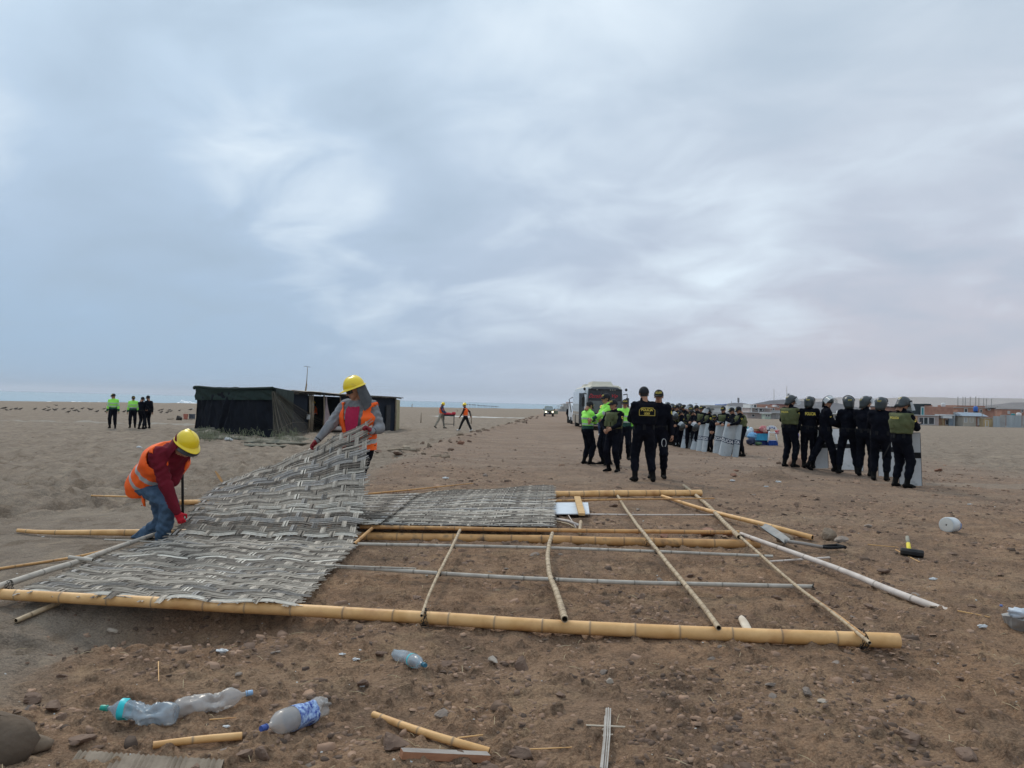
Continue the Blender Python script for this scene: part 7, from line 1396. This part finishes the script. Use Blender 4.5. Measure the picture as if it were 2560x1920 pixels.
house('brick house with dark roof edge between the riot helmets on the right', 190, [(2214, 2244, 1018, None, brick, 'w', 8, 0), (2212, 2248, 1016, 1018.5, dk, 'r', 8.5, -.3), (2208, 2250, 1037, 1039.6, whit, 'r', 9, -1)], [(2216, 2222, 1042, 1060), (2226, 2233, 1042, 1060, brick), (2237, 2243, 1042, 1060)])
house('whitewashed low building with columns and wide windows', 243, [(1986, 2072, 1033, None, beig, 'w', 8, 0), (1984, 2074, 1030.6, 1033.4, whit, 'r', 9, -1.2), (1999, 2011, 1024.5, 1031, whit, 'f', 4, 2), (2010, 2050, 1027.5, 1031, dk, 'f', 5, 3)]+[(x, x+1.2, 1033, None, whit, 'c', .4, -1) for x in (1986, 1996, 2034, 2052, 2064, 2070)], [(1989, 1995, 1036, 1046, beig), (2003, 2012, 1035, 1045), (2037, 2042, 1035, 1044, orw), (2044, 2050, 1035, 1044, orw), (2054, 2062, 1035, 1044, conc), (2002.5, 2005.5, 1026, 1029)])
house('pale house group between the tall officers on the right', 236, [(2076, 2148, 1036, None, beig, 'w', 7, 0), (2074, 2150, 1034, 1036.4, whit, 'r', 8, -1), (2094, 2106, 1026, 1034, whit, 'tank', 3, 3), (2135, 2152, 1030, None, brick, 'w', 6, 1)], [(2086, 2091, 1039, 1047), (2100, 2106, 1039, 1047, conc)])
house('brick two-storey house with white columns left of the first riot officer', 232, [(1868, 1927, 1031, None, pinkw, 'w', 8, 0), (1875, 1927, 1020, 1031, pinkw, 'f', 8, .5), (1887, 1927, 1011, 1020, brick, 'f', 7, .8), (1875, 1888, 1011, 1020, whit, 'f', 7, .6), (1876, 1929, 1019, 1020.5, whit, 'r', 8.6, -.8), (1866, 1930, 1030.4, 1031.8, whit, 'r', 8.8, -1), (1878, 1879.4, 1020, 1031, whit, 'c', .4, -.6), (1896, 1897.4, 1020, 1031, whit, 'c', .4, -.6), (1915, 1919, 1015.5, 1020, whit, 'tank', 2, -.6)], [(1879, 1882, 1012.5, 1014.5), (1885, 1890.5, 1012, 1019), (1888, 1893, 1022, 1025.5), (1899, 1905, 1021.5, 1027), (1907, 1910, 1024, 1027.5), (1880, 1886, 1036, 1041)])
house('stepped brick houses with a dark red upper storey', 236, [(1928, 1966, 1026, None, conc, 'w', 8, 0), (1928, 1950, 1018, 1026, brick, 'f', 7, .6), (1938, 1965, 1013, 1020, brick, 'f', 6, 1.4), (1940, 1966, 1010.5, 1013, pm('dark_red_paint', (.14, .04, .04), (.18, .06, .05)), 'p', 6, 1.2), (1936.5, 1942, 1012, 1017.5, whit, 'f', 2, 1.1), (1926, 1970, 1031.5, 1033, whit, 'r', 8.6, -1)], [(1931, 1936, 1021, 1025), (1944, 1947, 1015, 1018), (1952, 1958, 1036, 1044), (1941, 1947, 1036, 1044, conc)])
house('pale green kiosk with parked stalls at the edge of the sand', 226, [(1912, 1927, 1034, None, pm('pale_green_paint', (.36, .42, .34), (.44, .50, .42)), 'w', 3, 0), (1910, 1929, 1032.4, 1034.2, whit, 'r', 4, -.6)], [(1914, 1918, 1037, 1041), (1920, 1924, 1037, 1041)], cat='kiosk', name='kiosk')
house('white house with a flat grey roof behind the shield row', 250, [(1767, 1817, 1017, None, whit, 'w', 8, 0), (1765, 1804, 1013, 1017.4, conc, 'r', 8.5, -.4), (1800, 1817, 1011, 1012.8, bluet, 'r', 6, .4), (1776, 1786, 1022, 1024, dk, 'a', 1, -1)], [(1771, 1774, 1019, 1022), (1777, 1784, 1019.4, 1021.6, beig), (1806, 1810, 1018, 1023)])
house('white wall and courtyard house below the round hill', 246, [(1818, 1868, 1024, None, whit, 'w', 8, 0), (1819, 1840, 1015.5, 1024, whit, 'f', 6, 1), (1820, 1823.5, 1012.5, 1017, beig, 'f', 2, 1.5), (1852, 1869, 1019.5, 1026, slate, 'f', 5, 2)], [(1860, 1864, 1020.5, 1024), (1846, 1850, 1027, 1032)])
house('grey garden wall in front of the white houses', 238, [(1772, 1868, 1031, None, conc, 'w', .3, 0)], [(1795, 1799, 1034, 1037)], cat='wall', name='wall')
house('small reddish house with a chimney at the far left of the town', 330, [(1665, 1675, 1015, None, brick, 'w', 7, 0), (1668.5, 1671, 1012, 1015, brick, 'p', 2, 2)], [(1668, 1671, 1018, 1021)])
for i, (x0, x1, yt, m) in enumerate(((1650, 1662, 1018, whit), (1676, 1690, 1020, conc), (1692, 1704, 1021, whit), (1705, 1722, 1020, brick), (1724, 1738, 1021.5, conc), (1742, 1764, 1019.5, pinkw))):
    house(('white', 'grey', 'small white', 'brick', 'low grey', 'pinkish')[i]+' distant house peeking over the shield row, '+('leftmost', 'second', 'third', 'fourth', 'fifth', 'rightmost')[i]+' of six', 330, [(x0, x1, yt, None, m, 'w', 7, 0), (x0-.6, x1+.6, yt-.8, yt+.3, conc, 'r', 7.4, -.2)], [(x0+2, x0+4.5, yt+2, yt+4.5)], group='distant houses above the shield row')
house('pale stepped building far beyond the off-road vehicle, left of the bus', 270, [(1410, 1422, 1009, None, conc, 'w', 8, 0), (1419, 1436, 1005, None, pinkw, 'w', 8, 1), (1403, 1411, 1016, None, conc, 'w', 8, .5), (1396, 1404, 1022, None, conc, 'w', 6, .8)], [(1413, 1416, 1013, 1017, conc), (1424, 1428, 1012, 1016, conc)])
# a far low backdrop row of houses right of the view, continuing the town
for i in range(5):
    x = 2680+i*90; house(('red brick', 'grey rendered', 'white rendered', 'beige', 'last brick')[i]+' low house of the town beyond the right edge', 200, [(x, x+60, 1030, None, (brick, conc, whit, beig, brick)[i], 'w', 8, 0)], [(x+8, x+16, 1040, 1050)], group='houses beyond the right edge')
def pole_(px, y0, y1, Y, r, label, arms=False, cat='pole', name='utility_pole', lat=False):
    p, q = atY(px, y1, Y), atY(px, y0, Y); rt = thing(name, label, cat, p); MB().tube([p, q], [r, r*.7], 6).build('shaft', iron if lat else wood_p, rt)
    if arms: b = MB(); b.box(q-[0, 0, (q[2]-p[2])*.06], (r*14, r*1.5, r*1.5)); b.build('crossarm', wood_p, rt)
    if lat:
        b = MB()
        for t in (.25, .5, .75, .93): b.box(p+(q-p)*t, (r*3.4, r*3.4, r*1.6))
        b.build('platform', iron, rt)
for px, y0, y1, lab in ((1709.5, 1011, 1029, 'thin utility pole left of the tall capped officer'), (1740.5, 1008, 1029, 'taller thin utility pole above the middle of the shield row'), (1720, 1018, 1029, 'short far utility pole between the two thin poles'), (1749, 1018, 1029, 'short far utility pole right of the taller one'), (1697, 1014, 1029, 'far utility pole above the far end of the shield row'), (1404, 1010, 1030, 'utility pole beyond the off-road vehicle'), (1395.5, 1014, 1030, 'fainter utility pole beyond the off-road vehicle door'), (2455.5, 1018, 1066, 'tall pale pole in front of the blue-roofed hut')):
    pole_(px, y0, y1, 300 if px < 2000 else 177, .09 if px < 2000 else .07, lab, arms=px < 2000)
for px, y0, y1, r, lab in ((1935, 973, 1001, .30, 'tall thin radio mast on the near dark hill, left of the pair'), (1967, 965, 1002, .34, 'tallest thin radio mast on the near dark hill'), (1971.5, 984, 1002, .75, 'short thick lattice mast beside the tallest one'), (1846, 995, 1007, .7, 'mast with a dark drum on the round hill'), (1829, 1003, 1009, .4, 'tiny mast at the left shoulder of the round hill')):
    pole_(px, y0, y1, 1100, r, lab, cat='mast', name='radio_mast', lat=r > .5)
# ================================================================== HEAP OF BELONGINGS
Yp = float(at(1905, 1113)[1]); W3 = lambda x, y, o_=0.: atY(x, y, Yp+o_); kq = Yp/FPX
def crate(x0, x1, yt, yb, o_, dep, mat, label, rim=None, name='plastic_crate', cat='crate'):
    a, b_ = W3(x0, yb, o_), W3(x1, yt, o_); w_, h_ = b_[0]-a[0], b_[2]-a[2]; c_ = np.array([(a[0]+b_[0])/2, Yp+o_+dep/2, (a[2]+b_[2])/2]); rt = MB(); rt.box(c_, (w_*.94, dep*.94, h_), taper=1.03)
    for t in (.0, .93): rt.box(c_+[0, 0, -h_/2+h_*(.04+t*.95)], (w_, dep, h_*.08))
    for i in range(5): rt.box(c_+[(-.42+.21*i)*w_, -dep/2-.0, 0], (.025, .03, h_*.8))
    return tag(rt.build(name, mat), label, cat)
lb = pm('sky_blue_plastic', (.05, .36, .58), (.08, .44, .66), rough=.4, scale=4); nb_ = pm('navy_plastic', (.015, .03, .16), (.025, .045, .22), rough=.45, scale=4)
crate(1890, 1920, 1101, 1113, .1, .5, nb_, 'dark navy crate at the bottom of the heap, left one'); crate(1921, 1946, 1102, 1113.5, -.1, .5, pm('royal_blue_plastic', (.01, .06, .28), (.02, .08, .34), rough=.4), 'royal blue crate at the bottom of the heap under the white chair')
crate(1889, 1922, 1083, 1100.5, 0, .55, lb, 'sky blue plastic crate with grey rim in the middle of the heap'); crate(1888.5, 1923, 1079, 1083, -.02, .6, pm('dark_red_plastic', (.30, .02, .03), (.38, .03, .04), rough=.5), 'dark red lid lying on the sky blue crate', name='crate_lid', cat='lid'); crate(1891, 1907, 1072.5, 1079, .05, .4, pm('brown_wood_box', (.22, .12, .06), (.30, .18, .10)), 'small brown wooden box on the red lid', name='wooden_box', cat='box')
def bagx(x, y, w_, h_, mat, label, sd_, o_=0., name='bag', cat='bag', k2=1.): c_ = W3(x, y, o_); tag(MB().ell(c_, (w_*kq/2, w_*kq/2.6, h_*kq/2), 18, 11, noise=.16, seed=sd_).ell(c_+[w_*kq*.2, -.03, h_*kq*.25], (w_*kq*.28, w_*kq*.2, h_*kq*.3), 12, 8, noise=.2, seed=sd_+3).build(name, mat, smooth=True), label, cat)
pk = pm('pink_red_cloth', (.50, .12, .14), (.62, .25, .24), scale=6, rough=.8)
bagx(1906, 1072, 17, 14, pk, 'pink and red bundle on top of the brown box', 2); bagx(1912, 1076, 9, 12, pm('salmon_cloth', (.52, .26, .22), (.60, .34, .30)), 'salmon coloured doll-like bundle leaning on the lid', 4, -.1, name='bundle', cat='bundle'); bagx(1921, 1074, 8, 10, pm('dark_brown_cloth', (.04, .03, .03), (.08, .06, .05)), 'dark bundle behind the white chair', 5, .3, name='bundle', cat='bundle')
bagx(1873, 1083, 22, 26, pm('white_blue_sack', (.45, .52, .58), (.58, .64, .68), scale=3, rough=.6, dirt=((.04, .10, .22), 4, .55)), 'white and blue plastic sack at the left end of the heap', 6, .1, name='sack', cat='sack'); bagx(1880, 1091, 22, 18, pm('light_blue_sack', (.10, .28, .50), (.22, .42, .62), scale=4, rough=.5), 'light blue sack in front of the white one', 7, -.15, name='sack', cat='sack')
bagx(1876, 1104, 22, 17, pm('navy_bag', (.015, .02, .05), (.03, .04, .09), rough=.6), 'navy holdall on the ground at the left end of the heap', 8, -.3); bagx(1895, 1109, 18, 8, pm('green_cloth', (.05, .10, .045), (.09, .15, .08)), 'green cloth on the ground in front of the crates', 9, -.4, name='cloth', cat='cloth'); bagx(1868, 1074, 8, 14, pm('teal_plastic_bag', (.15, .42, .45), (.25, .5, .52), rough=.4), 'teal bag at the upper left of the heap', 10, .2)
# white patterned child's chair
ch = thing('child_chair', 'white plastic child chair with blue dots and red strap on top of the heap', 'chair', W3(1930, 1102, -.15)); wpst = pm('white_plastic', (.66, .67, .68), (.74, .75, .76), rough=.4, scale=3); nv = 16; c_ = W3(1930, 1072, -.15)
g = np.array([[[c_[0]+math.cos(a)*r*1.15, c_[1]+.02, c_[2]+math.sin(a)*r*.75] for a in np.linspace(-.35, 3.5, nv)] for r in (.01, .12, .2)]); MB().grid(g).grid(g+[0, .05, 0], flip=True).build('backrest', wpst, ch, smooth=True)
for s in (-1, 1): MB().ell(c_+[s*.095, -.01, .03], (.035, .02, .035), 10, 6).build('blue_dot', nb_, ch, smooth=True)
MB().box(c_+[0, -.01, .06], (.05, .02, .04)).build('blue_mark', bluet, ch)
for s, t in ((-1, -.02), (1, .03)): MB().tube([c_+[s*.13, -.02, -.1], c_+[s*.17, -.08, -.35], c_+[s*.19+t, -.1, -.58]], [.035, .032, .025], 7).build('leg', wpst, ch, smooth=True)
MB().box(c_+[0, .0, -.16], (.28, .2, .05)).build('seat', wpst, ch); MB().box(c_+[.14, -.06, -.14], (.05, .05, .12)).build('strap', pm('red_strap', (.5, .02, .03)), ch)
bagx(1944, 1080, 8, 12, pm('red_white_bag', (.5, .08, .08), (.6, .5, .5), scale=14), 'red and white bag right of the child chair', 12, .1); bagx(1990, 1092, 14, 16, pm('purple_bag', (.06, .05, .25), (.10, .09, .34)), 'purple-blue bag behind the first riot officer of the right group', 14, .2); bagx(1985, 1083, 9, 10, pm('white_blue_cup', (.5, .55, .6)), 'white and blue packet on the purple-blue bag', 15, .15, name='packet', cat='packet'); bagx(1993, 1106, 9, 12, pm('violet_plastic', (.16, .08, .30), (.22, .12, .38)), 'violet tub below the purple-blue bag', 16, 0., name='tub', cat='tub')
rock(at(2006, 1166), .62, pm('reddish_dirt', (.26, .16, .11), (.34, .22, .155), scale=4, rough=1, bump=.03, bscale=9), 77, 'reddish dirt heap behind the second riot officer of the right group', name='dirt_heap', cat='heap', flat=.62, smooth=True, cuts=26, sink=.9)
# ================================================================== BOTTLES AND TOOLS IN FRONT
pet = pm('clear_plastic', (.46, .43, .40), (.58, .55, .52), scale=6, rough=.25, spec=.6, alpha=.52, dirt=((.32, .27, .22), 9, .60)); petb = pm('bluish_plastic', (.33, .40, .46), (.44, .52, .57), scale=6, rough=.22, spec=.6, alpha=.5, dirt=((.34, .30, .26), 9, .62))
def bottle(a, b_, r, mat, capm, label, seed, crush=((.35, .8, .5),), lab=None, ribs=.0, prof=None, name='plastic_bottle'):
    d = b_-a; Ln = np.linalg.norm(d); d /= Ln; s = nrm(np.cross(d, [0, 0, 1])); u_ = np.cross(s, d); prof = prof or [(0, .20), (.05, .20), (.09, .24), (.15, .62), (.22, .92), (.30, 1.), (.55, 1.), (.60, .96), (.65, 1.), (.88, 1.), (.96, .92), (1., .75)]; n = 30; T = np.linspace(0, 1, 46); Rr = np.interp(T, [p_[0] for p_ in prof], [p_[1] for p_ in prof])*r; rs = np.random.default_rng(seed); ph = rs.random(8)*6.28; G = []
    for t, rr in zip(T, Rr):
        row = []
        ck = sum(dd*math.exp(-((t-c0)/w0)**2) for c0, w0, dd in crush)
        for j in range(n):
            a_ = j/n*6.2832; k = 1+ribs*math.sin(t*90)*(t > .3); cr = ck*(.5*math.cos(2*a_+ph[0]+t*5)+.28*math.sin(3*a_+ph[1]-t*11)+.22*abs(math.sin(5*a_+ph[2]+t*23))+.12*abs(math.sin(t*40+a_*2)))
            q = rr*max(.12, k-abs(cr)*.85); off = ck*r*.35*math.sin(t*7+ph[3]); row.append(a+d*Ln*t+(s*math.cos(a_)+u_*math.sin(a_))*q+s*off)
        G.append(row)
    G = np.array(G); G = np.concatenate([G, np.repeat(G[-1:].mean(1, keepdims=True), n, 1)+d*-.01]); rt = thing(name, label, 'bottle', (a+b_)/2); MB().grid(G, wrap=True).build('bottle_body', mat, rt, smooth=True)
    if capm is not None: MB().tube([a-d*.022, a-d*.012, a+d*.004], [.0125, .0140, .0140], 16).build('cap', capm, rt, smooth=False); MB().tube([a+d*.008, a+d*.013], .0155, 14).build('neck_ring', capm, rt)
    if lab:
        i0, i1 = int(lab[0]*45), int(lab[1]*45); Gl = G[i0:i1+1]; cen = Gl.mean(1, keepdims=True); Gl = cen+(Gl-cen)*1.03; MB().grid(Gl, wrap=True).build('label', lab[2], rt, smooth=True)
    return rt
bottle(at(263, 1770, .05), at(440, 1786, .052), .056, petb, pm('green_cap', (.02, .30, .22), (.03, .36, .27), rough=.4), 'crushed bluish water bottle with green cap and turquoise label, at the left', 3, ((.62, .18, 1.5), (.38, .1, .5)), (.24, .33, pm('turquoise_label', (.02, .48, .52), (.05, .58, .62), rough=.4), (16, 27)))
bottle(at(621, 1733, .055), at(438, 1774, .055), .052, pet, pm('pale_blue_cap', (.22, .36, .52), (.28, .42, .6), rough=.4), 'crushed clear bottle with pale blue cap touching the green-capped one', 5, ((.48, .12, 1.6), (.78, .12, .5)))
bottle(at(661, 1819, .05), at(822, 1766, .055), .057, pet, pm('dark_blue_cap', (.04, .08, .28), (.06, .11, .34), rough=.4), 'clear bottle with blue and white label and crushed base', 8, ((.92, .14, 1.5), (.62, .1, .35)), (.42, .74, pm('blue_white_label', (.02, .05, .30), (.40, .55, .75), scale=55, rough=.4, detail=1.), (8, 29)))
bottle(at(1060, 1662, .034), at(990, 1634, .038), .040, petb, pm('teal_dark_cap', (.02, .10, .16), (.03, .14, .20), rough=.4), 'small bluish bottle with dark teal cap below the front pole', 9, ((.6, .12, .35), (.9, .1, .6)), (.36, .42, pm('turquoise_label', (.02, .48, .52)), (16, 20)), ribs=.02)
c_ = at(2376, 1312, .08); ax = nrm([-.75, -.55, .05]); s = nrm(np.cross(ax, [0, 0, 1])); u_ = np.cross(s, ax); rt = thing('plastic_tub', 'white translucent tub lying on its side at the right', 'tub', c_); ring = lambda t, r: [c_+ax*t+(s*math.cos(a)+u_*math.sin(a))*r for a in np.arange(20)/20*6.2832]
MB().grid(np.array([ring(.11, .085), ring(.11, .10), ring(.08, .104), ring(-.08, .098), ring(-.11, .09), ring(-.112, .01)]), wrap=True).build('tub_body', pm('milky_plastic', (.52, .53, .52), (.60, .61, .60), rough=.35, scale=4), rt, smooth=True); MB().grid(np.array([ring(.112, .088), ring(.118, .05), ring(.118, .01)]), wrap=True, flip=True).build('tub_base', pm('milky_cream', (.62, .58, .51), (.70, .66, .58), rough=.4), rt, smooth=True); MB().grid(np.array([ring(-.075, .101), ring(-.11, .095)])[:, 9:20]).build('blue_label', pm('pale_blue_label', (.12, .22, .48)), rt)
sk = rock(at(2545, 1566), .155, pm('dusty_plastic_sack', (.26, .245, .225), (.38, .365, .34), scale=6, rough=.6, bump=.01, bscale=20, dirt=((.22, .175, .13), 4, .5)), 66, 'lumpy grey sack of sand and plastic half buried at the right edge', name='sand_sack', cat='sack', flat=1.0, smooth=False, cuts=16, sink=.9)
c_ = at(2552, 1532, .14); MB().ell(c_-np.array(sk.location), (.085, .06, .035), 16, 9, noise=.3, seed=4).build('torn_plastic', pm('pale_torn_plastic', (.50, .53, .57), (.60, .63, .66), rough=.35), sk, smooth=True, local=True)
MB().ell(at(2503, 1514, .06)-np.array(sk.location), (.013, .012, .01), 10, 7).build('blue_scrap', pm('blue_grey_cap', (.14, .18, .36)), sk, smooth=True, local=True)
for (x, y, s, lab) in ((553, 1630, .028, 'white crumpled tissue above the bottles'), (2332, 1450, .035, 'small torn white paper at the right'), (855, 1637, .016, 'tiny white scrap left of the small bottle'), (888, 1650, .02, 'little crumpled white film near the small bottle'), (903, 1716, .018, 'white flake on the dark stone left of the hollow bamboo'), (565, 1818, .014, 'tiny pale shell between the bottles'), (2455, 1568, .03, 'small pale bottle cap-like lump left of the sand-filled bottle'), (1830, 1203, .05, 'white paper scrap on the track between the groups'), (1945, 1206, .05, 'white scrap on the track right of the clods'), (1915, 1218, .04, 'tiny white scrap left of the riot officers\' feet'), (2425, 1262, .03, 'tiny white scrap at the right, beyond the tub'), (2087, 1160, .08, 'white rag behind the riot officers on the right'), (1113, 1197, .05, 'white shell lump on the near edge of the track')):
    c_ = at(x, y); tag(MB().ell(c_+[0, 0, s*.3], (s, s*.6, s*.35), 14, 9, noise=.34, seed=x).ell(c_+[s*.9, s*.2, s*.25], (s*.5, s*.35, s*.25), 10, 7, noise=.34, seed=y).build('paper_scrap', white_c, smooth=False), lab, 'litter')
# sledgehammer
hs = thing('sledgehammer', 'sledgehammer with black head and yellow handle lying on the dirt', 'hammer', at(2272, 1378)); a, b_ = at(2251, 1378, .04), at(2296, 1384, .04); d = nrm(b_-a); s = nrm(np.cross(d, [0, 0, 1])); u_ = np.cross(s, d); an = (np.arange(8)+.5)/8*6.2832
MB().grid(np.array([[a+d*t+(s*math.cos(q)+u_*math.sin(q))*r for q in an] for t, r in ((0, .005), (0, .038), (.01, .045), (.22, .045), (.235, .036), (.235, .005))]), wrap=True).build('hammer_head', pm('forged_black', (.018, .018, .02), (.05, .045, .04), rough=.6, metal=.4), hs); h0 = (a+b_)/2; h1 = at(2268, 1343, .07)
MB().tube([h0, h0+(h1-h0)*.25], .019, 8).build('handle', b_yel, hs, smooth=True); MB().tube([h0+(h1-h0)*.1, h0+(h1-h0)*.55], .024, 8).build('handle_grip', pm('yellow_rubber', (.70, .55, .03), (.8, .64, .05), rough=.5), hs, smooth=True); MB().tube([h0+(h1-h0)*.55, h1], .022, 8).build('handle_end', pm('grey_rubber', (.22, .2, .16), (.3, .28, .22)), hs, smooth=True)
# shovel
sv = thing('shovel', 'shovel with grey blade, sandy neck and black D-grip beyond the frame', 'shovel', at(1960, 1352)); steel = pm('worn_steel', (.20, .195, .185), (.30, .295, .28), scale=9, rough=.6, metal=.1, dirt=((.22, .18, .15), 12, .58)); p = at(1903, 1318, .14); q = at(1962, 1353, .09); d = q-p; s = nrm(np.cross(d, [0, 0, 1])); g = []
for t in np.linspace(0, 1, 9):
    w_ = .065+.015*math.sin(t*3.14) if t > .1 else .045+.2*t; g.append([p+d*t+s*w_*u+np.array([0, 0, .035*u*u+.01*math.cos(t*3)-.018*math.exp(-(u/.25)**2)*t]) for u in np.linspace(-1, 1, 9)])
MB().grid(np.array(g)).grid(np.array(g)-[0, 0, .008], flip=True).build('blade', steel, sv, smooth=True); h0, h1, h2 = at(1968, 1353, .10), at(2056, 1368, .06), at(2108, 1365, .06); MB().tube([q, h0], [.03, .022], 8).build('socket', steel, sv, smooth=True); MB().tube([h0, (h0+h1)/2+[0, 0, .004], h1], .019, 10).build('handle', wood_g, sv, smooth=True)
dd = nrm(h2-h1); ss = nrm(np.cross(dd, [0, 0, 1])); MB().tube(catmull([h1, h1+dd*.06+ss*.055, h2-dd*.05+ss*.06, h2-dd*.02, h2-dd*.05-ss*.06, h1+dd*.06-ss*.055, h1], 5), .016, 7).build('grip', navy2, sv, smooth=True); MB().tube([h2-dd*.03+ss*.075, h2-dd*.03-ss*.075], .019, 8).build('grip_bar', navy2, sv, smooth=True)
# ================================================================== AIR
hz = bpy.data.materials.new('thin_sea_haze'); hz.use_nodes = True; hz.node_tree.nodes.clear(); vo_ = hz.node_tree.nodes.new('ShaderNodeOutputMaterial'); pv_ = hz.node_tree.nodes.new('ShaderNodeVolumePrincipled')
pv_.inputs['Color'].default_value = (.86, .90, .96, 1); pv_.inputs['Density'].default_value = .00009; pv_.inputs['Anisotropy'].default_value = .1; hz.node_tree.links.new(pv_.outputs[0], vo_.inputs['Volume'])
b = MB(); b.box([0, 3000, 62], (44000, 44000, 136)); o = b.build('haze', hz); o['kind'] = 'stuff'
hz.cycles.homogeneous_volume = True
